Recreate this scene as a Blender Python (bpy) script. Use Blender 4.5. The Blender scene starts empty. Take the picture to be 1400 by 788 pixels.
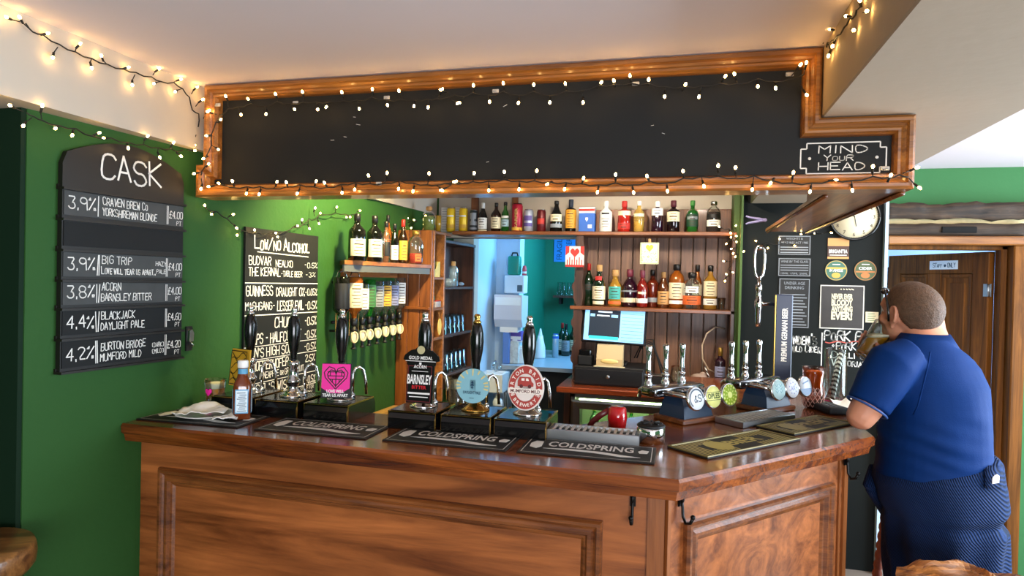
import bpy, bmesh, math, random
from mathutils import Vector, Matrix, noise
random.seed(7)
S = bpy.context.scene
COL = S.collection
PI = math.pi

# ------------------------------------------------------------------ camera, light, exposure
# world frame: X runs along the front of the bar (to the right), Y runs into the bar, Z up; metres
EYE = 1.6
FPX = 900.0
cam_d = bpy.data.cameras.new('camera')
cam_d.sensor_width = 36.0
cam_d.lens = FPX / 1400 * 36.0
cam_d.clip_start = 0.05
cam = bpy.data.objects.new('camera', cam_d)
COL.objects.link(cam)
CM = (Matrix.Rotation(math.radians(14.6), 3, 'Z') @ Matrix.Rotation(math.radians(90 - .66), 3, 'X')
      @ Matrix.Rotation(math.radians(1.3), 3, 'Z'))
cam.matrix_world = Matrix.Translation((0, 0, EYE)) @ CM.to_4x4()
S.camera = cam

S.view_settings.view_transform = 'Standard'
S.view_settings.look = 'None'
S.view_settings.exposure = 0.46
S.view_settings.gamma = 1.0
S.view_settings.use_curve_mapping = False
S.cycles.max_bounces = 8
S.cycles.transparent_max_bounces = 16
S.cycles.sample_clamp_indirect = 4.0
S.cycles.use_denoising = True
S.cycles.caustics_reflective = False
S.cycles.caustics_refractive = False

world = bpy.data.worlds.new('daylight')
S.world = world
world.use_nodes = True
bg = world.node_tree.nodes['Background']
bg.inputs['Color'].default_value = (0.80, 0.88, 1.0, 1)
bg.inputs['Strength'].default_value = 0.9

def area(name, loc, aim, size, size_y, power, color):
    d = bpy.data.lights.new(name, 'AREA')
    d.shape = 'RECTANGLE'; d.size = size; d.size_y = size_y
    d.energy = power; d.color = color
    o = bpy.data.objects.new(name, d); COL.objects.link(o)
    o.location = loc
    o.rotation_euler = (Vector(aim) - Vector(loc)).to_track_quat('-Z', 'Y').to_euler()
    return o

# daylight through the windows of the room (behind and to the right of the viewer)
area('rear_window_daylight', (1.2, -2.35, 1.35), (0.0, 0.4, 2.5), 2.6, 1.5, 135, (0.90, 0.93, 1.0))
area('side_window_daylight', (3.05, 2.6, 1.35), (0.5, 2.3, 1.25), 2.1, 1.4, 150, (0.70, 0.85, 1.0))
# daylight in the room behind the bar and in the store beyond the door
area('kitchen_window_daylight', (-0.35, 5.25, 2.1), (-1.4, 4.9, 1.2), 0.7, 0.9, 34, (0.22, 0.58, 1.0))
area('store_window_daylight', (2.6, 5.6, 1.5), (1.4, 5.6, 1.4), 0.9, 0.9, 30, (0.50, 0.68, 1.0))
def spot(name, loc, aim, power, color, cone=110, r=.05):
    d = bpy.data.lights.new(name, 'SPOT'); d.energy = power; d.color = color; d.spot_size = math.radians(cone); d.spot_blend = .6; d.shadow_soft_size = r
    o = bpy.data.objects.new(name, d); COL.objects.link(o); o.location = loc
    o.rotation_euler = (Vector(aim) - Vector(loc)).to_track_quat('-Z', 'Y').to_euler()
# warm ceiling lamps over the bar, above the bulkhead's lower edge
BAR_LAMPS = [(-1.15, 2.75, 2.245), (-.45, 3.05, 2.245), (.12, 2.85, 2.245)]
DOOR_FILL = (1.75, 2.3, 2.245)  # added out of view to brighten the door and the green wall
spot('door_fill_light', DOOR_FILL, (1.5, 4.3, .9), 52, (1.0, .84, .62), 130)
spot('bar_lamp_light', BAR_LAMPS[0], (-1.75, 3.0, 1.5), 115, (1.0, .80, .36))
spot('bar_lamp_light', BAR_LAMPS[1], (-.35, 4.1, 1.25), 50, (1.0, .86, .66))
spot('bar_lamp_light', BAR_LAMPS[2], (.3, 4.0, 1.3), 32, (1.0, .88, .70))

# ------------------------------------------------------------------ measuring helpers
def ray(px, py):
    return CM @ Vector(((px - 700) / FPX, -(py - 394) / FPX, -1))

def at(px, py, x=None, y=None, z=None, d=None):
    """the point of a plane of the room seen along one sight line"""
    r = ray(px, py)
    if z is not None: t = (z - EYE) / r.z
    elif y is not None: t = y / r.y
    elif d is not None: t = d
    else: t = x / r.x
    return Vector((0, 0, EYE)) + r * t

WALL_U0, WALL_V0, WALL_K = -1.78, 1.8, 0.067
def wall_u(v): return WALL_U0 + WALL_K * (v - WALL_V0)
def at_wall(px, py, off=0.0):
    r = ray(px, py)
    t = (WALL_U0 + off - WALL_K * WALL_V0) / (r.x - WALL_K * r.y)
    return Vector((0, 0, EYE)) + r * t

# ------------------------------------------------------------------ materials
def C(h):
    h = h.lstrip('#')
    out = []
    for i in (0, 2, 4):
        c = int(h[i:i + 2], 16) / 255
        out.append(c / 12.92 if c <= 0.04045 else ((c + 0.055) / 1.055) ** 2.4)
    return (*out, 1)

MATS = {}
def mat(name, col='#808080', rough=.5, metal=0, trans=0, ior=1.45, emit=0, ecol=None, coat=0, var=0.0, vscale=6, bump=0.0, bscale=60, alpha=1, spec=.5, sheen=0):
    if name in MATS: return MATS[name]
    m = bpy.data.materials.new(name); m.use_nodes = True
    nt = m.node_tree; b = nt.nodes['Principled BSDF']
    c = C(col) if isinstance(col, str) else (*col[:3], 1)
    b.inputs['Base Color'].default_value = c
    b.inputs['Roughness'].default_value = rough
    b.inputs['Metallic'].default_value = metal
    b.inputs['Transmission Weight'].default_value = trans
    b.inputs['IOR'].default_value = ior
    b.inputs['Coat Weight'].default_value = coat
    b.inputs['Coat Roughness'].default_value = .1
    b.inputs['Alpha'].default_value = alpha
    b.inputs['Specular IOR Level'].default_value = spec
    if sheen: b.inputs['Sheen Weight'].default_value = sheen
    if emit:
        b.inputs['Emission Color'].default_value = C(ecol) if ecol else c
        b.inputs['Emission Strength'].default_value = emit
    if var or bump:
        tc = nt.nodes.new('ShaderNodeTexCoord')
    if var:
        n = nt.nodes.new('ShaderNodeTexNoise'); n.inputs['Scale'].default_value = vscale; n.inputs['Detail'].default_value = 5
        nt.links.new(tc.outputs['Object'], n.inputs['Vector'])
        mx = nt.nodes.new('ShaderNodeMix'); mx.data_type = 'RGBA'
        mx.inputs[6].default_value = tuple(min(1, k * (1 - var)) for k in c[:3]) + (1,)
        mx.inputs[7].default_value = tuple(min(1, k * (1 + var)) for k in c[:3]) + (1,)
        nt.links.new(n.outputs['Fac'], mx.inputs[0]); nt.links.new(mx.outputs[2], b.inputs['Base Color'])
    if bump:
        n2 = nt.nodes.new('ShaderNodeTexNoise'); n2.inputs['Scale'].default_value = bscale; n2.inputs['Detail'].default_value = 4
        nt.links.new(tc.outputs['Object'], n2.inputs['Vector'])
        bp = nt.nodes.new('ShaderNodeBump'); bp.inputs['Strength'].default_value = bump; bp.inputs['Distance'].default_value = .01
        nt.links.new(n2.outputs['Fac'], bp.inputs['Height']); nt.links.new(bp.outputs['Normal'], b.inputs['Normal'])
    MATS[name] = m
    return m

def wood(name, dark, light, axis='X', grain=1.0, rough=.4, coat=0.0, contrast=(.32, .70), swirl=1.2, fine=.5):
    if name in MATS: return MATS[name]
    m = bpy.data.materials.new(name); m.use_nodes = True
    nt = m.node_tree; N = nt.nodes; L = nt.links
    b = N['Principled BSDF']
    tc = N.new('ShaderNodeTexCoord'); mp = N.new('ShaderNodeMapping')
    s = [16 * grain] * 3; s['XYZ'.index(axis)] = 1.1 * grain
    mp.inputs['Scale'].default_value = s
    L.new(tc.outputs['Object'], mp.inputs['Vector'])
    n = N.new('ShaderNodeTexNoise'); n.inputs['Scale'].default_value = 1.0; n.inputs['Detail'].default_value = 7
    n.inputs['Roughness'].default_value = .62; n.inputs['Distortion'].default_value = swirl
    L.new(mp.outputs['Vector'], n.inputs['Vector'])
    mp2 = N.new('ShaderNodeMapping'); s2 = [150 * grain] * 3; s2['XYZ'.index(axis)] = 5 * grain
    mp2.inputs['Scale'].default_value = s2
    L.new(tc.outputs['Object'], mp2.inputs['Vector'])
    n2 = N.new('ShaderNodeTexNoise'); n2.inputs['Scale'].default_value = 1.0; n2.inputs['Detail'].default_value = 3
    L.new(mp2.outputs['Vector'], n2.inputs['Vector'])
    r = N.new('ShaderNodeValToRGB')
    r.color_ramp.elements[0].position = contrast[0]; r.color_ramp.elements[0].color = C(dark)
    r.color_ramp.elements[1].position = contrast[1]; r.color_ramp.elements[1].color = C(light)
    L.new(n.outputs['Fac'], r.inputs['Fac'])
    mx = N.new('ShaderNodeMix'); mx.data_type = 'RGBA'; mx.blend_type = 'MULTIPLY'; mx.inputs[0].default_value = fine
    r2 = N.new('ShaderNodeValToRGB'); r2.color_ramp.elements[0].position = .3; r2.color_ramp.elements[0].color = (.35, .32, .30, 1)
    r2.color_ramp.elements[1].position = .62; r2.color_ramp.elements[1].color = (1, 1, 1, 1)
    L.new(n2.outputs['Fac'], r2.inputs['Fac'])
    L.new(r.outputs['Color'], mx.inputs[6]); L.new(r2.outputs['Color'], mx.inputs[7])
    L.new(mx.outputs[2], b.inputs['Base Color'])
    b.inputs['Roughness'].default_value = rough
    b.inputs['Coat Weight'].default_value = coat; b.inputs['Coat Roughness'].default_value = .12
    bp = N.new('ShaderNodeBump'); bp.inputs['Strength'].default_value = .12; bp.inputs['Distance'].default_value = .004
    L.new(n2.outputs['Fac'], bp.inputs['Height']); L.new(bp.outputs['Normal'], b.inputs['Normal'])
    MATS[name] = m
    return m

W_top_x = wood('counter wood along the bar', '#4a1e0c', '#a8581f', 'X', 1, .20, .6)
W_front = wood('bar front veneer', '#5e2d11', '#ba6d38', 'X', .42, .34, .3, (.3, .72), 3.2, .28)
W_front_v = wood('bar front stile', '#5e2d11', '#a5622f', 'Z', .8, .36, .25, (.3, .75), 1.0, .3)
W_mould = wood('bar moulding', '#4d2410', '#97582a', 'X', 1.2, .30, .4)
W_orange = wood('oak frame', '#6a3a14', '#ba7a34', 'X', 1.3, .35, .35)
W_orange_z = wood('oak frame upright', '#6a3a14', '#ba7a34', 'Z', 1.3, .35, .35)
W_shelf = wood('pine shelf', '#5d3216', '#a05c2a', 'X', 1.1, .4, .2)
W_shelf_y = wood('pine shelf along the wall', '#6a3a18', '#b5743a', 'Y', 1.1, .4, .2)
W_board = wood('stained boards', '#4a2e20', '#8a6248', 'Z', .9, .5, .1, (.3, .72), 1.6)
W_panel = wood('stained side boards', '#5d2f12', '#a3602a', 'Z', .7, .45, .15, (.3, .72), 1.6)
W_dark = wood('dark stained wood', '#2b170d', '#5a3420', 'Z', 1, .45, .15)
W_door = wood('old door wood', '#3c230a', '#8f5820', 'Z', .8, .6, 0, (.3, .75), 1.4)
W_door.node_tree.nodes['Principled BSDF'].inputs['Specular IOR Level'].default_value = .15
W_lintel = wood('old weathered oak', '#120d09', '#4f3a26', 'X', 1.2, .75, 0, (.32, .72), 2.5)
W_light = wood('pale counter wood', '#a5713a', '#d7a763', 'Y', .9, .3, .3)
W_stool = wood('stool seat wood', '#4f2f16', '#9a6a37', 'X', 1.2, .35, .3)
W_red = wood('red turned wood', '#5b1f12', '#a1533a', 'Z', 1.2, .3, .4)
W_carve = wood('carved orange wood', '#5a2c10', '#c98443', 'X', 1.4, .35, .3, (.35, .6), 3.0)
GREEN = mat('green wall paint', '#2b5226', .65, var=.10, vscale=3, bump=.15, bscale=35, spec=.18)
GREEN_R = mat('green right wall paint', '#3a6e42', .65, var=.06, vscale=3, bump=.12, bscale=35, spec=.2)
BEAM = mat('beam plaster', '#b3a18c', .75, var=.03, vscale=2, bump=.12, bscale=18)
CREAM = mat('cream plaster', '#bdb2a2', .75, var=.03, vscale=2, bump=.12, bscale=18)
CEIL = mat('ceiling plaster', '#e6d9da', .8, var=.03, vscale=2, bump=.12, bscale=12)
KWALL = mat('pale kitchen paint', '#bcd6ea', .7, var=.02)
KGREEN = mat('dark green kitchen paint', '#0d7357', .6, var=.04)
CHALK_B = mat('chalkboard', '#151718', .66, var=.25, vscale=4, bump=.03, spec=.3)
SHADE_GREEN = mat('green recess paint with shade', '#0d2415', .7, spec=.2)  # wall green darkened: the recess's shade is put into the colour
CHALK_DUST = mat('dusty chalkboard', '#3b3d3d', .7, var=.3, vscale=18)
PANEL_B = mat('dark chalkboard wall paint', '#0c110f', .65, spec=.25, var=.12, vscale=4)
WHITE = mat('chalk white', '#efeeea', .8)
CHALK_W = mat('chalk marks', '#e6e4de', .9)
BLACK = mat('black gloss', '#08090a', .18, coat=.3)
BLACKM = mat('black matt', '#0c0c0d', .55)
RUBBER = mat('black rubber', '#101010', .6, bump=.1, bscale=200)
CHROME = mat('chrome', '#d9dadb', .08, 1)
STEEL = mat('brushed steel', '#a9acae', .28, 1)
BRASS = mat('brass', '#c9a052', .18, 1)
GOLD = mat('gold print', '#b8a45a', .45, .2)
IRON = mat('black iron', '#121110', .4, .6)
PAPER = mat('white paper', '#f2f0ea', .8)
def thin_glass(name, tint='#f2f7f5', body=0.0, bcol=None, refl=1.0):
    """thin-walled glass: a tinted see-through layer, a reflecting skin and, for tinted glass, some body colour"""
    if name in MATS: return MATS[name]
    m = bpy.data.materials.new(name); m.use_nodes = True
    nt = m.node_tree; N = nt.nodes; L = nt.links; N.remove(N['Principled BSDF']); out = N['Material Output']
    tr = N.new('ShaderNodeBsdfTransparent'); tr.inputs['Color'].default_value = C(tint)
    src = tr.outputs[0]
    if body:
        p = N.new('ShaderNodeBsdfPrincipled'); p.inputs['Base Color'].default_value = C(bcol or tint); p.inputs['Roughness'].default_value = .15
        mx = N.new('ShaderNodeMixShader'); mx.inputs[0].default_value = body; L.new(src, mx.inputs[1]); L.new(p.outputs[0], mx.inputs[2]); src = mx.outputs[0]
    g = N.new('ShaderNodeBsdfGlossy'); g.inputs['Roughness'].default_value = .04; g.inputs['Color'].default_value = (1, 1, 1, 1)
    lw = N.new('ShaderNodeLayerWeight'); lw.inputs['Blend'].default_value = .22
    ma = N.new('ShaderNodeMath'); ma.operation = 'MULTIPLY_ADD'; ma.inputs[1].default_value = .75 * refl; ma.inputs[2].default_value = .03; ma.use_clamp = True
    L.new(lw.outputs['Fresnel'], ma.inputs[0])
    m2 = N.new('ShaderNodeMixShader'); L.new(ma.outputs[0], m2.inputs[0]); L.new(src, m2.inputs[1]); L.new(g.outputs[0], m2.inputs[2])
    L.new(m2.outputs[0], out.inputs['Surface'])
    MATS[name] = m
    return m
GLASS = thin_glass('clear glass')
SKIN_M = None

# ------------------------------------------------------------------ mesh helper
class MB:
    def __init__(s):
        s.v = []; s.f = []; s.m = []; s.s = []
    def add(s, verts, faces, m=0, sm=False, T=None):
        o = len(s.v)
        if T is not None: verts = [T @ Vector(p) for p in verts]
        s.v += [tuple(p) for p in verts]
        for f in faces:
            s.f.append(tuple(i + o for i in f)); s.m.append(m); s.s.append(sm)
        return s
    def box(s, c, size, bev=0.0, m=0, rz=0, T=None, seg=1):
        bm = bmesh.new(); bmesh.ops.create_cube(bm, size=1)
        bmesh.ops.scale(bm, vec=size, verts=bm.verts)
        if bev > 0:
            bev = min(bev, min(size) * .45)
            bmesh.ops.bevel(bm, geom=bm.edges[:], offset=bev, segments=seg, affect='EDGES', profile=.5)
        M = Matrix.Translation(c) @ Matrix.Rotation(rz, 4, 'Z')
        if T is not None: M = T @ M
        bm.verts.index_update()
        s.add([M @ v.co for v in bm.verts], [[v.index for v in f.verts] for f in bm.faces], m, seg > 1)
        bm.free(); return s
    def b2(s, p, q, bev=0.0, m=0):
        c = [(a + b) / 2 for a, b in zip(p, q)]; z = [abs(a - b) for a, b in zip(p, q)]
        return s.box(c, z, bev, m)
    def lathe(s, prof, n=20, c=(0, 0, 0), m=0, sm=True, T=None, cap=True, a0=0.0, a1=2 * PI):
        full = abs(a1 - a0 - 2 * PI) < 1e-6
        k = n if full else n + 1
        vs = []; fs = []
        for (r, z) in prof:
            for i in range(k):
                a = a0 + (a1 - a0) * i / n
                vs.append((c[0] + r * math.cos(a), c[1] + r * math.sin(a), c[2] + z))
        for j in range(len(prof) - 1):
            for i in range(n):
                i2 = (i + 1) % k
                fs.append((j * k + i, j * k + i2, (j + 1) * k + i2, (j + 1) * k + i))
        if cap and full:
            if prof[0][0] > 1e-6: fs.append(tuple(range(k))[::-1])
            if prof[-1][0] > 1e-6: fs.append(tuple(range((len(prof) - 1) * k, len(prof) * k)))
        return s.add(vs, fs, m, sm, T)
    def tube(s, pts, r=.01, n=8, m=0, sm=True, cap=True, closed=False, flat=1.0):
        pts = [Vector(p) for p in pts]; N = len(pts)
        R = r if isinstance(r, (list, tuple)) else [r] * N
        vs = []; fs = []; up = None
        for i, p in enumerate(pts):
            if closed: t = pts[(i + 1) % N] - pts[i - 1]
            else: t = pts[min(i + 1, N - 1)] - pts[max(i - 1, 0)]
            if t.length < 1e-9: t = Vector((0, 0, 1))
            t.normalize()
            if up is None:
                up = Vector((0, 0, 1)) if abs(t.z) < .9 else Vector((1, 0, 0))
            x = up - t * up.dot(t)
            if x.length < 1e-6: x = t.orthogonal()
            x.normalize(); up = x; y = t.cross(x)
            for k in range(n):
                a = 2 * PI * k / n
                vs.append(p + x * (R[i] * math.cos(a)) + y * (R[i] * flat * math.sin(a)))
        for i in range(N if closed else N - 1):
            j = (i + 1) % N
            for k in range(n):
                k2 = (k + 1) % n
                fs.append((i * n + k, i * n + k2, j * n + k2, j * n + k))
        if cap and not closed:
            fs.append(tuple(range(n))[::-1]); fs.append(tuple(range((N - 1) * n, N * n)))
        return s.add(vs, fs, m, sm)
    def ext(s, poly, O, ax, ay, depth, m=0, sm=False):
        """a polygon in the plane (O, ax, ay), thickened by depth along ax x ay"""
        O = Vector(O); ax = Vector(ax).normalized(); ay = Vector(ay).normalized(); nn = ax.cross(ay).normalized()
        n = len(poly)
        a = [O + ax * p[0] + ay * p[1] for p in poly]; b = [p + nn * depth for p in a]
        fs = [tuple(range(n))[::-1], tuple(range(n, 2 * n))]
        fs += [(i, (i + 1) % n, n + (i + 1) % n, n + i) for i in range(n)]
        return s.add(a + b, fs, m, sm)
    def prism(s, poly, z0, z1, m=0):
        return s.ext(poly, (0, 0, z0), (1, 0, 0), (0, 1, 0), z1 - z0, m)
    def sphere(s, c, r, nu=16, nv=10, m=0, T=None):
        r = (r, r, r) if not isinstance(r, (tuple, list)) else r
        prof = [(math.sin(PI * j / nv), -math.cos(PI * j / nv)) for j in range(nv + 1)]
        M = Matrix.Translation(c) @ Matrix.Diagonal((*r, 1))
        if T is not None: M = T @ M
        vs = [(0, 0, -1)]; fs = []
        for j in range(1, nv):
            for i in range(nu):
                a = 2 * PI * i / nu
                vs.append((prof[j][0] * math.cos(a), prof[j][0] * math.sin(a), prof[j][1]))
        vs.append((0, 0, 1)); top = len(vs) - 1
        for i in range(nu):
            i2 = (i + 1) % nu
            fs.append((0, 1 + i2, 1 + i))
            for j in range(nv - 2):
                a = 1 + j * nu
                fs.append((a + i, a + i2, a + nu + i2, a + nu + i))
            fs.append((1 + (nv - 2) * nu + i, 1 + (nv - 2) * nu + i2, top))
        return s.add([M @ Vector(p) for p in vs], fs, m, True)
    def mould(s, path, prof, O, ax, ay, closed=True, m=0):
        """sweep prof [(inward offset, height)] round a path in the plane (O, ax, ay), mitred; path is counter-clockwise"""
        O = Vector(O); ax = Vector(ax).normalized(); ay = Vector(ay).normalized(); nn = ax.cross(ay).normalized()
        n = len(path); P = [Vector((p[0], p[1])) for p in path]; vs = []
        for i in range(n):
            def nrm(a, b):
                d = (b - a).normalized(); return Vector((-d.y, d.x))
            if closed or 0 < i < n - 1:
                n1 = nrm(P[i - 1], P[i]); n2 = nrm(P[i], P[(i + 1) % n])
                mt = (n1 + n2); mt = mt / max(1e-6, mt.dot(n1))
            else:
                mt = nrm(P[0], P[1]) if i == 0 else nrm(P[-2], P[-1])
            for (o, h) in prof:
                q = P[i] + mt * o
                vs.append(O + ax * q.x + ay * q.y + nn * h)
        k = len(prof); fs = []
        for i in range(n if closed else n - 1):
            j = (i + 1) % n
            for a in range(k - 1):
                fs.append((i * k + a, j * k + a, j * k + a + 1, i * k + a + 1))
        if not closed:
            fs.append(tuple(range(k))); fs.append(tuple(range((n - 1) * k, n * k))[::-1])
        return s.add(vs, fs, m)
    def build(s, name, mats, parent=None, loc=None, shift=None, fix=True):
        me = bpy.data.meshes.new(name)
        vs = s.v
        if shift is not None:
            sh = Vector(shift); vs = [tuple(Vector(p) - sh) for p in vs]
        me.from_pydata(vs, [], s.f)
        if not isinstance(mats, (list, tuple)): mats = [mats]
        for x in mats: me.materials.append(x)
        for p, mi, sm in zip(me.polygons, s.m, s.s):
            p.material_index = min(mi, len(mats) - 1); p.use_smooth = sm
        if fix:
            bm = bmesh.new(); bm.from_mesh(me); bmesh.ops.recalc_face_normals(bm, faces=bm.faces); bm.to_mesh(me); bm.free()
        me.update()
        o = bpy.data.objects.new(name, me); COL.objects.link(o)
        if loc is not None: o.location = loc
        elif shift is not None: o.location = shift
        if parent is not None:
            o.parent = parent
        return o

def tag(o, label, cat, group=None, kind=None):
    o['label'] = label; o['category'] = cat
    if group: o['group'] = group
    if kind: o['kind'] = kind
    return o
def thing(name, label, cat, loc=(0, 0, 0), rz=0, group=None):
    o = bpy.data.objects.new(name, None); o.empty_display_size = .05
    COL.objects.link(o); o.location = loc; o.rotation_euler = (0, 0, rz)
    return tag(o, label, cat, group)
def struct(o):
    o['kind'] = 'structure'; return o
def dup(o, parent=None):
    c = o.copy(); COL.objects.link(c)
    if parent is not None: c.parent = parent
    for ch in list(o.children): dup(ch, c)
    return c

# ------------------------------------------------------------------ lettering: a hand-drawn stroke alphabet (x 0-4, y 0-6) and the built-in type
GL = {
'A': '00 26 40/12 32', 'B': '00 06/06 36 45 44 33 03/33 42 41 30 00', 'C': '45 36 16 05 01 10 30 41', 'D': '00 06 26 44 42 20 00',
'E': '46 06 00 40/03 33', 'F': '46 06 00/03 33', 'G': '45 36 16 05 01 10 30 41 43 23', 'H': '00 06/40 46/03 43', 'I': '20 26',
'J': '36 31 20 10 01', 'K': '00 06/46 03 40', 'L': '06 00 40', 'M': '00 06 23 46 40', 'N': '00 06 40 46',
'O': '16 05 01 10 30 41 45 36 16', 'P': '00 06 36 45 44 33 03', 'Q': '16 05 01 10 30 41 45 36 16/22 40', 'R': '00 06 36 45 44 33 03/23 40',
'S': '45 36 16 05 04 13 33 42 41 30 10 01', 'T': '06 46/26 20', 'U': '06 01 10 30 41 46', 'V': '06 20 46', 'W': '06 10 24 30 46',
'X': '00 46/06 40', 'Y': '06 23 46/23 20', 'Z': '06 46 00 40', '0': '16 05 01 10 30 41 45 36 16', '1': '15 26 20', '2': '05 16 36 45 44 00 40',
'3': '06 46 23 33 42 41 30 10 01', '4': '30 36 02 42', '5': '46 06 03 33 42 41 30 10 01', '6': '46 26 04 01 10 30 41 42 33 13 02',
'7': '06 46 10', '8': '13 04 05 16 36 45 44 33 13 02 01 10 30 41 42 33', '9': '40 42 45 36 16 05 04 13 33 44', '%': '00 46/05 16 15 05/31 41 40 30 31',
'.': '20 21', ',': '21 10', '-': '13 33', '\u00a3': '45 36 26 15 11 00 40/03 33', '(': '36 15 11 30', ')': '16 35 31 10', '!': '26 22/20 21', "'": '26 25',
'*': '22 33 24 13 22', '/': '00 46', '&': '40 15 26 35 02 10 20 42', ':': '21 22/24 25', '"': '16 14/36 34'}
def soften(pts):
    """round the corners of a curved stroke"""
    if len(pts) < 4: return pts
    shut = (pts[0] - pts[-1]).length < 1e-6
    out = [] if shut else [pts[0]]
    for a, b in zip(pts, pts[1:]): out += [a.lerp(b, .25), a.lerp(b, .75)]
    out = out + [out[0]] if shut else out + [pts[-1]]
    return out
ROUND = set('CGOQSJUDBPR023568&9')
def strokes(mb, text, O, ax, ay, h, w=None, gap=.28, th=.10, fit=None, jit=.05, m=0, off=.0006, seed=1):
    """text as thin raised strokes; O lower left, h capital height, fit total width; lower case draws as small capitals"""
    rnd = random.Random(seed + len(text)); O = Vector(O); ax = Vector(ax).normalized(); ay = Vector(ay).normalized()
    nn = ax.cross(ay).normalized()
    w = w or h * .62
    adv = 0; lay = []
    for ch in text:
        if ch == ' ': adv += w * .7; continue
        sc = .74 if ch.islower() else 1.0
        g = GL.get(ch.upper())
        if g is None: adv += w * .6; continue
        cw = w * sc * (.35 if ch.upper() in "I.,'!1:" else 1)
        lay.append((adv - (w * sc * .32 if ch.upper() in "I.,'!1:" else 0), sc, g, ch.upper() in ROUND)); adv += cw + w * gap
    k = (fit / max(adv - w * gap, 1e-6)) if fit else 1.0
    t = h * th / 2
    for (x0, sc, g, rnd_) in lay:
        dy = rnd.uniform(-jit, jit) * h; sl = rnd.uniform(-jit, jit)
        for st in g.split('/'):
            pts = []
            for q in st.split():
                yy = int(q[1]) / 6 * h * sc
                xx = (x0 + int(q[0]) / 4 * w * sc) * k + sl * yy
                pts.append(Vector((xx + rnd.uniform(-jit, jit) * h * .3, yy + dy)))
            if rnd_:
                if st.split()[0] == st.split()[-1]: pts[-1] = pts[0].copy()
                pts = soften(pts)
            for a, b in zip(pts, pts[1:]):
                d = (b - a)
                if d.length < 1e-7: continue
                d.normalize(); nrm = Vector((-d.y, d.x)) * t; a2 = a - d * t * .7; b2 = b + d * t * .7
                qs = [a2 - nrm, b2 - nrm, b2 + nrm, a2 + nrm]
                mb.add([O + ax * p.x + ay * p.y + nn * off for p in qs], [(0, 1, 2, 3)], m)
    return adv * k
def line(mb, a, b, O, ax, ay, t, m=0, off=.0006):
    O = Vector(O); ax = Vector(ax).normalized(); ay = Vector(ay).normalized(); nn = ax.cross(ay).normalized()
    a = Vector(a); b = Vector(b); d = (b - a).normalized(); n = Vector((-d.y, d.x)) * t / 2
    mb.add([O + ax * p.x + ay * p.y + nn * off for p in (a - n, b - n, b + n, a + n)], [(0, 1, 2, 3)], m)
def typeset(mb, text, O, ax, ay, h, fit=None, bold=0.0, center=False, m=0, off=.0006, sx=1.0):
    """printed lettering in the built-in typeface; O is the baseline start (or centre), h the capital height"""
    cu = bpy.data.curves.new('lettering', 'FONT'); cu.body = text; cu.size = 1.0; cu.resolution_u = 2
    cu.offset = bold
    ob = bpy.data.objects.new('lettering', cu)
    me = bpy.data.meshes.new_from_object(ob)
    xs = [v.co.x for v in me.vertices]
    if not xs: return
    x0, x1 = min(xs), max(xs); s = h / .70
    kx = (fit / (x1 - x0)) if fit else s * sx
    O = Vector(O); ax = Vector(ax).normalized(); ay = Vector(ay).normalized(); nn = ax.cross(ay).normalized()
    sh = -(x0 + x1) / 2 if center else -x0
    mb.add([O + ax * ((v.co.x + sh) * kx) + ay * (v.co.y * s) + nn * off for v in me.vertices], [tuple(p.vertices) for p in me.polygons], m)
    bpy.data.objects.remove(ob); bpy.data.curves.remove(cu); bpy.data.meshes.remove(me)
X, Y, Z = Vector((1, 0, 0)), Vector((0, 1, 0)), Vector((0, 0, 1))

# ================================================================== THE SETTING
CEIL_Z = 2.286
mb = MB(); mb.b2((-3, -2.6, -.1), (3.3, 7.2, 0)); struct(mb.build('floor', mat('worn floor', '#85776b', .55, var=.2)))
mb = MB(); mb.b2((-3, -2.6, CEIL_Z), (3.3, 7.2, CEIL_Z + .1)); struct(mb.build('ceiling', CEIL))
# left wall, turned a little off square, with an outside corner near the viewer
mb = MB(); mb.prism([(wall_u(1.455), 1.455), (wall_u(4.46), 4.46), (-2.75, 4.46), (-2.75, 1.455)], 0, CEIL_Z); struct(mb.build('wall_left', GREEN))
mb = MB(); mb.b2((-2.75, 1.440, 0), (wall_u(1.455) - .004, 1.4545, 2.054)); struct(mb.build('wall_recess', SHADE_GREEN))  # thin facing that carries the painted shade of the recess
mb = MB(); mb.b2((-2.9, -2.6, 0), (-2.75, 4.3, CEIL_Z)); struct(mb.build('wall_far_left', GREEN))
# boxed-in band along the top of the left wall
mb = MB(); mb.b2((-2.75, -2.6, 2.054), (-1.731, 2.30, CEIL_Z)); mb.prism([(-2.0, 2.30), (-1.70, 2.30), (-1.62, 4.2), (-2.0, 4.2)], 2.03, CEIL_Z)
struct(mb.build('trim_1', CREAM))
# ceiling beam running away from the viewer on the right
mb = MB(); mb.b2((.369, -2.6, 2.085), (.864, 4.2, CEIL_Z), .004); struct(mb.build('trim_2', BEAM))
# wall behind the bar with the way through to the kitchen, and the green wall round the door
mb = MB()
mb.b2((-1.75, 4.46, 0), (-1.45, 4.58, CEIL_Z)); mb.b2((-1.75, 4.2, 1.88), (-.68, 4.32, CEIL_Z)); mb.b2((-.68, 4.2, 0), (1.075, 4.32, CEIL_Z))
struct(mb.build('wall_back', CREAM))
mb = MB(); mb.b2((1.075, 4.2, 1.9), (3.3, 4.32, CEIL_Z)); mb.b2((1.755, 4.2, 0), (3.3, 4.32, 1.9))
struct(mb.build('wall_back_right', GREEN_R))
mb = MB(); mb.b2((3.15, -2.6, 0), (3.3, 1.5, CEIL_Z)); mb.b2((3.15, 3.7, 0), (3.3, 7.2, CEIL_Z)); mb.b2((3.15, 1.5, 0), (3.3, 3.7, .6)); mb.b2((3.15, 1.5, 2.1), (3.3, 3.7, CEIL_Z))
struct(mb.build('wall_right', GREEN_R))
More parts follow.
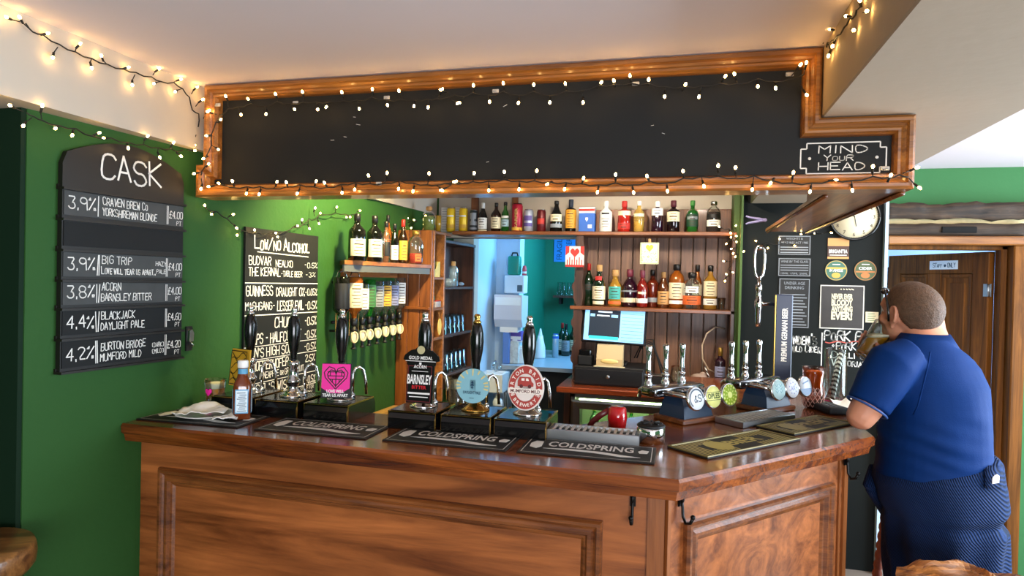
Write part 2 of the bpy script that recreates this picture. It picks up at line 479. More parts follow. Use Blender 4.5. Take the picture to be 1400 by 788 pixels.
mb = MB(); mb.b2((-2.9, -2.75, 0), (-.3, -2.6, CEIL_Z)); mb.b2((2.7, -2.75, 0), (3.3, -2.6, CEIL_Z)); mb.b2((-.3, -2.75, 0), (2.7, -2.6, .5)); mb.b2((-.3, -2.75, 2.15), (2.7, -2.6, CEIL_Z))
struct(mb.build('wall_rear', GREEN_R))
# kitchen behind the bar
mb = MB(); mb.b2((-1.60, 4.58, 0), (-1.45, 5.06, CEIL_Z)); mb.b2((-1.60, 5.06, 0), (-1.258, 5.2, CEIL_Z)); struct(mb.build('wall_kitchen_left', KWALL))
mb = MB(); mb.b2((-1.60, 5.2, 0), (-1.26, 6.06, CEIL_Z)); mb.b2((-1.60, 6.06, 0), (.9, 6.2, CEIL_Z)); mb.b2((.75, 4.32, 0), (.9, 6.3, CEIL_Z)); struct(mb.build('wall_kitchen_back', KGREEN))
# store room beyond the door
mb = MB(); mb.b2((.9, 6.3, 0), (3.15, 6.42, CEIL_Z)); struct(mb.build('wall_store', KWALL))
mb = MB(); mb.b2((.9, 4.33, 0), (.912, 6.29, CEIL_Z)); struct(mb.build('wall_store_left', KWALL))
# bluish painted strip on the edge of the opening
mb = MB(); mb.b2((1.076, 4.06, 0), (1.092, 4.2, CEIL_Z)); struct(mb.build('trim_3', KWALL))
# dark chalkboard-painted wall panel beside the back bar
mb = MB(); mb.b2((.305, 4.10, 0), (1.076, 4.2, CEIL_Z)); struct(mb.build('wall_panel', PANEL_B))
mb = MB(); mb.b2((.30, 3.86, 0), (.312, 4.10, CEIL_Z)); mb.b2((.27, 3.98, 0), (.30, 4.2, CEIL_Z)); struct(mb.build('trim_4', mat('olive paint', '#3f5a24', .6)))

# old lintels over the door
def rough_beam(name, u0, u1, v0, v1, z0, z1, amp, seed, mt):
    m = MB(); n = 60; ring = 12; vs = []; fs = []
    for i in range(n + 1):
        u = u0 + (u1 - u0) * i / n
        for k in range(ring):
            a = 2 * PI * k / ring + PI / 4
            cx, cz = math.cos(a), math.sin(a); s = 1 / max(abs(cx), abs(cz))
            p = Vector((u, (v0 + v1) / 2 + cx * s * (v1 - v0) / 2, (z0 + z1) / 2 + cz * s * (z1 - z0) / 2))
            d = noise.noise(Vector((u * 7 + seed, k * .9, seed))) + .5 * noise.noise(Vector((u * 22, k * 1.7, seed)))
            p.y += cx * d * amp; p.z += cz * d * amp
            vs.append(p)
    for i in range(n):
        for k in range(ring):
            k2 = (k + 1) % ring
            fs.append((i * ring + k, i * ring + k2, (i + 1) * ring + k2, (i + 1) * ring + k))
    fs.append(tuple(range(ring))); fs.append(tuple(range(n * ring, (n + 1) * ring)))
    m.add(vs, fs, 0, True)
    return struct(m.build(name, mt))
rough_beam('trim_5', 1.094, 2.6, 4.09, 4.24, 1.995, 2.075, .019, 3.1, W_lintel)
mb = MB()
rough_beam('trim_6', 1.094, 1.775, 4.10, 4.24, 1.898, 1.965, .010, 8.7, W_lintel)
rough_beam('trim_7', 1.094, 2.4, 4.15, 4.24, 1.955, 2.005, .008, 5.2, mat('old cream mortar', '#cbb98c', .9, var=.2, vscale=30, bump=.5, bscale=40))
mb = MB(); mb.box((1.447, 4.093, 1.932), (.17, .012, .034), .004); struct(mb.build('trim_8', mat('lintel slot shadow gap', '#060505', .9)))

# door frame and the door, standing ajar away from the viewer
mb = MB()
mb.b2((1.70, 4.07, 0), (1.765, 4.22, 1.848), .006)
mb.b2((1.67, 4.14, 0), (1.70, 4.22, 1.848), .004); mb.b2((1.094, 4.14, 1.825), (1.70, 4.22, 1.848), .004)
struct(mb.build('door_1_frame', W_door))
mb = MB(); mb.b2((1.094, 4.065, 1.848), (1.768, 4.22, 1.896), .006); struct(mb.build('door_1_lintel', W_orange))
dl = Vector((1.675, 4.225, 0)); DW = .74
leaf_ang = math.radians(180 - 64)
mb = MB()
st = .105
mb.b2((0, 0, .01), (st, .04, 1.82), .003); mb.b2((DW - st, 0, .01), (DW, .04, 1.82), .003)
mb.b2((st, 0, 1.70), (DW - st, .04, 1.82), .003); mb.b2((st, 0, .01), (DW - st, .04, .22), .003); mb.b2((st, 0, .86), (DW - st, .04, 1.02), .003)
mb.b2((DW / 2 - .05, 0, .22), (DW / 2 + .05, .04, 1.70), .003)
mb.b2((st, .012, .22), (DW - st, .028, 1.70))
for (a, b) in ((st, DW / 2 - .05), (DW / 2 + .05, DW - st)):
    for (z0, z1) in ((.22, .86), (1.02, 1.70)):
        for yy, sg in ((.0, 1), (.04, -1)):
            pr = [(0, 0), (.006, .012), (.02, .010), (.028, .002)]
            if sg > 0: mb.mould([(a, z0), (b, z0), (b, z1), (a, z1)], pr, (0, .013, 0), (1, 0, 0), (0, 0, 1))
            else: mb.mould([(-b, z0), (-a, z0), (-a, z1), (-b, z1)], pr, (0, .027, 0), (-1, 0, 0), (0, 0, 1))
        mb.b2((a + .05, .008, z0 + .05), (b - .05, .032, z1 - .05), .008)
door = struct(mb.build('door_1', W_door)); door.location = dl; door.rotation_euler = (0, 0, leaf_ang)
mb = MB()
for z in (.45, 1.57):
    mb.lathe([(.006, 0), (.006, .07)], 8, (-.004, .046, z)); mb.b2((.0, .0401, z), (.03, .0425, z + .07)); mb.b2((-.02, .0401, z), (-.002, .0425, z + .07))
mb.build('hinge', STEEL, door)

# window frames of the two windows that light the room
for nm, (p, q, ax) in {'window_1': ((3.17, 1.5, .6), (3.23, 3.7, 2.1), 'y'), 'window_2': ((-.3, -2.71, .5), (2.7, -2.65, 2.15), 'x')}.items():
    mb = MB(); fw = .05
    if ax == 'y':
        ys = [p[1] + (q[1] - p[1]) * i / 3 for i in range(4)]
        for y in ys: mb.b2((p[0], y - fw / 2, p[2]), (q[0], y + fw / 2, q[2]))
        for z in (p[2] + fw / 2, q[2] - fw / 2): mb.b2((p[0], p[1], z - fw / 2), (q[0], q[1], z + fw / 2))
    else:
        xs = [p[0] + (q[0] - p[0]) * i / 3 for i in range(4)]
        for x in xs: mb.b2((x - fw / 2, p[1], p[2]), (x + fw / 2, q[1], q[2]))
        for z in (p[2] + fw / 2, q[2] - fw / 2): mb.b2((p[0], p[1], z - fw / 2), (q[0], q[1], z + fw / 2))
    struct(mb.build(nm, WHITE))

# ================================================================== THE BAR
BT = 1.10                                   # counter top height
A = Vector((wall_u(1.78) + .002, 1.775)); B = Vector((0.0, 1.735)); Cc = Vector((.634, 2.462))
dL = (B - A).normalized(); dR = (Cc - B).normalized()
nL = Vector((-dL.y, dL.x)); nR = Vector((-dR.y, dR.x))
def mitre(off):
    mt = nL + nR; mt = mt / mt.dot(nL); return B + mt * off
DEP = .62
bar = thing('bar_counter', 'long brown wooden pub bar counter with panelled front, turning back at its right end', 'bar', (B.x, B.y, 0))
def wl(v): return wall_u(v) + .002
D3 = Vector((.634, 3.70)); nD = Vector((-1, 0))
mC = nR + nD; mC = mC / mC.dot(nR)
def mitre_c(off): return Cc + mC * off
DEPL = .455                                  # the long run is shallower than the angled one
def isect(p, d, q, e):
    t = ((q.x - p.x) * e.y - (q.y - p.y) * e.x) / (d.x * e.y - d.y * e.x)
    return p + d * t
def back_line(o):
    return [D3 + nD * (DEP - o), mitre_c(DEP - o), isect(B + nR * (DEP - o), dR, A + nL * (DEPL - o), dL), Vector((wl(A.y + DEPL - o), A.y + DEPL - o))]
inner = back_line(0)
top = [A, B, Cc, D3] + inner
mb = MB(); mb.prism([(p.x, p.y) for p in top], BT - .034, BT)
# nosing: rounded strip under the edge
def offp(o): 
    a = Vector((wl(A.y + o), 0)); a.y = A.y + o
    return [a, mitre(o), mitre_c(o), D3 + nD * o]
pr = [(0, 0), (-.006, -.008), (-.004, -.03), (.006, -.036), (.012, -.060), (.02, -.062)]
vs = []; fs = []
for p0 in range(4):
    for (o, h) in pr:
        q = offp(o)[p0]; vs.append((q.x, q.y, BT + h))
k = len(pr)
for i in range(3):
    for j in range(k - 1): fs.append((i * k + j, (i + 1) * k + j, (i + 1) * k + j + 1, i * k + j + 1))
mb.add(vs, fs)
e0 = offp(.02); ea = offp(.09)
mb.prism([(q.x, q.y) for q in (e0[0], e0[1], e0[2], e0[3], ea[3], ea[2], ea[1], ea[0])], BT - .062, BT - .034)
mb.build('counter_top', W_top_x, bar, shift=None).location = (-B.x, -B.y, 0)
# body
FO = .075
pA = Vector((wl(A.y + FO), A.y + FO)); pB = mitre(FO); pC = mitre_c(FO)
body = [pA, pB, pC, D3 + nD * FO, *back_line(.03)]
mb = MB(); mb.prism([(p.x, p.y) for p in body], 0, BT - .062)
mb.build('bar_front', W_front, bar).location = (-B.x, -B.y, 0)
# raised stiles and the big panel mouldings
def face(P, d):  # frame of a bar face: along, up, outward
    return Vector((P.x, P.y, 0)), Vector((d.x, d.y, 0)), Z
LLen = (pB - pA).length; RLen = (pC - pB).length
prof = [(0, 0), (0, .014), (.006, .022), (.014, .022), (.018, .016), (.024, .012), (.032, .018), (.040, .018), (.046, .008), (.052, .006), (.06, .0)]
Of, axf, ayf = face(pA, (pB - pA).normalized())
mbm = MB()
mbm.mould([(.085, .10), (LLen - .165, .10), (LLen - .165, .945), (.085, .945)], prof, Of, axf, ayf)
Of2, axf2, ayf2 = face(pB, (pC - pB).normalized())
mbm.mould([(.075, .10), (RLen - .095, .10), (RLen - .095, .945), (.075, .945)], prof, Of2, axf2, ayf2)
mbm.build('panel_moulding', W_mould, bar).location = (-B.x, -B.y, 0)
mb = MB()
mb.ext([(LLen - .045, 0), (LLen, 0), (LLen, BT - .062), (LLen - .045, BT - .062)], Of, axf, ayf, .010)
mb.build('corner_post', W_front_v, bar).location = (-B.x, -B.y, 0); mb = MB()
mb.ext([(0, 0), (.012, 0), (.012, BT - .062), (0, BT - .062)], Of2, axf2, ayf2, .012)
mb.build('corner_post', W_front_v, bar).location = (-B.x, -B.y, 0); mb = MB()
mb.ext([(RLen - .022, 0), (RLen, 0), (RLen, BT - .062), (RLen - .022, BT - .062)], Of2, axf2, ayf2, .008)
mb.build('corner_post', W_front_v, bar).location = (-B.x, -B.y, 0); mb = MB()
mb.ext([(RLen - .05, 0), (RLen - .040, 0), (RLen - .040, BT - .062), (RLen - .05, BT - .062)], Of2, axf2, ayf2, .006)
mb.build('corner_post', W_front_v, bar).location = (-B.x, -B.y, 0)
# coat hooks screwed under the counter edge
def hook(P, ax, label, along, off=.003):
    O2, a, u = P
    out = a.cross(u).normalized()
    base = O2 + a * along + Vector((0, 0, BT - .075)) + out * off
    h = thing('coat_hook', label, 'hook', base)
    m = MB(); m.sphere(out * .009 + Z * -.008, (.006, .006, .012), 8, 6)
    m.tube([out * .004, out * .010 + Z * -.03, out * .012 + Z * -.055, out * .022 + Z * -.072, out * .038 + Z * -.066, out * .046 + Z * -.05], [.004, .004, .004, .0045, .0045, .005], 8)
    m.sphere(out * .046 + Z * -.048, .007, 8, 6)
    m.build('hook_arm', IRON, h)
    m = MB(); m.ext([(-.008, -.03), (.008, -.03), (.008, .004), (-.008, .004)], (0, 0, 0), a, u, .003); m.build('mounting_plate', IRON, h)
hook((Of, axf, ayf), 1, 'black iron coat hook on the long bar front near the corner', LLen - .085, .004)
hook((Of2, axf2, ayf2), 1, 'black iron coat hook at the left end of the angled bar front', .055)
hook((Of2, axf2, ayf2), 1, 'black iron coat hook at the right end of the angled bar front, by the man', RLen - .03, .012)

# ================================================================== OVERHEAD BULKHEAD WITH THE LONG CHALKBOARD
bk = thing('overhead_chalkboard', 'long black chalkboard in a stepped orange wood frame hung over the bar', 'chalkboard', (-.6, 2.05, 1.885))
def put(o): o.location = Vector(o.location) - Vector((-.6, 2.05, 1.885)); return o
u0, u1, uS, zb, zt, zS = -1.730, .607, .366, 1.878, 2.282, 2.082
mb = MB()
uL = u0 + .030
outl = [(u0, zb), (u1, zb), (u1, zS), (uS, zS), (uS, zt), (uL, zt), (uL, 1.995), (u0, 1.995)]
mb.ext([(u0 + .03, zb + .03), (u1 - .03, zb + .03), (u1 - .03, zS - .03), (uS - .03, zS - .03), (uS - .03, zt - .03), (u0 + .03, zt - .03)], (0, 2.085, 0), X, Z, -.0 + .012)
put(mb.build('board', CHALK_B, bk))
mb = MB()
fp = [(0, -.085), (0, .016), (.007, .022), (.016, .022), (.021, .012), (.028, .007), (.034, .011), (.041, .011), (.047, -.002), (.049, -.04)]
mb.mould(outl, fp, (0, 2.05, 0), X, Z)
put(mb.build('frame', W_orange, bk))
mb = MB(); mb.b2((u0, 2.06, zb + .002), (uS, 2.14, zb + .02)); mb.b2((.40, 2.06, zb + .002), (u1 - .003, 3.60, zb + .016)); mb.b2((.59, 2.14, zb + .016), (.602, 3.585, 2.083))
put(mb.build('soffit', W_shelf_y, bk))
mb = MB(); mb.tube([(.597, 2.10, zb - .004), (.597, 3.59, zb - .004)], .008, 8); mb.tube([(.408, 2.16, zb - .002), (.408, 3.59, zb - .002)], .006, 8)
put(mb.build('soffit_bead', W_mould, bk))
# MIND YOUR HEAD
O = at(1094, 238, y=2.0728)
mb = MB(); x0 = 0; w_, h_ = .225, .088
cut = .016
pts = [(cut, 0), (w_ - cut, 0), (w_ - cut, cut), (w_, cut), (w_, h_ - cut), (w_ - cut, h_ - cut), (w_ - cut, h_), (cut, h_), (cut, h_ - cut), (0, h_ - cut), (0, cut), (cut, cut), (cut, 0)]
for a, b in zip(pts, pts[1:]): line(mb, a, b, O, X, Z, .0035)
strokes(mb, 'MIND', O + X * .048 + Z * .059, X, Z, .021, fit=.128, th=.14)
strokes(mb, 'YouR', O + X * .062 + Z * .037, X, Z, .016, fit=.078, th=.15)
strokes(mb, 'HEAD', O + X * .048 + Z * .010, X, Z, .021, fit=.122, th=.14)
for x in (.024, w_ - .024): mb.lathe([(.0045, 0), (.0045, .001)], 10, T=Matrix.Translation(O + X * x + Z * h_ / 2) @ Matrix.Rotation(PI / 2, 4, 'X'))
for (px, py) in ((470, 187), (487, 170), (452, 192), (665, 222), (890, 172), (905, 182), (688, 146), (483, 160)):
    q = at(px, py, y=2.0725); line(mb, (0, 0), (random.uniform(.008, .02), random.uniform(-.004, .008)), q, X, Z, .0012)
put(mb.build('chalk_lettering', CHALK_W, bk))

# ================================================================== SIGNS ON THE LEFT WALL
WD = Vector((WALL_K, 1, 0)).normalized()                 # along the left wall, away from the viewer
WN = WD.cross(Z).normalized()                            # out of the left wall
cb = thing('menu_board', 'black arched wall board headed CASK with chalked beer slates', 'menu board', (wall_u(1.545), 1.545, 1.29))
O = Vector((0, 0, 0)) + WN * .002
BW, BH = .452, .648
arch = [(0, 0), (BW, 0), (BW, BH - .02)] + [(BW * (.97 - .94 * i / 14), BH + .002 + .072 * math.sin(PI * (.06 + .88 * i / 14))) for i in range(15)] + [(0, BH - .02)]
mb = MB(); mb.ext(arch, O, WD, Z, .018); mb.build('backboard', mat('black painted board', '#14110e', .5, var=.2), cb)
zl = [.555, .464, .372, .281, .196, .105, .007]
mb = MB(); strokes(mb, 'CASK', O + WD * .125 + Z * .600 + WN * .0185, WD, Z, .078, fit=.225, th=.085, jit=.07); mb.build('heading_lettering', CHALK_W, cb)
for z in zl:
    mb = MB(); mb.ext([(-.004, 0), (.030, 0), (.030, .007), (.006, .007), (.006, .016), (-.004, .016)], O + Z * (z - .006) + WN * .0 + WD * -.004, WN, Z, -(BW + .008))
    mb.build('ledge', mat('ledge black', '#17120d', .45), cb)
rows = [(0, '3.9%', ('CRAVEN BREW Co', 'YORKSHIREMAN BLONDE'), '\u00a34.00', 1), (1, '', (), '', 0),
        (2, '3.9%', ('BIG TRIP', 'Love will tear us apart..'), '\u00a34.00', 1), (3, '3.8%', ('ACORN', 'BARNSLEY BITTER'), '\u00a34.00', 1),
        (4, '4.4%', ('BLACKJACK', 'DAYLIGHT PALE'), '\u00a34.60', 0), (5, '4.2%', ('BURTON BRIDGE', 'MUMFORD MILD'), '\u00a34.20', 0)]
for i, pc, names, price, dusty in rows:
    z0, z1 = zl[i + 1] + .011, zl[i] - .008
    m = MB(); m.ext([(.004, z0), (BW - .004, z0), (BW - .004, z1), (.004, z1)], O + WN * .018, WD, Z, .003)
    sl = m.build('slate', CHALK_DUST if dusty else CHALK_B, cb)
    m = MB(); P = O + WN * .0216
    if pc:
        strokes(m, pc, P + WD * .016 + Z * (z0 + .020), WD, Z, .036, fit=.088, th=.10, jit=.08)
        for x in (.113, .119)[:1 + (i % 2) + (i > 1)]: line(m, (x, z0 + .004), (x + random.uniform(-.004, .004), z1 - .004), P, WD, Z, .003)
        strokes(m, names[0], P + WD * .130 + Z * (z0 + .042), WD, Z, .024, fit=min(.165, .0135 * len(names[0])), th=.11, jit=.07)
        strokes(m, names[1], P + WD * .128 + Z * (z0 + .009), WD, Z, .023, fit=min(.205, .0125 * len(names[1])), th=.11, jit=.07)
        if i == 2:
            strokes(m, 'HAZY', P + WD * .332 + Z * (z0 + .040), WD, Z, .015, fit=.044, th=.12); strokes(m, 'PALE', P + WD * .335 + Z * (z0 + .014), WD, Z, .014, fit=.040, th=.12)
        if i == 5:
            strokes(m, '(DARK)', P + WD * .322 + Z * (z0 + .036), WD, Z, .015, fit=.050, th=.12); strokes(m, '(MILD)', P + WD * .322 + Z * (z0 + .014), WD, Z, .015, fit=.050, th=.12)
        for x in (.376, .381): line(m, (x, z0 + .004), (x, z1 - .004), P, WD, Z, .0022)
        strokes(m, price, P + WD * .386 + Z * (z0 + .026), WD, Z, .024, fit=.058, th=.11, jit=.06)
        strokes(m, 'PT', P + WD * .418 + Z * (z0 + .004), WD, Z, .014, th=.13)
        m.build('lettering', CHALK_W, sl)

lb = thing('menu_board', 'tall frameless chalkboard on the green wall listing low and no alcohol drinks', 'menu board', (wall_u(2.325), 2.325, 1.02))
O = WN * .003
LW, LH = .497, .775
mb = MB(); mb.ext([(0, 0), (LW, 0), (LW, LH - .005), (0, LH)], O, WD, Z, .010); mb.build('backboard', CHALK_B, lb)
m = MB(); P = O + WN * .0104
def lrow(t, y, x, h, fit, p=None, px=.40, pf=.075, th=.12):
    strokes(m, t, P + WD * x + Z * y, WD, Z, h, fit=fit, th=th, jit=.06)
    if p: strokes(m, p, P + WD * px + Z * y, WD, Z, h * .85, fit=pf, th=th, jit=.06)
lrow('Low/no Alcohol', .688, .055, .052, .37)
line(m, (.07, .676), (.42, .668), P, WD, Z, .004)
lrow('BUDVAR', .622, .022, .036, .135); lrow('NEALKO', .618, .19, .028, .115, '-0.5%', .39, .10)
lrow('THE KERNAL', .575, .020, .034, .20); lrow('-TABLE BEER', .575, .225, .024, .15, '-3%', .40, .075)
line(m, (.0, .545), (LW, .543), P, WD, Z, .004)
lrow('GUINNESS', .492, .008, .040, .165); lrow('DRAUGHT 0%', .488, .195, .036, .20, '-0.05%', .400, .092)
lrow('MASHGANG-', .432, .005, .032, .185); lrow('LESSER EVIL', .424, .205, .042, .185, '-0.5%', .400, .092)
line(m, (.0, .410), (LW, .408), P, WD, Z, .004)
lrow('CHUG', .350, .19, .044, .11, '-0.5%', .40, .09)
lrow('SNAPS - HALFCONNET', .288, .01, .042, .365, '-0.5%', .40, .09)
line(m, (.0, .278), (LW, .278), P, WD, Z, .003)
lrow("JAN'S HIGH SODA", .232, .015, .038, .32, '-0.5%', .40, .09)
line(m, (.0, .222), (LW, .222), P, WD, Z, .003)
lrow('SCH\u00d6FFERHOFER'.replace('\u00d6', 'O'), .176, .01, .038, .275, '2.5%', .41, .075)
lrow('PINEAPPLE or GRAPEFRUIT', .138, .10, .026, .30)
line(m, (.0, .122), (LW, .126), P, WD, Z, .003)
lrow("KAISEL'S WISSE", .074, .01, .040, .32, 'E-0.5%', .40, .09)
line(m, (.0, .064), (LW, .068), P, WD, Z, .003)
lrow('OTICAL BREW', .014, .03, .040, .24); lrow('STUFF FOR', .046, .38, .016, .10); lrow('1.0%', .010, .40, .026, .07)
m.build('lettering', CHALK_W, lb)

# small thermostat / bottle opener plate on the wall
q = at_wall(256, 463)
t = thing('bottle_opener', 'small silver wall bottle opener on a black plate on the green wall', 'bottle opener', q + WN * .002)
mb = MB(); mb.ext([(-.012, -.045), (.016, -.045), (.016, .045), (-.012, .045)], (0, 0, 0), WD, Z, .006); mb.build('mounting_plate', BLACKM, t)
mb = MB(); mb.ext([(-.010, -.01), (.010, -.01), (.012, .02), (.004, .034), (-.008, .030)], WN * .006, WD, Z, .012); mb.tube([WN * .016 + Z * -.012 + WD * -.006, WN * .026 + Z * -.022, WN * .016 + Z * -.030 + WD * .006], .003, 6); mb.build('opener_jaw', STEEL, t)

# ================================================================== BEER PUMPS
def pump(loc, label, clip=None, metal=CHROME, rz=0.0):
    t = thing('beer_pump', label, 'beer pump', (loc[0], loc[1], BT + .0005), rz, 'handpull beer pumps along the bar')
    m = MB()
    m.ext([(-.108, 0), (.108, 0), (.108, .036), (.096, .056), (-.096, .056), (-.108, .036)], (-.082, 0, 0), Y, Z, .164, 0)
    m.build('pump_base', BLACK, t)
    m = MB()
    m.box((-.0835, -.100, .029), (.003, .004, .056)); m.box((.0835, -.100, .029), (.003, .004, .056)); m.box((.0, -.009, .0575), (.170, .19, .002)); m.box((.0, .086, .0595), (.170, .003, .004)); m.box((.0825, -.009, .0595), (.003, .19, .004))
    m.build('edge_trim', BRASS, t)
    m = MB(); m.box((0, -.009, .0592), (.155, .176, .002)); m.build('drip_plate', BLACK, t)
    m = MB()
    m.lathe([(.048, .060), (.048, .064), (.040, .068), (.032, .074), (.020, .082), (.018, .100), (.025, .108), (.026, .118), (.019, .126), (.017, .165), (.022, .172), (.022, .184), (.015, .190), (.0, .190)], 24, m=0)
    m.build('pump_column', metal, t)
    m = MB()
    m.lathe([(.011, .186), (.0125, .20), (.0125, .215), (.016, .228), (.0215, .262), (.0235, .290), (.022, .318), (.017, .342), (.013, .352), (.0, .352)], 20)
    h = m.build('pump_handle', BLACK, t)
    m = MB(); m.lathe([(.013, .352), (.0145, .356), (.010, .362), (.009, .368), (.0115, .374), (.0095, .381), (.005, .384), (.0, .384)], 14); m.build('handle_finial', CHROME if metal is CHROME else BRASS, h)
    m = MB()
    m.tube([(.030, .030, .060), (.030, .030, .150), (.034, .040, .168), (.042, .055, .172), (.052, .068, .160), (.058, .076, .12), (.060, .078, .07)], [.0055] * 7, 10)
    m.lathe([(.011, .062), (.009, .075), (.006, .078)], 12, (.030, .030, 0))
    m.build('spout', CHROME, t)
    if clip: clip(t)
    return t
def oval(rx, rz, n=40): return [(rx * math.cos(2 * PI * i / n), rz * math.sin(2 * PI * i / n)) for i in range(n)]
def clip_base(t, name, poly, zc, mt, label, yoff=-.034, th=.006, rz=0.0):
    o = bpy.data.objects.new(name, None); COL.objects.link(o)
    m = MB(); m.ext(poly, (0, 0, 0), X, Z, -th)
    m.ext([(-.01, -.02), (.01, -.02), (.01, .02), (-.01, .02)], (0, .012, 0), X, Z, .012)
    bpy.data.objects.remove(o)
    c = m.build(name, mt, t); c.location = (0, yoff, zc); c.rotation_euler = (math.radians(-6), 0, rz)
    c['label'] = label
    return c
F = -.0002                                                # lettering sits just proud of the clip's front
def clip_barnsley(t):
    poly = [(-.048, -.095), (.048, -.095), (.048, .030), (.052, .034), (.052, .044), (.066, .050), (.062, .064), (.040, .082), (.024, .086), (.016, .094), (-.016, .094), (-.024, .086), (-.040, .082), (-.062, .064), (-.066, .050), (-.052, .044), (-.052, .034), (-.048, .030)]
    c = clip_base(t, 'pump_clip', poly, .172, mat('clip black', '#0d0c0d', .3), 'black shield shaped pump clip reading BARNSLEY BITTER')
    fr = Vector((0, 0, 0)); f = (0, -.006 + .0, 0)
    P = Vector((0, -.0062, 0))
    m = MB(); m.ext(oval(.014, .014, 24), P + Z * .084, X, Z, .002); m.build('medal', mat('pale gold', '#d9cfa0', .35, .4), c)
    m = MB(); typeset(m, 'GOLD MEDAL', P + Z * .052, X, Z, .011, fit=.086, bold=.02, center=True)
    line(m, (-.055, .046), (.055, .046), P, X, Z, .002)
    typeset(m, 'ACORN', P + Z * .022, X, Z, .011, fit=.046, bold=.02, center=True)
    line(m, (0, .034), (0, .042), P, X, Z, .008); typeset(m, 'BARNSLEY', P + Z * -.030, X, Z, .030, fit=.088, bold=.03, center=True)
    line(m, (-.040, -.062), (.040, -.062), P, X, Z, .006); line(m, (-.034, -.074), (.034, -.074), P, X, Z, .003); line(m, (-.030, .012), (.030, .012), P, X, Z, .0016)
    m.build('lettering', WHITE, c)
    m = MB(); typeset(m, 'BITTER', P + Z * -.047, X, Z, .011, fit=.052, bold=.02, center=True); m.build('lettering', mat('red print', '#c8202a', .5), c)
    m = MB(); m.mould([(-.043, -.090), (.043, -.090), (.043, .030), (-.043, .030)], [(0, .0004), (.0016, .0004)], P, X, Z); m.build('border', mat('maroon print', '#7a2a30', .5), c)
def clip_blue(t):
    c = clip_base(t, 'pump_clip', oval(.057, .057, 48), .146, mat('clip pale blue', '#86b9c6', .4), 'round pale blue pump clip reading DAYLIGHT PALE')
    P = Vector((0, -.0062, 0))
    m = MB()
    for i in range(17):
        a = PI * (-.06 + 1.12 * i / 16)
        w_ = .055
        p1 = Vector((math.cos(a - w_ ), math.sin(a - w_))); p2 = Vector((math.cos(a + w_), math.sin(a + w_)))
        r0 = .034 + .008 * abs(math.cos(a * 3))
        if i % 2 == 0 or i in (1, 15):
            m.add([P + X * q.x + Z * q.y + Y * -.0006 for q in (p1 * r0, p2 * r0, p2 * .0555, p1 * .0555)], [(0, 1, 2, 3)])
    m.build('ray_print', mat('straw print', '#d8c98c', .5), c)
    m = MB()
    for dz, w_ in ((.012, .010), (.004, .014), (-.004, .008)):
        m.ext([(-w_ / 2, dz - .003), (w_ / 2, dz - .003), (0, dz + .006)], P, X, Z, .0007)
    line(m, (0, .012), (0, -.010), P, X, Z, .002)
    typeset(m, 'DAYLIGHT PALE', P + Z * -.026, X, Z, .009, fit=.060, bold=.02, center=True)
    line(m, (-.008, -.040), (.008, -.040), P, X, Z, .0015)
    m.build('lettering', mat('navy print', '#17425e', .5), c)
def clip_mumford(t):
    c = clip_base(t, 'pump_clip', oval(.060, .074, 48), .152, mat('clip cream', '#e8dcd2', .4), 'oval red and cream pump clip reading MUMFORD MILD with a van')
    P = Vector((0, -.0062, 0))
    m = MB(); n = 48
    for (a, b, k) in ((.056, .036, 1.24),):
        vs = [P + X * (r * math.cos(2 * PI * i / n)) + Z * (r * k * math.sin(2 * PI * i / n)) + Y * -.0005 for r in (a, b) for i in range(n)]
        m.add(vs, [(i, (i + 1) % n, n + (i + 1) % n, n + i) for i in range(n)])
    m.ext([(-.026, .004), (.026, .004), (.027, .014), (.020, .020), (.016, .034), (-.020, .034), (-.026, .020)], P, X, Z, .0007)
    m.build('red_print', mat('brick red print', '#a8382f', .5), c)
    m = MB()
    def arct(txt, r, a0, a1, h, k=1.22, flip=False):
        for i, ch in enumerate(txt):
            a = a0 + (a1 - a0) * i / (len(txt) - 1)
            rad = X * math.cos(a) + Z * math.sin(a); tn = X * math.sin(a) + Z * -math.cos(a)
            if flip: rad = -rad; tn = -tn
            cpos = P + X * (r * math.cos(a)) + Z * (r * k * math.sin(a))
            typeset(m, ch, cpos - rad * (h / 2), tn, rad, h, center=True, bold=.02, off=.0009)
    arct('BURTON BRIDGE', .046, math.radians(205), math.radians(-25), .012)
    arct('BREWERY', .046, math.radians(225), math.radians(315), .011, flip=True)
    m.ext([(-.058, -.020), (.058, -.020), (.058, -.003), (-.058, -.003)], P, X, Z, .0008)
    m.ext([(-.014, .022), (-.004, .022), (-.004, .030), (-.014, .030)], P, X, Z, .0010); m.ext([(.001, .022), (.011, .022), (.008, .030), (.001, .030)], P, X, Z, .0010)
    m.build('cream_print', mat('cream print', '#f0e4d8', .5), c)
    m = MB(); typeset(m, 'MUMFORD MILD', P + Z * -.0165, X, Z, .010, fit=.098, bold=.02, center=True, off=.0016)
    for x in (-.014, .014): m.ext([(x + q[0], .004 + q[1]) for q in oval(.006, .006, 14)], P, X, Z, .0011)
    m.build('lettering', mat('dark red print', '#5b1a18', .5), c)
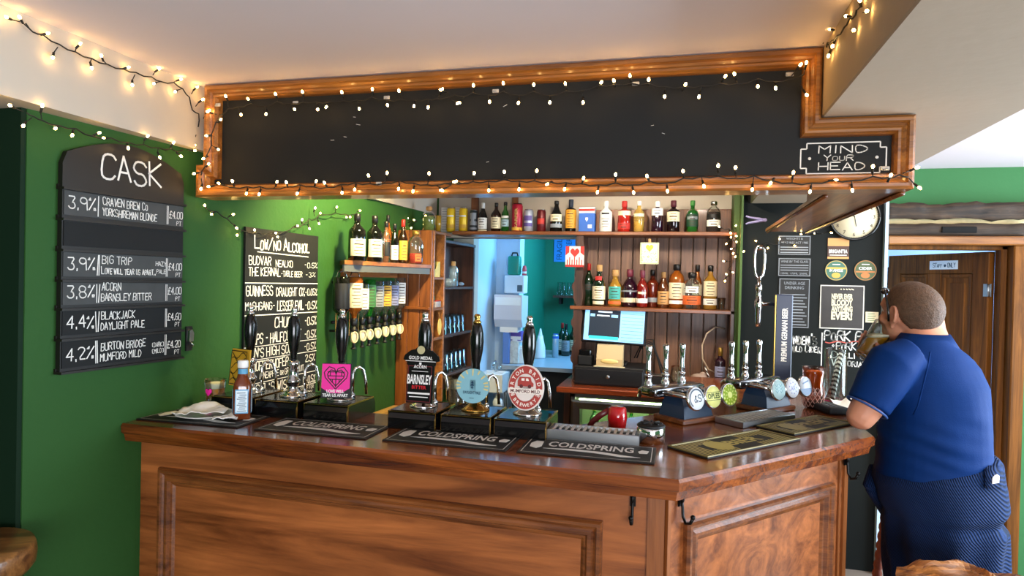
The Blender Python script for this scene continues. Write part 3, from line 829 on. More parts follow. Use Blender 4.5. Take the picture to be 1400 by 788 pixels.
def clip_pink(t):
    c = clip_base(t, 'pump_clip', [(-.052, -.058), (.052, -.058), (.052, .064), (-.052, .064)], .128, mat('clip black lower', '#151013', .4), 'square hot pink and black pump clip with a line drawn heart', rz=math.radians(14))
    P = Vector((0, -.0062, 0))
    m = MB(); m.ext([(-.050, -.022), (-.02, -.040), (.02, -.040), (.050, -.022), (.050, .062), (-.050, .062)], P, X, Z, .0005); m.build('pink_print', mat('hot pink print', '#f0249a', .45), c)
    m = MB()
    def H(s, dz=0): return [(s * .042 * k[0], dz + s * .040 * k[1]) for k in ((0, -1), (-.9, 0), (-1, .45), (-.6, .95), (-.15, .8), (0, .45), (.15, .8), (.6, .95), (1, .45), (.9, 0), (0, -1))]
    for s in (1, .72):
        h = H(s, .014)
        for a, b in zip(h, h[1:]): line(m, a, b, P, X, Z, .0035, off=.0009)
    for a, b in (((-.03, .034), (-.006, .034)), ((.03, .034), (.006, .034)), ((-.028, .02), (.028, .02)), ((-.02, .008), (.02, .008)), ((-.02, .034), (-.02, .02)), ((.02, .034), (.02, .02)), ((0, .03), (0, -.02)), ((-.012, .008), (-.012, -.004)), ((.012, .008), (.012, -.004))): line(m, a, b, P, X, Z, .0032, off=.0009)
    m.build('heart_print', mat('clip black lower', '#151013', .4), c)
    m = MB(); typeset(m, 'LOVE WILL', P + Z * -.038, X, Z, .010, fit=.062, bold=.03, center=True, off=.0012); typeset(m, 'TEAR US APART', P + Z * -.052, X, Z, .010, fit=.090, bold=.03, center=True, off=.0012)
    m.build('lettering', WHITE, c)
def clip_yellow(t):
    c = clip_base(t, 'pump_clip', [(-.052, -.068), (.052, -.068), (.052, .068), (-.052, .068)], .155, mat('clip mustard', '#d0a02c', .45), 'mustard yellow pump clip with black line drawing', rz=math.radians(-18))
    c.location.x = -.02
    P = Vector((0, -.0062, 0)); m = MB(); r_ = random.Random(5)
    for k in range(6):
        pts = [(-.040 + .08 * i / 8, -.05 + k * .019 + .012 * math.sin(i * .9 + k * 1.7)) for i in range(9)]
        for a, b in zip(pts, pts[1:]): line(m, a, b, P, X, Z, .003)
    m.mould([(-.046, -.062), (.046, -.062), (.046, .062), (-.046, .062)], [(0, .0005), (.003, .0005)], P, X, Z)
    m.build('line_print', mat('print black', '#191410', .5), c)
pump((-1.555, 2.125), 'black handled beer pump with the mustard yellow clip, behind the sauce bottle', clip_yellow)
pump((-1.372, 2.125), 'black handled beer pump with no clip in front of the low alcohol chalkboard')
pump((-1.178, 2.125), 'black handled beer pump with the hot pink heart clip', clip_pink)
pump((-.856, 2.115), 'black handled beer pump with the black BARNSLEY BITTER clip', clip_barnsley)
pump((-.669, 2.115), 'black handled beer pump with brass column and round pale blue clip', clip_blue, BRASS)
pump((-.488, 2.115), 'black handled beer pump with the oval red MUMFORD MILD clip', clip_mumford)

# ================================================================== THINGS ON THE COUNTER
def runner(u, v, rz, label, text='COLDSPRING'):
    t = thing('bar_runner', label, 'bar mat', (u, v, BT + .0004), rz, 'black bar runners along the front edge')
    m = MB(); m.box((0, 0, .002), (.392, .185, .004), .0015); r = m.build('mat', RUBBER, t)
    m = MB(); P = Vector((0, 0, .0043))
    typeset(m, text, P + Y * .0 + X * .005, X, Y, .058, fit=.255, bold=.02, center=True)
    m.ext([(-.130, -.028), (-.05, -.014), (.04, -.018), (.12, -.040), (.155, -.046), (.10, -.056), (.02, -.036), (-.06, -.030)], P, X, Y, .0006)
    m.ext([(-.172, -.02), (-.150, -.034), (-.138, -.01), (-.142, .05), (-.165, .054), (-.176, .02)], P, X, Y, .0006)
    m.ext([(.150, .0), (.172, .004), (.176, .034), (.156, .040), (.145, .02)], P, X, Y, .0006)
    m.mould([(-.186, -.083), (.186, -.083), (.186, .083), (-.186, .083)], [(0, .0004), (.002, .0004)], P, X, Y)
    m.build('lettering', mat('grey white print', '#d6d3cd', .7), t)
runner(-1.585, 1.925, .02, 'black bar runner with white lettering under the plate, at the left end')
runner(-1.13, 1.928, .02, 'black bar runner with white lettering in front of the pink clip pump')
runner(-.684, 1.935, .0, 'black bar runner with white lettering in front of the BARNSLEY BITTER pump')
runner(-.262, 1.94, .01, 'black bar runner with white lettering in front of the steel drip tray')
RR = math.atan2(dR.y, dR.x)
def rib_mat(u, v, label, text, dark, gold, sx, sy):
    t = thing('ribbed_bar_mat', label, 'bar mat', (u, v, BT + .0004), RR, 'gold and black drip mats')
    m = MB(); m.box((0, 0, .003), (sx, sy, .006), .002); m.build('mat', dark, t)
    m = MB()
    m.mould([(-sx / 2 + .002, -sy / 2 + .002), (sx / 2 - .002, -sy / 2 + .002), (sx / 2 - .002, sy / 2 - .002), (-sx / 2 + .002, sy / 2 - .002)], [(0, .006), (.001, .009), (.007, .009), (.008, .006)], (0, 0, 0), X, Y)
    m.build('rim', mat('dull gold rim', '#77693a', .5, .2), t)
    m = MB(); n = int((sx - .02) / .014)
    for i in range(n):
        x = -sx / 2 + .012 + i * .014
        if abs(x) > .05 or text == 'EXMOOR':
            for (y0, y1) in ((-sy / 2 + .012, -.030), (.030, sy / 2 - .012)) if abs(x) < .15 else ((-sy / 2 + .012, sy / 2 - .012),): m.add([(x, y0, .0064), (x + .007, y0, .0064), (x + .007, y1, .0064), (x, y1, .0064)], [(0, 1, 2, 3)])
    m.build('rib_pattern', gold, t)
    m = MB(); typeset(m, text, (.035, -.020, .0066), X, Y, .045, fit=.16, bold=.03, center=True)
    m.ext([(q[0] - .085, q[1]) for q in oval(.042, .05, 24)], (0, 0, .0062), X, Y, .0004)
    m.build('lettering', gold, t)
rib_mat(.172, 2.18, 'gold and black ribbed bar mat nearest the bar corner', 'BIER', mat('mat black', '#11100c', .6), GOLD, .46, .155)
rib_mat(.44, 2.556, "gold and black ribbed bar mat by the man's elbow", 'PREM', mat('mat black', '#11100c', .6), mat('dull gold print', '#9c8a4c', .45, .2), .38, .15)

def tray(u, v, rz, sx, sy, h, label):
    t = thing('drip_tray', label, 'drip tray', (u, v, BT + .0004), rz)
    m = MB()
    P = [(-sx / 2, -sy / 2), (sx / 2, -sy / 2), (sx / 2, sy / 2), (-sx / 2, sy / 2)]
    m.mould(P, [(.003, 0), (0, .002), (0, h - .002), (.001, h), (.010, h), (.012, h - .008), (.012, .003)], (0, 0, 0), X, Y)
    m.add([(p[0] * .985, p[1] * .97, .0004) for p in P], [(3, 2, 1, 0)])
    m.build('tray_body', STEEL, t)
    m = MB(); m.add([(p[0] * .97, p[1] * .93, .0035) for p in P], [(0, 1, 2, 3)]); m.build('tray_floor', BLACKM, t)
    m = MB(); n = int(sx / .020)
    for i in range(n):
        x = -sx / 2 + .018 + (sx - .036) * i / (n - 1)
        m.box((x, 0, h - .0014), (.0085, sy - .026, .0012))
    for y in (-sy / 2 + .018, sy / 2 - .018): m.box((0, y, h - .008), (sx - .026, .006, .004))
    m.build('grate', mat('bright steel bars', '#c9c4ba', .35, .15), t)
tray(-.262, 2.082, .0, .285, .095, .034, 'shiny steel drip tray with slotted grate beside the MUMFORD MILD pump')
tray(.270, 2.578, RR, .31, .12, .022, 'dark steel slotted drip tray in front of the keg taps')

# pint of beer glasses
BEER = thin_glass('amber beer', '#e09a3a', .8, '#cf8420', .4)
BEER_D = thin_glass('dark ruby beer', '#6a1d0a', .6, '#4c1408', .4)
FOAM = mat('beer foam', '#efe3c6', .8, bump=.2, bscale=300)
def beer_glass(loc, label, h, r0, r1, level, foam, beer, z=BT + .0006, rot=None):
    t = thing('beer_glass', label, 'beer glass', (loc[0], loc[1], z))
    def rr(zz): return r0 + (r1 - r0) * zz / h
    m = MB()
    m.lathe([(0, 0), (r0, 0), (rr(.01), .01), (r1, h), (r1 - .0015, h + .0008), (r1 - .003, h), (rr(.014) - .003, .014), (0, .012)], 28)
    m.build('glass', GLASS, t)
    m = MB(); k = .0034
    m.lathe([(0, .0125), (rr(.015) - k, .0145), (rr(level) - k, level), (0, level)], 28); m.build('beer', beer, t)
    m = MB(); m.lathe([(0, level + .0002), (rr(level) - k, level + .0002), (rr(level + foam) - k, level + foam), (rr(level + foam) * .6, level + foam + .003), (0, level + foam + .003)], 28); m.build('foam', FOAM, t)
    return t
half = beer_glass(at(294, 557, z=BT)[:2], 'half pint of pale amber beer with a pink heart print, by the green wall', .105, .031, .039, .072, .018, BEER)
m = MB(); P = Vector((0, 0, 0))
for sx in (-1, 1): m.add([(.0385 * math.sin(x * 1.0 / .0385), -.0385 * math.cos(x / .0385), .068 + zz) for (x, zz) in [(0, -.022), (sx * .014, -.006), (sx * .013, .004), (sx * .006, .006), (0, 0)]], [(0, 1, 2, 3, 4)])
m.build('heart_print', mat('hot pink print', '#f0249a', .45), half)
beer_glass((-.790, 2.285), 'pint of dark ruby beer with a cream head behind the BARNSLEY BITTER pump', .142, .030, .042, .100, .026, BEER_D)

# sauce bottle
q = at(331, 574, z=BT)
t = thing('sauce_bottle', 'square brown sauce bottle with blue and white labels and a white cap', 'sauce bottle', (q.x, q.y, BT + .0045), .55)
def rbox(w, z, n=6, rnd=.3):
    out = []
    for i in range(4 * n):
        a = 2 * PI * i / (4 * n) + PI / 4
        cx, cy = math.cos(a), math.sin(a); e = 5
        k = (abs(cx) ** e + abs(cy) ** e) ** (-1 / e)
        out.append((cx * k * w, cy * k * w, z))
    return out
def loft(m, rings, mi=0, cap=True):
    n = len(rings[0]); vs = [p for r in rings for p in r]; fs = []
    for j in range(len(rings) - 1):
        for i in range(n): fs.append((j * n + i, j * n + (i + 1) % n, (j + 1) * n + (i + 1) % n, (j + 1) * n + i))
    if cap: fs.append(tuple(range(n))[::-1]); fs.append(tuple(range((len(rings) - 1) * n, len(rings) * n)))
    m.add(vs, fs, mi, True)
def circ(r, z, n=24): return [(r * math.cos(2 * PI * i / n + PI / 4), r * math.sin(2 * PI * i / n + PI / 4), z) for i in range(n)]
SAUCE = mat('brown sauce', '#6b2f12', .12, coat=.6)
m = MB(); loft(m, [rbox(.026, 0), rbox(.029, .004), rbox(.029, .110), rbox(.026, .125), circ(.019, .142), circ(.015, .160), circ(.0135, .175)]); m.build('bottle', SAUCE, t)
m = MB(); loft(m, [circ(.0165, .148), circ(.0155, .172)], cap=False); m.build('neck_label', mat('label blue', '#5b9fc4', .5), t)
m = MB(); loft(m, [circ(.0165, .175), circ(.0175, .178), circ(.0175, .197), circ(.0155, .200)]); m.build('cap', WHITE, t)
for a in range(4):
    R_ = Matrix.Rotation(a * PI / 2, 4, 'Z')
    m = MB(); m.ext([(-.021, .022), (.021, .022), (.021, .104), (-.021, .104)], R_ @ Vector((0, -.0292, 0)), R_.to_3x3() @ X, Z, .0006); lbp = m.build('label', mat('label blue', '#5b9fc4', .5), t)
    m = MB(); P = R_ @ Vector((0, -.0299, 0)); ax = R_.to_3x3() @ X
    m.ext([(-.0185, .026), (.0185, .026), (.0185, .100), (-.0185, .100)], P, ax, Z, .0003)
    m.build('label_field', mat('label pale', '#d9e6ec', .6), lbp)
    m = MB(); P = R_ @ Vector((0, -.0304, 0))
    for k in range(10): line(m, (-.015 + .004 * (k % 3), .031 + k * .0068), (.015 - .003 * (k % 2), .031 + k * .0068), P, ax, Z, .0022)
    m.build('label_print', mat('navy print', '#17425e', .5), lbp)

# plate with a crumpled napkin
q = Vector((-1.585, 1.925, 0))
t = thing('plate', 'small white plate on the left bar runner', 'plate', (q.x, q.y, BT + .0050))
m = MB(); m.lathe([(0, 0), (.045, 0), (.050, .003), (.092, .014), (.094, .016), (.090, .016), (.048, .006), (0, .005)], 36); m.build('dish', mat('glazed white china', '#eceae4', .15, coat=.5), t)
t = MB(); n = 16
def napkin(name, label, size, c, seed, amp, rz, fold=0):
    m = MB(); vs = []; fs = []; N = 18
    for j in range(N + 1):
        for i in range(N + 1):
            x = (i / N - .5) * size[0]; y = (j / N - .5) * size[1]
            z = amp * (noise.noise(Vector((x * 16 + seed, y * 16, seed))) + .6 * abs(noise.noise(Vector((x * 30, y * 24 + seed, 3))))) + fold * abs(x) ** 1.0
            vs.append((x, y, max(0, z + amp * .6)))
    for j in range(N):
        for i in range(N): fs.append((j * (N + 1) + i, j * (N + 1) + i + 1, (j + 1) * (N + 1) + i + 1, (j + 1) * (N + 1) + i))
    m.add(vs, fs, 0, True)
    o = m.build(name, PAPER); o.location = c; o.rotation_euler = (0, 0, rz)
    md = o.modifiers.new('t', 'SOLIDIFY'); md.thickness = .0016; md.offset = 1
    return tag(o, label, 'napkin')
napkin('paper_napkin', 'crumpled white paper napkin on the plate at the left end', (.165, .12), (q.x, q.y - .005, BT + .0125), 2.3, .024, .25)
napkin('paper_napkin', 'folded white napkin hanging over the plate rim by the sauce bottle', (.07, .09), (q.x + .112, q.y - .035, BT + .0055), 7.1, .020, .5)
# keg taps: two T-bar founts
def fount(center, label, badges, zbar=1.205):
    t = thing('keg_tap_fount', label, 'beer tap', (center[0], center[1], BT + .0005), RR, 'keg tap founts on the angled bar')
    m = MB()                                                      # wedge pedestal on a wooden plinth
    m.box((.015, -.045, .009), (.19, .15, .018), .004); m.build('plinth', W_mould, t)
    m = MB(); loft(m, [[(-.07, -.06, .018), (.07, -.06, .018), (.07, .06, .018), (-.07, .06, .018)], [(-.062, -.05, .06), (.062, -.05, .06), (.062, .055, .06), (-.062, .055, .06)], [(-.05, -.028, .088), (.05, -.028, .088), (.05, .05, .088), (-.05, .05, .088)]]); 
    m.v = [(p[0] * 1.12 + .015, p[1] - .045, p[2]) for p in m.v]; m.s = [False] * len(m.s); m.build('pedestal', mat('blue black enamel', '#1c3048', .4), t)
    m = MB(); m.box((0, .005, .105), (.27, .075, .036), .008, seg=2); m.build('manifold', mat('dark chrome', '#8a8d90', .12, 1), t)
    for k, (col, col2, txt) in enumerate(badges):
        x = (k - 1) * .092
        m = MB()
        m.lathe([(.013, 0), (.016, .004), (.016, .022), (.012, .026), (.011, .040), (.014, .044), (.014, .052), (.0, .052)], 16, (x, .045, .123 - .014)); m.tube([(x, .02, .105), (x, .075, .105), (x, .085, .098), (x, .088, .070)], [.010, .010, .009, .007], 10)
        m.build('tap_body', CHROME, t)
        m = MB(); m.lathe([(.008, .160), (.0105, .165), (.0095, .185), (.0085, .215), (.0105, .245), (.0125, .262), (.0105, .270), (0, .272)], 16, (x, .045, 0))
        m.build('tap_handle', mat('polished chrome handle', '#e3e6ea', .06, 1), t)
        bz = .094; by = -.128; bx = x + .050
        m = MB(); m.tube([(x, -.01, .105), (x + .03, by + .05, bz + .006), (bx, by + .004, bz)], .011, 12); m.build('badge_stem', CHROME, t)
        B_ = Matrix.Translation((bx, by, bz)) @ Matrix.Rotation(-.04, 4, 'Z') @ Matrix.Rotation(math.radians(80), 4, 'X')
        m = MB(); m.lathe([(0, 0), (.040, 0), (.043, .003), (.043, .010), (.040, .013), (0, .013)], 32, T=B_); bd = m.build('badge', CHROME, t)
        m = MB(); m.lathe([(0, .0133), (.0385, .0133), (.0385, .0136), (0, .0136)], 32, T=B_); m.build('badge_face', col, bd)
        m = MB(); T3 = B_.to_3x3(); o = B_ @ Vector((0, 0, .0137)); ax, ay = T3 @ X, T3 @ Y
        vs = []; n = 28
        for r in (.036, .030):
            for i in range(n): vs.append(o + ax * (r * math.cos(2 * PI * i / n)) + ay * (r * math.sin(2 * PI * i / n)) + ax.cross(ay) * .0003)
        if txt == 'ring': m.add(vs, [(i, (i + 1) % n, n + (i + 1) % n, n + i) for i in range(n) if i < n * .62])
        if txt == 'ring': strokes(m, '&S', o + ax * -.012 + ay * -.012, ax, ay, .024, th=.14)
        elif txt == 'OPUS': 
            typeset(m, 'OPLES', o + ay * -.006, ax, ay, .018, fit=.062, bold=.04, center=True); line(m, (-.036, .016), (.036, .016), o, ax, ay, .002); line(m, (-.036, -.012), (.036, -.012), o, ax, ay, .002)
        elif txt == 'sun':
            m.add(vs, [(i, (i + 1) % n, n + (i + 1) % n, n + i) for i in range(n) if i % 2])
            m.ext(oval(.012, .012, 20), o, ax, ay, .0004)
            for i in range(10): line(m, (.016 * math.cos(i * .628), .016 * math.sin(i * .628)), (.024 * math.cos(i * .628), .024 * math.sin(i * .628)), o, ax, ay, .003)
        elif txt == 'wave':
            for kk in (-.012, .0, .012): strokes(m, 'VV', o + ax * -.022 + ay * kk, ax, ay, .010, fit=.044, th=.2)
        elif txt == 'dots':
            for i in range(9): line(m, (.022 * math.cos(i * .7) - .002, .022 * math.sin(i * .7)), (.022 * math.cos(i * .7) + .003, .022 * math.sin(i * .7)), o, ax, ay, .005)
            strokes(m, 'AX', o + ax * -.010 + ay * -.008, ax, ay, .016, th=.16)
        else:
            m.ext([(-.036, -.008), (.036, -.008), (.030, -.024), (.012, -.035), (-.012, -.035), (-.030, -.024)], o, ax, ay, .0004)
            line(m, (-.02, .012), (.018, .022), o, ax, ay, .006)
        m.build('badge_print', col2, bd)
    return t
c1 = at(911, 472, z=1.368); c2 = at(1020, 467, z=1.368)
o1 = Vector((c1.x, c1.y)) - nR * .045; o2 = Vector((c2.x, c2.y)) - nR * .045
fount(o1, 'left keg tap fount with three chrome handles and white, lemon and lime badges',
      [(mat('badge white', '#e6e9ec', .4), mat('badge navy', '#1c2a3d', .4), 'ring'), (mat('badge lemon', '#e6e58c', .4), mat('badge olive', '#4c5a14', .4), 'OPUS'), (mat('badge lime', '#8fae22', .4), mat('badge pale lime', '#dbe28a', .4), 'sun')])
fount(o2, 'right keg tap fount with three chrome handles and pale blue, white and navy badges',
      [(mat('badge pale blue', '#c2e2e2', .4), mat('badge teal', '#5aa6b4', .4), 'wave'), (mat('badge white', '#e6e9ec', .4), mat('badge violet', '#7d84b8', .4), 'dots'), (mat('badge pale', '#dfe8ee', .4), mat('badge deep blue', '#1e4c78', .4), 'half')])

# chrome glass rinser with its black upright tap
t = thing('glass_rinser', 'round chrome glass rinser with black cap at the end of the steel drip tray', 'glass rinser', (-.088, 2.115, BT + .0006))
m = MB(); m.lathe([(0, 0), (.044, 0), (.044, .046), (.041, .050), (.030, .052), (0, .052)], 28); m.build('bowl', CHROME, t)
m = MB(); m.lathe([(.043, .050), (.045, .053), (.040, .058), (.0, .062)], 28)
for i in range(8): m.box((.024 * math.cos(i * PI / 4), .024 * math.sin(i * PI / 4), .062), (.020, .006, .004), .001, rz=i * PI / 4)
m.build('spray_cap', BLACKM, t)
# free-standing blue-black column tap
q = at(1072, 403, y=3.2)
t = thing('beer_column', 'tall navy column tap reading PREMIUM GERMAN BEER with a loop handled tap', 'beer tap', (q.x, q.y, BT + .0006), math.radians(-4))
ch = q.z - BT
m = MB(); m.box((0, 0, ch / 2), (.072, .075, ch), .004); m.build('column', mat('navy enamel', '#1d2740', .35), t)
m = MB(); m.box((-.037, -.034, ch / 2), (.006, .010, ch - .004), .002); m.build('gold_edge', mat('gold strip', '#b79245', .3, .8), t)
m = MB(); typeset(m, 'PREMIUM GERMAN BEER', (.014, -.0378, ch - .30), Z, -X, .022, fit=.24, bold=.03); m.build('lettering', WHITE, t)
m = MB(); m.tube([(-.036, 0, ch - .045), (-.085, -.005, ch - .045), (-.10, -.008, ch - .045)], [.010, .008, .012], 12); m.lathe([(.009, -.14), (.013, -.12), (.015, -.06), (.017, -.05), (.017, -.02), (.012, -.012), (.011, .02), (.015, .03), (.015, .05), (.008, .055), (.008, .085)], 14, (-.108, -.008, ch - .01), m=0); m.build('tap_body', CHROME, t)
m = MB()
loop = []
for i in range(28):
    a = 2 * PI * i / 28; cx, cz = math.cos(a), math.sin(a)
    loop.append((-.108 + .021 * (abs(cx) ** .6) * (1 if cx > 0 else -1) * (1 + .12 * cz), -.008, ch + .145 + .072 * (abs(cz) ** .8) * (1 if cz > 0 else -1)))
m.tube(loop, .006, 8, closed=True); m.sphere((-.108, -.008, ch + .212), (.018, .008, .012), 12, 8); m.build('loop_handle', CHROME, t)

# amber jug, straw jar and card machine at the far end of the bar
q = at(1097, 559, z=BT) + Vector((.045, .03, 0))
t = thing('beer_jug', 'netted glass jug holding orange amber drink behind the right keg badges', 'jug', (q.x, q.y, BT + .0006))
m = MB(); m.lathe([(0, 0), (.030, 0), (.036, .01), (.042, .06), (.038, .10), (.043, .145), (.0455, .170), (.043, .170), (.040, .145), (.035, .10), (.039, .06), (.033, .012), (0, .010)], 28); m.build('glass', thin_glass('rose tinted glass', '#f0dcd6'), t)
m = MB(); m.lathe([(0, .085), (.0355, .085), (.0345, .105), (.0395, .145), (.0405, .155), (0, .156)], 24); m.build('drink', mat('orange drink', '#dd7a18', .2), t)
m = MB()
for k in range(14):
    for sg in (-1, 1):
        pts = [((.0365 + .006 * math.sin(PI * z / .09)) * math.cos(k * 2 * PI / 14 + sg * z * 16), (.0365 + .006 * math.sin(PI * z / .09)) * math.sin(k * 2 * PI / 14 + sg * z * 16), .008 + z) for z in [i * .0115 for i in range(8)]]
        m.tube(pts, .0012, 5)
m.build('netting', mat('pinkish netting', '#c09488', .6), t)
q = at(1141, 552, z=BT)
t = thing('straw_jar', 'tall clear jar of black and white striped straws with a pink band', 'jar', (q.x, q.y, BT + .0006))
m = MB(); m.lathe([(0, 0), (.044, 0), (.045, .004), (.045, .235), (.0435, .237), (.042, .235), (.042, .008), (0, .006)], 32); m.build('glass', GLASS, t)
m = MB(); m.lathe([(.0453, .012), (.0453, .022)], 32, cap=False); m.build('pink_band', mat('pink band', '#d04a8c', .4), t)
STRIPE = bpy.data.materials.new('striped straw paper'); STRIPE.use_nodes = True
_n = STRIPE.node_tree; _b = _n.nodes['Principled BSDF']; _t = _n.nodes.new('ShaderNodeTexCoord'); _w = _n.nodes.new('ShaderNodeTexWave'); _w.inputs['Scale'].default_value = 30; _w.bands_direction = 'DIAGONAL'
_r = _n.nodes.new('ShaderNodeValToRGB'); _r.color_ramp.interpolation = 'CONSTANT'; _r.color_ramp.elements[1].position = .5; _r.color_ramp.elements[0].color = (.01, .01, .01, 1); _r.color_ramp.elements[1].color = (.85, .85, .85, 1)
_n.links.new(_t.outputs['Object'], _w.inputs['Vector']); _n.links.new(_w.outputs['Fac'], _r.inputs['Fac']); _n.links.new(_r.outputs['Color'], _b.inputs['Base Color'])
for i in range(3):
    a = i * .9 + 2.6; m = MB(); m.tube([(-.024 + .008 * i, .010 * math.sin(a), .008), (.022 + .008 * math.cos(a + .5), .010 * math.sin(a + .5), .215 + .006 * (i % 3))], .0062, 8)
    tag(m.build('paper_straw', STRIPE, None, shift=None), 'black and white striped paper straw leaning in the clear jar', 'straw', 'striped straws in the jar').location = (q.x, q.y, BT + .0006)
q = Vector((.575, 2.90, 0))
t = thing('card_machine', "black hand-held card machine lying by the man's arm", 'card machine', (q.x, q.y, BT + .0006), RR - .5)
m = MB(); m.box((0, 0, .014), (.085, .175, .028), .008, seg=3); m.build('case', BLACKM, t)
m = MB(); m.box((0, .045, .0285), (.06, .05, .002), .001); m.build('screen', mat('grey lcd', '#4d5a55', .2), t)
m = MB()
for i in range(3):
    for j in range(4): m.box((-.02 + i * .02, -.062 + j * .018, .0288), (.014, .011, .003), .001)
m.build('keypad', mat('grey keys', '#57595c', .5), t)
napkin('paper_napkin', 'crumpled white and pink napkin between the straw jar and the man', (.10, .09), (.645, 3.0, BT + .002), 5.5, .03, .4)

# ================================================================== BEHIND THE BAR: SHELVING
FWD = -(CM @ Vector((0, 0, 1)))
def depth(p): return (Vector(p) - Vector((0, 0, EYE))).dot(FWD)
TOPZ, MIDZ, CTZ = 1.905, 1.455, 1.0
UX = -1.435
bb = thing('back_bar', 'dark boarded wooden back bar with shelves and a red-brown counter', 'back bar', (-.2, 4.0, 0))
def pb(o): o.location = Vector(o.location) - Vector((-.2, 4.0, 0)); return o
mb = MB(); mb.b2((-.69, 3.70, CTZ - .035), (.295, 4.19, CTZ), .006); pb(mb.build('counter_top', wood('red brown counter', '#5f2412', '#b0542a', 'X', 1, .2, .6), bb))
mb = MB(); mb.b2((-.66, 3.80, 0), (-.625, 4.19, CTZ - .035)); mb.b2((.27, 3.80, 0), (.295, 4.19, CTZ - .035)); mb.b2((-.625, 4.16, 0), (.27, 4.19, CTZ - .035)); pb(mb.build('base_cabinet', W_dark, bb))
mb = MB(); n = 12; w_ = (.268 + .60) / n
for i in range(n): mb.b2((-.60 + i * w_ + .002, 4.165 + .003 * (i % 2), CTZ), (-.60 + (i + 1) * w_ - .002, 4.19, 1.885), .003)
pb(mb.build('back_boards', W_board, bb))
for a_, b_, c_ in ((-1.10, -1.06, 2.2), (-1.38, -1.33, 2.2)):
    mb = MB(); mb.b2((a_, 4.172, TOPZ), (b_, 4.19, c_), .002); pb(mb.build('upper_post', W_panel, bb))
mb = MB(); mb.b2((-.60, 4.172, TOPZ), (.268, 4.19, 2.06), .002); pb(mb.build('upper_boards', W_panel, bb))
mb = MB(); mb.b2((-.665, 3.95, MIDZ - .022), (.285, 4.165, MIDZ), .003); pb(mb.build('shelf', W_shelf, bb))
mb = MB(); mb.b2((UX + .008, 3.94, TOPZ - .022), (.285, 4.172, TOPZ), .003); pb(mb.build('shelf', W_shelf, bb))
mb = MB()                                                         # shaped left upright
def wavy(u, w, z0, z1, n=44):
    l = []; r = []
    for i in range(n + 1):
        z = z0 + (z1 - z0) * i / n; s = .010 * math.sin(i * .62) + .006 * math.sin(i * 1.7)
        l.append((u - w / 2 + s, z)); r.append((u + w / 2 - .003 * math.sin(i * .9), z))
    return r[::-1][::-1] + l[::-1]
mb.ext(wavy(-.617, .052, CTZ, TOPZ - .022), (0, 4.16, 0), X, Z, .20); pb(mb.build('upright', W_dark, bb))
mb = MB(); mb.b2((.262, 3.95, CTZ), (.285, 4.165, TOPZ - .022), .003); pb(mb.build('upright', W_dark, bb))

# side unit on the left, its open bays facing right
su = thing('side_shelf_unit', 'tall brown plank shelf unit with open bays between the optics and the kitchen opening', 'shelf unit', (UX, 3.63, 0))
def ps(o): o.location = Vector(o.location) - Vector((UX, 3.63, 0)); return o
mb = MB(); wv = wall_u(3.63) + .003
n = 3
for i in range(n): mb.b2((wv + (UX - wv) * i / n + .001, 3.625, .0), (wv + (UX - wv) * (i + 1) / n - .001, 3.645, 1.885), .003)
ps(mb.build('side_panel', W_panel, su))
mb = MB(); mb.b2((UX - .012, 3.645, .84), (UX + .006, 3.662, 1.885), .002); mb.b2((UX - .17, 3.826, .84), (UX + .004, 3.848, 1.885), .002); ps(mb.build('upright', W_shelf_y, su))
mb = MB(); mb.b2((UX - .17, 3.848, .84), (UX - .155, 4.45, 1.84)); ps(mb.build('back_panel', W_dark, su))
mb = MB(); mb.b2((UX - .17, 4.42, .0), (UX, 4.45, 1.84), .002); mb.b2((UX - .155, 4.16, .84), (UX - .145, 4.42, 1.83)); ps(mb.build('end_panel', W_dark, su))
mb = MB(); mb.b2((UX - .17, 3.848, 1.825), (UX + .004, 4.45, 1.845), .002); ps(mb.build('top_board', W_dark, su))
for z, a, b in ((1.885, 3.64, 3.95), (1.61, 3.645, 3.826), (1.425, 3.645, 3.826), (1.245, 3.645, 3.826), (1.55, 3.848, 4.42), (1.245, 3.848, 4.42), (.99, 3.848, 4.42)):
    mb = MB(); mb.b2((UX - .165, a, z - .016), (UX + .002, b, z), .002); ps(mb.build('shelf', W_shelf_y if b < 4 else W_dark, su))
mb = MB(); mb.b2((UX - .165, 3.648, .84), (UX - .155, 3.826, 1.87)); ps(mb.build('bay_back', W_dark, su))
mb = MB(); mb.b2((wv + .005, 3.605, 1.415), (UX - .005, 3.624, 1.432), .002); ps(mb.build('batten', W_shelf, su))
# work counter of pale wood along the left wall
wc = MB(); wc.prism([(wall_u(2.32) + .004, 2.32), (-1.22, 2.32), (-1.22, 3.15), (-1.40, 3.615), (wall_u(3.615) + .004, 3.615)], .805, .84)
t = thing('work_counter', 'pale wooden work counter behind the pumps along the green wall', 'counter', (-1.5, 3.0, 0))
o = wc.build('counter_top', W_light, t); o.location = (1.5, -3.0, 0)
mb = MB(); mb.b2((-1.70, 2.34, 0), (-1.26, 3.1, .805)); mb.build('cupboard', W_dark, t).location = (1.5, -3.0, 0)
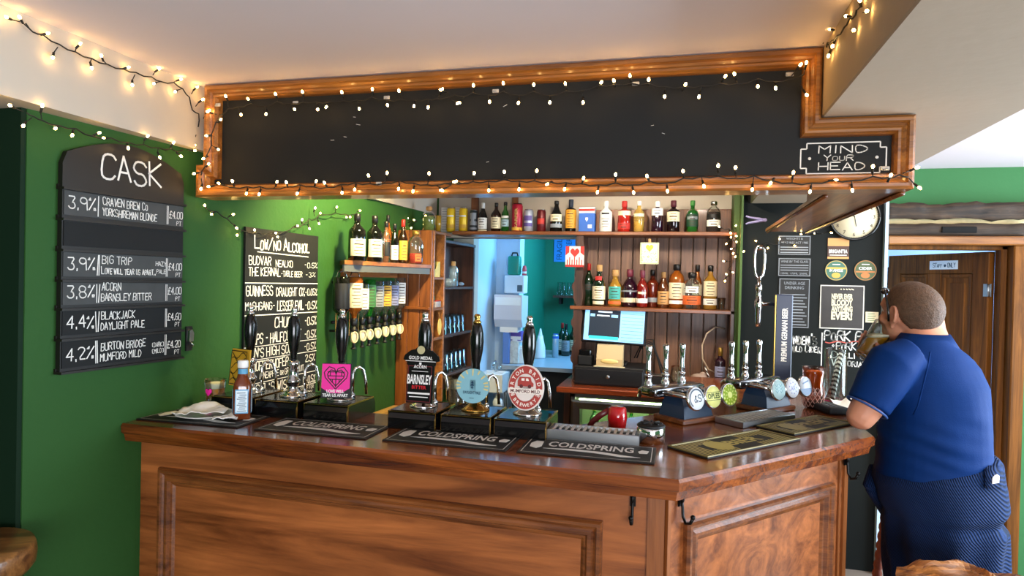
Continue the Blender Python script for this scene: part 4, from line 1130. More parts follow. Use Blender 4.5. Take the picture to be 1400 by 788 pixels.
# shelf for the spirits
sh = thing('spirit_shelf', 'wooden wall shelf carrying the rum bottles above the optics', 'shelf', (-1.56, 3.3, 1.68))
mb = MB(); mb.prism([(wall_u(3.02) + .004, 3.02), (-1.585, 2.87), (UX, 3.60), (UX, 3.62), (wall_u(3.62) + .004, 3.62)], 1.660, 1.68); mb.build('shelf_board', W_shelf_y, sh).location = (1.56, -3.3, -1.68)
mb = MB(); d_ = (Vector((UX, 3.60, 0)) - Vector((-1.585, 2.87, 0)))
mb.ext([(0, 0), (d_.length, 0), (d_.length, .034), (0, .034)], Vector((-1.588, 2.875, 1.625)), d_, Z, -.012); mb.build('fascia', mat('grey painted fascia', '#56595a', .5), sh).location = (1.56, -3.3, -1.68)
mb = MB(); mb.ext([(0, 0), (.57, 0), (.57, .04), (0, .04)], Vector((wall_u(3.02) + .003, 3.03, 1.60)), WD, Z, .018); mb.build('wall_batten', W_shelf_y, sh).location = (1.56, -3.3, -1.68)

# ------------------------------------------------------------------ bottles, cans and tins
GD = mat('black glass', '#0a0c09', .06, coat=.5)
GG = thin_glass('green glass', '#2f9a3a', .45, '#1f7a2a')
GDG = thin_glass('dark green glass', '#1d4a26', .6, '#0e2c14')
GA = thin_glass('amber whisky glass', '#d98a3a', .5, '#b0601c')
GR = thin_glass('red bottle glass', '#b52a22', .55, '#8a1814')
GP = thin_glass('dark purple glass', '#4a1838', .65, '#2c0d22')
GC = thin_glass('clear bottle glass', '#eef3f1', .03, '#dfe8e6')
GF = mat('frosted bottle glass', '#e6e6e0', .35)
GY = thin_glass('pale yellow bottle glass', '#efdc98', .35, '#d8bc66')
GW = mat('wine dark glass', '#14080c', .07, coat=.4)
LIQ_A = thin_glass('amber spirit', '#c87a2a', .55, '#b0621a', .3)
LIQ_R = thin_glass('red spirit', '#d04028', .6, '#c03020', .3)
LC = mat('cream label', '#e4d8b4', .6); LWt = mat('white label', '#eceae2', .6); LY = mat('yellow label', '#d8a83a', .6)
LO = mat('orange label', '#d2622a', .6); LT = mat('teal label', '#3f9f96', .6); LBk = mat('black label', '#141312', .5); LR = mat('red label', '#b02a22', .6); LG = mat('green label', '#3f7a44', .6); LBl = mat('blue label', '#2a62b8', .6); LGr = mat('grey label', '#8c9298', .5)
INK = mat('label ink', '#3a2a20', .7)
CAPK = mat('black cap', '#111012', .35); CAPR = mat('red cap', '#a3231c', .35); CAPG = mat('gold cap', '#c19b4c', .3, .8); CORK = mat('cork', '#b98d58', .8); CAPW = mat('white cap', '#e6e4de', .4); CAPS = mat('silver cap', '#b9bcbf', .25, 1)
PROF = {
 'wine': ([(.92, 0), (1, .012), (1, .56), (.92, .63), (.55, .72), (.36, .78), (.33, .86)], .33),
 'burg': ([(.92, 0), (1, .012), (1, .46), (.86, .58), (.52, .72), (.38, .80), (.34, .86)], .35),
 'spirit': ([(.92, 0), (1, .015), (1, .60), (.96, .65), (.66, .71), (.40, .76), (.34, .80), (.34, .86)], .36),
 'square': ([(.95, 0), (1, .015), (1, .66), (.93, .70), (.5, .74), (.36, .77), (.34, .86)], .40),
 'round': ([(.85, 0), (1, .03), (1, .45), (.95, .56), (.72, .66), (.42, .74), (.36, .78), (.36, .86)], .40),
 'slim': ([(.9, 0), (1, .01), (1, .55), (.8, .66), (.5, .74), (.42, .80), (.40, .88)], .42),
 'jug': ([(.8, 0), (1, .02), (1, .56), (.98, .66), (.80, .76), (.45, .82), (.34, .85), (.34, .88)], .42),
}
def bottle(label, loc, h, r, kind, glass, cap, labels=(), liquid=None, group=None, capz=.84, rz=0.0, name='bottle', flip=False, cat='bottle'):
    t = thing(name, label, cat, loc, rz, group)
    pf, cr = PROF[kind]
    def fl(p): return [(a, h - b) for a, b in p] if flip else p
    m = MB(); m.lathe(fl([(0, 0)] + [(a * r, b * h) for a, b in pf] + [(pf[-1][0] * r, h * capz + .001), (0, h * capz + .001)]), 20)
    body = m.build('glass', glass, t)
    if liquid:
        lm, lf = liquid
        def rad(z):
            for (a, b), (c, d) in zip(pf, pf[1:]):
                if b <= z <= d: return a + (c - a) * (z - b) / max(d - b, 1e-6)
            return pf[-1][0]
        zs = [b for a, b in pf if .012 < b < lf] + [lf]
        m = MB(); m.lathe(fl([(0, .02 * h), (.92 * r * .985, .02 * h)] + [(rad(z) * r * .955, z * h) for z in zs] + [(0, lf * h)]), 20); m.build('liquid', lm, t)
    m = MB(); m.lathe(fl([(cr * r, h * capz), (cr * r * 1.12, h * capz + .001), (cr * r * 1.12, h * .985), (cr * r * .95, h), (0, h)]), 14); m.build('cap', cap, t)
    for (z0, z1, lm, arc) in labels:
        if flip: z0, z1 = 1 - z1, 1 - z0
        a = PI * arc
        m = MB(); m.lathe([(r + .0006, z0 * h), (r + .0009, z0 * h + .001), (r + .0009, z1 * h - .001), (r + .0006, z1 * h)], 16, a0=-PI / 2 - a, a1=-PI / 2 + a, cap=False); lb_ = m.build('label', lm, t)
        if (z1 - z0) * h > .035 and lm not in (LBk,):
            m = MB(); k = max(2, int((z1 - z0) * h / .016))
            for i in range(k):
                zz = z0 * h + (z1 - z0) * h * (i + .7) / (k + .4); hw = a * (.55 if i % 2 else .4) * min(1, .9 / max(a, .1)) * 1.2
                hh = .0035 if i != k - 2 else .006
                m.lathe([(r + .0014, zz - hh / 2), (r + .0014, zz + hh / 2)], 8, a0=-PI / 2 - hw, a1=-PI / 2 + hw, cap=False)
            m.build('label_print', INK, lb_)
    return t
def can(label, loc, h, r, body, top=CAPS, bands=(), group=None, rz=0, name='drink_can', cat='can', text=None):
    t = thing(name, label, cat, loc, rz, group)
    m = MB(); m.lathe([(0, .004), (r * .70, .004), (r * .76, 0), (r * .84, .002), (r, h * .05), (r, h * .90), (r * .84, h * .975)], 24); m.build('body', body, t)
    m = MB(); m.lathe([(r * .84, h * .974), (r * .87, h * .985), (r * .86, h), (r * .80, h), (r * .78, h * .985), (0, h * .985)], 24); m.box((0, r * .2, h * .988), (r * .35, r * .6, .0015), .0005); m.build('lid', top, t)
    for (z0, z1, lm, arc) in bands:
        a = PI * arc
        m = MB(); m.lathe([(r + .0005, z0 * h), (r + .0005, z1 * h)], 20, a0=-PI / 2 - a, a1=-PI / 2 + a, cap=False); m.build('print', lm, t)
    if text:
        tx, mt_, hh, z0 = text
        m = MB(); typeset(m, tx, (0, 0, 0), Z, -X, hh, fit=h * .72, bold=.03, center=True)
        m.v = [((r + .001) * math.sin((p[0]) / r), -(r + .001) * math.cos((p[0]) / r), p[2] + h * .47) for p in [(q_[0] + hh / 2, q_[1], q_[2]) for q_ in m.v]]
        m.build('lettering', mt_, t)
    return t
def spot_at(px, y, z, w, h):
    p = at(px, 400, y=y); k = depth(p) / FPX
    return Vector((p.x, y, z + .0006)), w * k / 2, h * k
TS = 'bottles and cans on the top shelf'; MS = 'spirits on the middle shelf'
TY = 4.04
def T_(px, w, h, dy=0): return spot_at(px, TY + dy, TOPZ, w, h)
p, r, h = T_(614.4, 12, 33); can('yellow drinks can, left one of the pair on the top shelf', p, h, r, mat('can yellow', '#eec62c', .35, .2), CAPS, [(.15, .30, LY, .5), (.62, .68, LWt, .3)], TS)
p, r, h = T_(631.4, 12, 33); can('yellow drinks can, right one of the pair, beside the chalice tin', p, h, r, mat('can yellow', '#eec62c', .35, .2), CAPS, [(.15, .30, LY, .5), (.62, .68, LWt, .3)], TS)
p, r, h = T_(645.4, 11, 30); can('slim dark grey tin printed with a pale chalice on the top shelf', p, h, r, mat('can dark grey', '#2d3338', .4, .2), CAPS, [(.30, .48, LGr, .42), (.48, .58, LGr, .14), (.58, .86, LGr, .32), (.10, .2, LGr, .4)], TS)
p, r, h = T_(657.9, 13.5, 40); bottle('dark bottle with white oval label and white neck foil on the top shelf', p, h, r, 'burg', GD, mat('white foil', '#d8d6d0', .4), [(.10, .48, LWt, .42), (.02, .08, LC, .4)], None, TS, .80)
p, r, h = T_(676, 13.8, 40); bottle('dark brown beer bottle with square cream label on the top shelf', p, h, r, 'wine', thin_glass('brown glass', '#54280f', .6, '#2a1409'), CAPK, [(.12, .50, LC, .45)], None, TS, .86)
p, r, h = T_(688.5, 10.5, 41); bottle('slim green beer bottle with pale blue label on the top shelf', p, h, r, 'slim', GG, CAPK, [(.18, .42, mat('label pale blue', '#9db8c2', .5), .45), (.46, .54, LWt, .4)], None, TS, .88)
p, r, h = T_(704.8, 15, 39); can('tall red drinks can with vertical lettering and a gold base', p, h, r, mat('can red', '#a31530', .35, .2), mat('dark lid', '#2a1014', .3, .8), [(.05, .16, LY, .5)], TS, text=('KARPER', mat('gold print', '#e0b040', .35, .7), .016, 0))
p, r, h = T_(720.4, 13, 31); can('silver and violet drinks can beside the tall red can', p, h, r, mat('can silver', '#aeb4c4', .3, .4), CAPS, [(.25, .40, mat('violet print', '#5b4a8e', .5), .35), (.5, .72, mat('violet print', '#5b4a8e', .5), .3)], TS)
p, r, h = T_(737.8, 12.5, 31); can('dark red drinks can between the silver can and the cream liqueur', p, h, r, mat('can dark red', '#5d1418', .35, .2), CAPS, [(.35, .6, LR, .28)], TS)
p, r, h = T_(758.3, 17, 43); bottle('black cream liqueur bottle with oval picture label on the top shelf', p, h, r, 'burg', GD, CAPK, [(.34, .56, LC, .36), (.14, .26, LGr, .40)], None, TS, .88)
p, r, h = T_(778, 14.5, 45); bottle('bottle with large orange-yellow label and dark ribbon neck on the top shelf', p, h, r, 'square', GD, mat('navy ribbon', '#1b2436', .6), [(.12, .68, mat('label amber yellow', '#dd9a2c', .5), .5)], None, TS, .72)
p, r, h = T_(800.7, 21.7, 34)
t = thing('drinks_carton', 'blue drinks carton with white and red top standing on the top shelf', 'carton', p, 0, TS)
m = MB(); m.box((0, 0, h * .38), (r * 2, .06, h * .76), .002); m.build('body', LBl, t)
m = MB(); m.box((0, 0, h * .88), (r * 2, .06, h * .235), .002); tp = m.build('top', mat('carton pale', '#d8dce4', .5), t)
m = MB(); m.ext([(-r, h * .84), (r, h * .84), (r, h * .93), (-r, h * .93)], (0, -.0303, 0), X, Z, .0004); m.build('red_stripe', LR, tp)
m = MB(); m.ext([(-.008, h * .50), (0, h * .42), (.008, h * .50), (.008, h * .58), (-.008, h * .58)], (0, -.0303, 0), X, Z, .0004); m.ext([(-.012, h * .16), (.012, h * .16), (.012, h * .30), (-.012, h * .30)], (.02, -.0303, 0), X, Z, .0004); m.build('emblem', LWt, t)
p, r, h = T_(826, 17, 43); bottle('frosted white rum bottle with small dark emblem on the top shelf', p, h, r, 'spirit', GF, CAPW, [(.12, .48, mat('label frost', '#dcd9cf', .6), .45), (.56, .62, LBk, .2)], None, TS, .84)
p, r, h = T_(851, 17, 43); bottle('bright red aperitif bottle with cream band label on the top shelf', p, h, r, 'square', thin_glass('bright red glass', '#d0301e', .6, '#c32618'), LR, [(.54, .68, LC, .5), (.10, .3, LR, .4)], None, TS, .80)
p, r, h = T_(871, 14.5, 43); bottle('pale yellow liqueur bottle with clear shoulders on the top shelf', p, h, r, 'spirit', GY, CAPW, [(.50, .60, LC, .4)], (mat('lemon liquid', '#e0c048', .1), .36), TS, .86)
p, r, h = T_(896, 15.5, 43); bottle('purple spirit bottle with white label and printed clear neck on the top shelf', p, h, r, 'square', GP, CAPW, [(.54, .76, LWt, .45)], None, TS, .82)
p, r, h = T_(918, 17, 44); bottle('dark red wine bottle with a broad cream label on the top shelf', p, h, r, 'square', GW, mat('wine foil', '#4a1020', .4), [(.34, .64, LC, .5)], None, TS, .80)
p, r, h = T_(944, 16, 44); bottle('green glass bottle with black label on the top shelf', p, h, r, 'spirit', GG, mat('green foil', '#3a7a34', .4), [(.18, .58, mat('label deep green', '#123a24', .5), .42), (.40, .50, LGr, .3)], None, TS, .84)
p, r, h = T_(973, 18.5, 43); bottle('clear bottle of dark liqueur with small white label, right end of the top shelf', p, h, r, 'jug', GC, CAPS, [(.20, .40, LWt, .42), (.46, .58, LBk, .4)], (mat('dark liqueur', '#2a0d08', .06), .66), TS, .88)
# yellow tumblers and the decanter at the left end
for i, (px, lab) in enumerate(((588, 'yellow glass tumbler, left of two at the left end of the top shelf'), (597, 'yellow glass tumbler, right of two, beside the yellow cans'))):
    p, r, h = spot_at(px, 3.97, TOPZ, 9, 21); t = thing('tumbler', lab, 'glass', p, 0, 'yellow tumblers')
    m = MB(); m.lathe([(0, 0), (r * .85, 0), (r, h), (r - .002, h), (r * .8, .006), (0, .005)], 20); m.build('glass', thin_glass('yellow glass', '#efd070', .5, '#e6b83a'), t)
p, r, h = spot_at(572, 3.78, 1.886, 20, 42)
bottle('clear decanter bottle of green sprigs and tiny lights on top of the side unit', (UX - .085, 3.78, 1.886), .155, .042, 'jug', GC, CORK, [], (mat('sprig green', '#6a7a2c', .6, var=.5, vscale=60), .6), None, .86)
# printed lists pinned behind the cans
for i, (a, b) in enumerate(((603, 617), (622, 638))):
    pa, pb_ = at(a, 318, y=4.17), at(b, 280, y=4.17); t = thing('printed_list', ('white printed list pinned behind the left yellow can', 'white printed list pinned behind the right yellow can')[i], 'notice', (pa.x, 4.168, TOPZ + .01))
    m = MB(); m.ext([(0, 0), (pb_.x - pa.x, 0), (pb_.x - pa.x, .165), (0, .165)], (0, 0, 0), X, Z, .0012); m.build('sheet', PAPER, t)
    m = MB()
    for k in range(9): line(m, (.006, .018 + k * .017), (pb_.x - pa.x - .006, .018 + k * .017), (0, -.0013, 0), X, Z, .0025)
    m.build('print', LGr, t)

MY = 4.07
def M_(px, w, h, dy=0): return spot_at(px, MY + dy, MIDZ, w, h)
p, r, h = M_(804.7, 13.5, 57, .03); bottle('slim dark wine bottle with red cap, left end of the middle shelf', p, h, r, 'wine', GDG, CAPR, [(.36, .52, mat('label dark', '#26302a', .5), .45)], None, MS)
p, r, h = M_(819, 18.5, 56); bottle('dark green gin bottle with cream label and red seal on the middle shelf', p, h, r, 'round', GDG, CORK, [(.16, .48, LC, .40), (.62, .72, LR, .16), (.04, .12, LC, .3)], None, MS)
p, r, h = M_(841, 21, 50); bottle('gold gin bottle with round teal label and cork on the middle shelf', p, h, r, 'round', thin_glass('gold glass', '#d2a238', .6, '#b98a2c'), CORK, [(.20, .54, LT, .26), (.06, .14, LO, .3)], None, MS, .82)
p, r, h = M_(861, 21, 51); bottle('dark purple gin bottle with cream foot label on the middle shelf', p, h, r, 'round', GP, mat('purple foil', '#6a2a3a', .4), [(.12, .24, LC, .45), (.40, .44, LGr, .4)], None, MS, .80)
p, r, h = M_(878, 15, 51, -.045); bottle('dark red gin bottle with white foot label before the tawny bottle', p, h, r, 'round', GR, mat('purple foil', '#6a2a3a', .4), [(.12, .24, LWt, .42), (.36, .42, LC, .25)], None, MS, .80)
p, r, h = M_(892, 17, 51, .045); bottle('tawny red bottle with pale foot label behind the dark red gin', p, h, r, 'spirit', thin_glass('tawny glass', '#9a3a1c', .55, '#7a2a14'), CAPK, [(.14, .26, LGr, .4)], None, MS)
p, r, h = M_(907, 15.5, 49); bottle('short amber bottle with tan label and rounded stopper on the middle shelf', p, h, r, 'burg', thin_glass('brown amber glass', '#8a4818', .55, '#6a3512'), CORK, [(.10, .46, mat('label tan', '#b98a52', .6), .42)], None, MS, .84)
p, r, h = M_(925, 21, 60); bottle('broad whisky bottle with two cream labels and black cap on the middle shelf', p, h, r, 'jug', GA, CAPK, [(.22, .58, LC, .42), (.10, .18, LWt, .35)], None, MS, .86)
p, r, h = M_(946, 23.5, 50, -.03); bottle('clear gin bottle with wide orange band label on the middle shelf', p, h, r, 'jug', GC, CAPK, [(.12, .36, LO, .5), (.44, .62, LWt, .25)], None, MS, .84)
p, r, h = M_(953, 13, 60, .045); bottle('tall amber bottle with black cap behind the orange banded gin', p, h, r, 'slim', GA, CAPK, [(.30, .55, LC, .4)], None, MS)
p, r, h = M_(971, 18.5, 60); bottle('tall pale whisky bottle with long cream label, right end of the middle shelf', p, h, r, 'spirit', thin_glass('pale amber glass', '#e2b860', .45, '#c8983e'), CAPK, [(.30, .64, LC, .42), (.10, .24, LWt, .4)], None, MS, .86)
p, r, h = M_(987, 10.5, 16); t = thing('shot_glass', 'small clear glass beside the pale whisky bottle', 'glass', p)
m = MB(); m.lathe([(0, 0), (r * .8, 0), (r, h), (r - .002, h), (r * .7, .008), (0, .007)], 18); m.build('glass', GLASS, t)

# left wall shelf: rum bottles
SS = 'bottles on the wall shelf'
def S_(px, by, w, h, z=1.68):
    p = at(px, by, z=z); k = depth(p) / FPX
    return Vector((p.x, p.y, z + .0006)), w * k / 2, h * k
def Sv(px, off, w, h):                                     # on the wall shelf at a distance off the wall
    p = at_wall(px, 380, off); k = depth(p) / FPX
    return Vector((p.x, p.y, 1.6806)), w * k / 2, h * k
# rz turns the label towards the room
RW = math.radians(45)
p, r, h = Sv(487, .13, 23, 64); bottle('black rum bottle with cream label, left end of the wall shelf', p, h, r, 'spirit', GD, CAPK, [(.10, .46, LC, .34)], None, SS, .84, RW)
p, r, h = Sv(511, .13, 21, 63); bottle('black rum bottle with cream label, second along the wall shelf', p, h, r, 'spirit', GD, CAPK, [(.10, .48, LC, .36)], None, SS, .84, RW)
p, r, h = Sv(527, .15, 11.5, 56); bottle('slim clear spirit bottle with dark print on the wall shelf', p, h, r, 'slim', GC, CAPK, [(.15, .5, LBk, .22)], None, SS, .86, RW)
p, r, h = Sv(529, .055, 13, 66); bottle('tall amber bottle behind the slim clear one on the wall shelf', p, h, r, 'wine', GA, CAPK, [(.3, .5, LO, .3)], None, SS, .84, RW)
p, r, h = Sv(538.5, .13, 10.5, 54); bottle('white and black patterned bottle on the wall shelf', p, h, r, 'slim', GD, CAPK, [(.08, .45, LWt, .4)], None, SS, .86, RW)
p, r, h = Sv(550, .14, 12, 60); bottle('amber bottle with yellow label and red cap on the wall shelf', p, h, r, 'slim', thin_glass('brown glass', '#54280f', .6, '#2a1409'), CAPR, [(.08, .52, LY, .4)], None, SS, .84, RW)
p, r, h = Sv(567.5, .165, 21, 46); bottle('squat clear bottle of red spirit with gold stopper, right end of the wall shelf', p, h, r, 'jug', GC, CAPG, [(.08, .3, LO, .14)], (LIQ_R, .32), SS, .86, RW)

# optics: upended bottles in spirit measures along the wall
rail = thing('optic_rail', 'black rail on the green wall holding a row of optics', 'rail', (wall_u(3.3) + .02, 3.3, 1.37))
m = MB(); a_ = at_wall(474, 380); b_ = at_wall(552, 380)
m.tube([Vector((wall_u(v) + .012 - rail.location.x, v - 3.3, dz)) for v, dz in ((2.95, 0), (3.62, 0))], .008, 8); m.tube([Vector((wall_u(v) + .012 - rail.location.x, v - 3.3, dz)) for v, dz in ((2.95, .20), (3.62, .20))], .008, 8); m.build('rail_bar', BLACKM, rail)
OPT = [(466, GD, LBk, 'dark bottle with black label in the leftmost optic', .25, .040, 'spirit'), (484, GA, LC, 'amber whisky bottle with cream label upended in the second optic from the left', .25, .040, 'spirit'),
       (495.5, GC, LWt, 'clear gin bottle with white label upended in the third optic from the left', .215, .031, 'square'), (505, GG, LG, 'green gin bottle upended in the fourth optic from the left', .235, .031, 'slim'),
       (516, GC, LGr, 'clear spirit bottle with grey label upended in the middle of the optics', .225, .032, 'square'), (526.5, GC, LY, 'bottle with yellow and black label upended in the third optic from the right', .225, .032, 'square'),
       (536.5, GC, mat('label lilac', '#8b90b4', .5), 'clear bottle with lilac label upended in the second optic from the right', .225, .032, 'square'), (546, GC, LWt, 'white labelled bottle upended in the rightmost optic by the plank panel', .24, .032, 'square')]
for i, (px, gl, lbm, lab, hh, rr_, kd) in enumerate(OPT):
    q = at_wall(px, 440, .075); zc = 1.335 + .002 * i
    bottle(lab, (q.x, q.y, zc + .012), hh, rr_, kd, gl, CAPK, [(.12, .62, lbm, .36)], None, 'optic bottles', .84, RW, 'optic_bottle', True)
    t = thing('spirit_optic', 'pale oval spirit measure under the ' + lab.split(' in the ')[0].replace(' upended', '') + ', ' + ('first second third fourth fifth sixth seventh eighth'.split()[i]) + ' from the left', 'optic', (q.x, q.y, zc), RW, 'spirit optics')
    m = MB(); m.lathe([(.012, 0.010), (.012, .0), (.018, -.004), (.018, -.012), (.012, -.016)], 14); m.tube([(0, .02, -.006), (-.04, .052, -.006)], .006, 6); m.build('collar', BLACKM, t)
    m = MB(); m.lathe([(0, -.017), (.014, -.018), (.017, -.03), (.017, -.058), (.012, -.070), (0, -.072)], 16); m.build('measure', mat('clear plastic measure', '#e2dac4', .15), t)
    m = MB(); m.tube([(.0155 * math.cos(a), -.0185, -.044 + .026 * math.sin(a)) for a in [2 * PI * k / 18 for k in range(18)]], .0042, 6, closed=True); m.build('badge_ring', mat('optic cream', '#e6d8b0', .4), t)
    m = MB(); m.lathe([(.006, -.072), (.008, -.078), (.008, -.098), (.014, -.100), (.014, -.106), (0, -.108)], 12); m.build('plunger', BLACKM, t)
# chrome wire bracket of the two big optics
t = thing('optic_bracket', 'chrome wire bracket round the two big left optics', 'bracket', (wall_u(3.0) + .02, 3.0, 1.30))
for k, px in enumerate((466, 484)):
    q = at_wall(px, 440, .06); c = Vector((q.x, q.y, 0)) - Vector((t.location.x, t.location.y, 0))
    m = MB(); m.tube([c + WD * -.044 + Z * .0, c + WD * -.044 + Z * .30, c + WD * -.03 + Z * .325, c + WD * .03 + Z * .325, c + WD * .044 + Z * .30, c + WD * .044 + Z * .0], .0035, 8); m.build('wire_hoop', CHROME, t)

# small black tub of fruit slices and a clip-top jar with tongs on the work counter
q = at(536, 551, z=.84)
t = thing('garnish_caddy', 'small black garnish caddy of lemon wedges on the pale work counter', 'caddy', (q.x, q.y, .8406), .5)
m = MB(); m.ext([(-.05, 0), (.05, 0), (.05, .03), (-.05, .055)], (-.06, 0, 0), Y, Z, .12); m.build('tub', BLACK, t)
for i in range(4):
    m = MB(); m.ext([(.02 * math.cos(a), .02 * math.sin(a)) for a in [PI * k / 10 for k in range(11)]], (-.035 + i * .024, -.02, .045), Y, Z, .010); tag(m.build('lemon_wedge', mat('lemon flesh', '#e8cf86', .5)), 'lemon wedge standing in the black garnish caddy', 'lemon', 'lemon wedges').location = t.location
for o in [o for o in bpy.data.objects if o.name.startswith('lemon_wedge')]: o.rotation_euler = (0, 0, .5)
q = at(487, 548, z=.84)
t = thing('clip_top_jar', 'squat glass clip-top jar behind the pink clip pump', 'jar', (q.x, q.y, .8406))
m = MB(); m.lathe([(0, 0), (.055, 0), (.06, .01), (.06, .085), (.052, .10), (.052, .11), (.049, .11), (.049, .10), (.056, .085), (.056, .012), (0, .01)], 24); m.build('glass', GLASS, t)
m = MB(); m.lathe([(0, .111), (.058, .111), (.060, .115), (.060, .135), (.055, .140), (0, .140)], 24); m.build('lid', LC, t)
m = MB(); m.tube([(.024 * math.cos(a), -.061, .055 + .024 * math.sin(a)) for a in [2 * PI * k / 18 for k in range(18)]], .004, 6, closed=True); m.build('clip_ring', CAPG, t)
q = at(504, 549, z=.84)
t = thing('ice_tongs', 'steel tongs standing beside the clip-top jar', 'tongs', (q.x, q.y, .8406), -.3)
m = MB()
for s in (-1, 1): m.tube([(s * .034, 0, .0), (s * .030, 0, .06), (s * .016, 0, .14), (s * .012, 0, .155), (0, 0, .172)], [.006, .007, .006, .006, .006], 8, flat=.5)
m.build('tong_arm', STEEL, t)
m = MB(); m.tube([(.010 * math.cos(a), -.006, .165 + .010 * math.sin(a)) for a in [2 * PI * k / 14 for k in range(14)]], .003, 6, closed=True); m.build('ring', STEEL, t)

# things in the side unit's bays
def B_(y, z, off=.07): return Vector((UX - off, y, z + .0006))
t = thing('card_crate', 'cut-away cardboard display crate in the narrow top bay of the side unit', 'crate', B_(3.735, 1.61, .075))
m = MB()
P_ = [(-.065, 0), (.065, 0), (.065, .095), (.03, .085), (.0, .05), (-.03, .04), (-.065, .05)]
m.ext(P_, (-.06, 0, 0), Y, Z, .003); m.ext(P_, (.058, 0, 0), Y, Z, .003); m.b2((-.06, -.065, 0), (.06, .065, .003)); m.b2((-.06, .062, 0), (.06, .065, .095)); m.b2((-.06, -.065, 0), (.06, -.062, .05)); m.build('carton', mat('printed card', '#cfb96a', .7, var=.35, vscale=40), t)
bottle('bottle with blue and white label standing in the cardboard crate', B_(3.715, 1.614, .05), .185, .030, 'round', GC, CAPW, [(.4, .68, LBl, .5), (.15, .4, LWt, .5)], None, None, .84, PI / 4)
bottle('white bottle with green label in the narrow middle bay', B_(3.735, 1.425, .055), .125, .032, 'round', GC, CAPW, [(.25, .55, LG, .4), (.05, .2, LWt, .5)], None, None, .84, PI / 4)
t = thing('tin_box', 'small patterned red and white tin in front of the green labelled bottle', 'tin', B_(3.77, 1.425, .028)); m = MB(); m.box((0, 0, .018), (.04, .09, .036), .004, seg=2); m.build('body', mat('patterned tin', '#a89a92', .4, var=.6, vscale=70), t); m = MB(); m.box((0, 0, .039), (.042, .092, .006), .002); m.build('lid', LR, t)
t = thing('chalk_picture', 'small black picture of a white chalk flower leaning in the wide bay', 'picture', B_(3.96, 1.552, .10))
m = MB(); m.ext([(-.095, 0), (.095, 0), (.095, .225), (-.095, .225)], (-.02, 0, .004), Y, Z, .008); m.build('board', mat('slate picture', '#1f2a30', .5), t)
m = MB(); P = Vector((-.0115, 0, .004))
m.ext([(.028 * math.cos(a) - .02, .155 + .045 * math.sin(a)) for a in [2 * PI * k / 20 for k in range(20)]], P, Y, Z, .0006); line(m, (-.02, .11), (-.03, .02), P, Y, Z, .008); line(m, (-.03, .03), (-.07, .08), P, Y, Z, .006)
for k in range(12): line(m, (.03, .07 + k * .012), (.075, .07 + k * .012), P, Y, Z, .004)
m.build('chalk_drawing', mat('pale chalk', '#9fb2bc', .8), t)
bottle('small cut glass bottle with cork in the wide bay of the side unit', B_(4.10, 1.552, .035), .165, .033, 'jug', thin_glass('bluish cut glass', '#cfdfe2', .3, '#c4d6da'), CORK, [], None, None, .72, 0)
t = thing('glass_dish', 'low cut glass dish beside the corked bottle in the wide bay', 'dish', B_(3.98, 1.552, .035)); m = MB(); m.lathe([(0, 0), (.05, 0), (.058, .05), (.054, .052), (.046, .008), (0, .006)], 24); m.build('bowl', thin_glass('bluish cut glass', '#cfdfe2', .3, '#c4d6da'), t)
t = thing('sea_shell', 'small pale shell ornament at the end of the wide bay', 'ornament', B_(4.30, 1.552, .05)); m = MB(); m.sphere((0, 0, .014), (.02, .045, .014), 14, 8); m.build('shell', LGr, t)
t = thing('slate_board', 'dark blue slate standing at the back of the middle bay', 'slate', B_(3.98, 1.247, .13)); m = MB(); m.box((0, 0, .14), (.012, .24, .28), .002); m.build('slab', mat('slate picture', '#1f2a30', .5), t)
def tumbler(label, loc, group, h=.115, r=.034):
    t = thing('tall_glass', label, 'glass', loc, 0, group)
    m = MB(); m.lathe([(0, h), (r * .8, h), (r, 0.002), (r - .0015, 0), (r - .003, .002), (r * .72, h - .01), (0, h - .008)], 18); m.build('glass', GLASS, t); return t
for k in range(5): tumbler('tall clear glass upside down in the row on the middle wide shelf', B_(3.94 + k * .085, 1.247, .045), 'upturned glasses on the middle wide shelf')
for k in range(6): tumbler('tall clear glass upside down in the row on the lower wide shelf', B_(3.90 + k * .085, .992, .045), 'upturned glasses on the lower wide shelf', .13)
for k in range(5): tumbler('tall clear glass in the back row on the middle wide shelf', B_(3.94 + k * .085, 1.247, .106), 'back row of upturned glasses')
t = thing('price_card', 'small white card pinned under the middle wide shelf', 'card', B_(4.05, 1.14, .143)); m = MB(); m.ext([(-.05, -.035), (.05, -.035), (.05, .045), (-.05, .045)], (0, 0, 0), Y, Z, .002); m.build('card', PAPER, t); m = MB(); [line(m, (-.035, -.02 + k * .012), (.035, -.02 + k * .012), (.0021, 0, 0), Y, Z, .003) for k in range(5)]; m.build('print', LGr, t)
t = thing('price_tag', 'yellow card tag hung on the front of the narrow bay', 'tag', (UX + .012, 3.74, 1.31)); m = MB(); m.ext([(.03 * math.cos(a), .05 * math.sin(a)) for a in [2 * PI * k / 18 for k in range(18)]], (0, 0, 0), Y, Z, .003); m.build('tag_card', mat('yellow tag', '#dcb85a', .6, var=.3, vscale=40), t); m = MB(); m.tube([(-.001, 0, .048), (-.003, 0, .075), (-.006, .0, .085)], .0015, 6); m.build('loop', CORK, t)

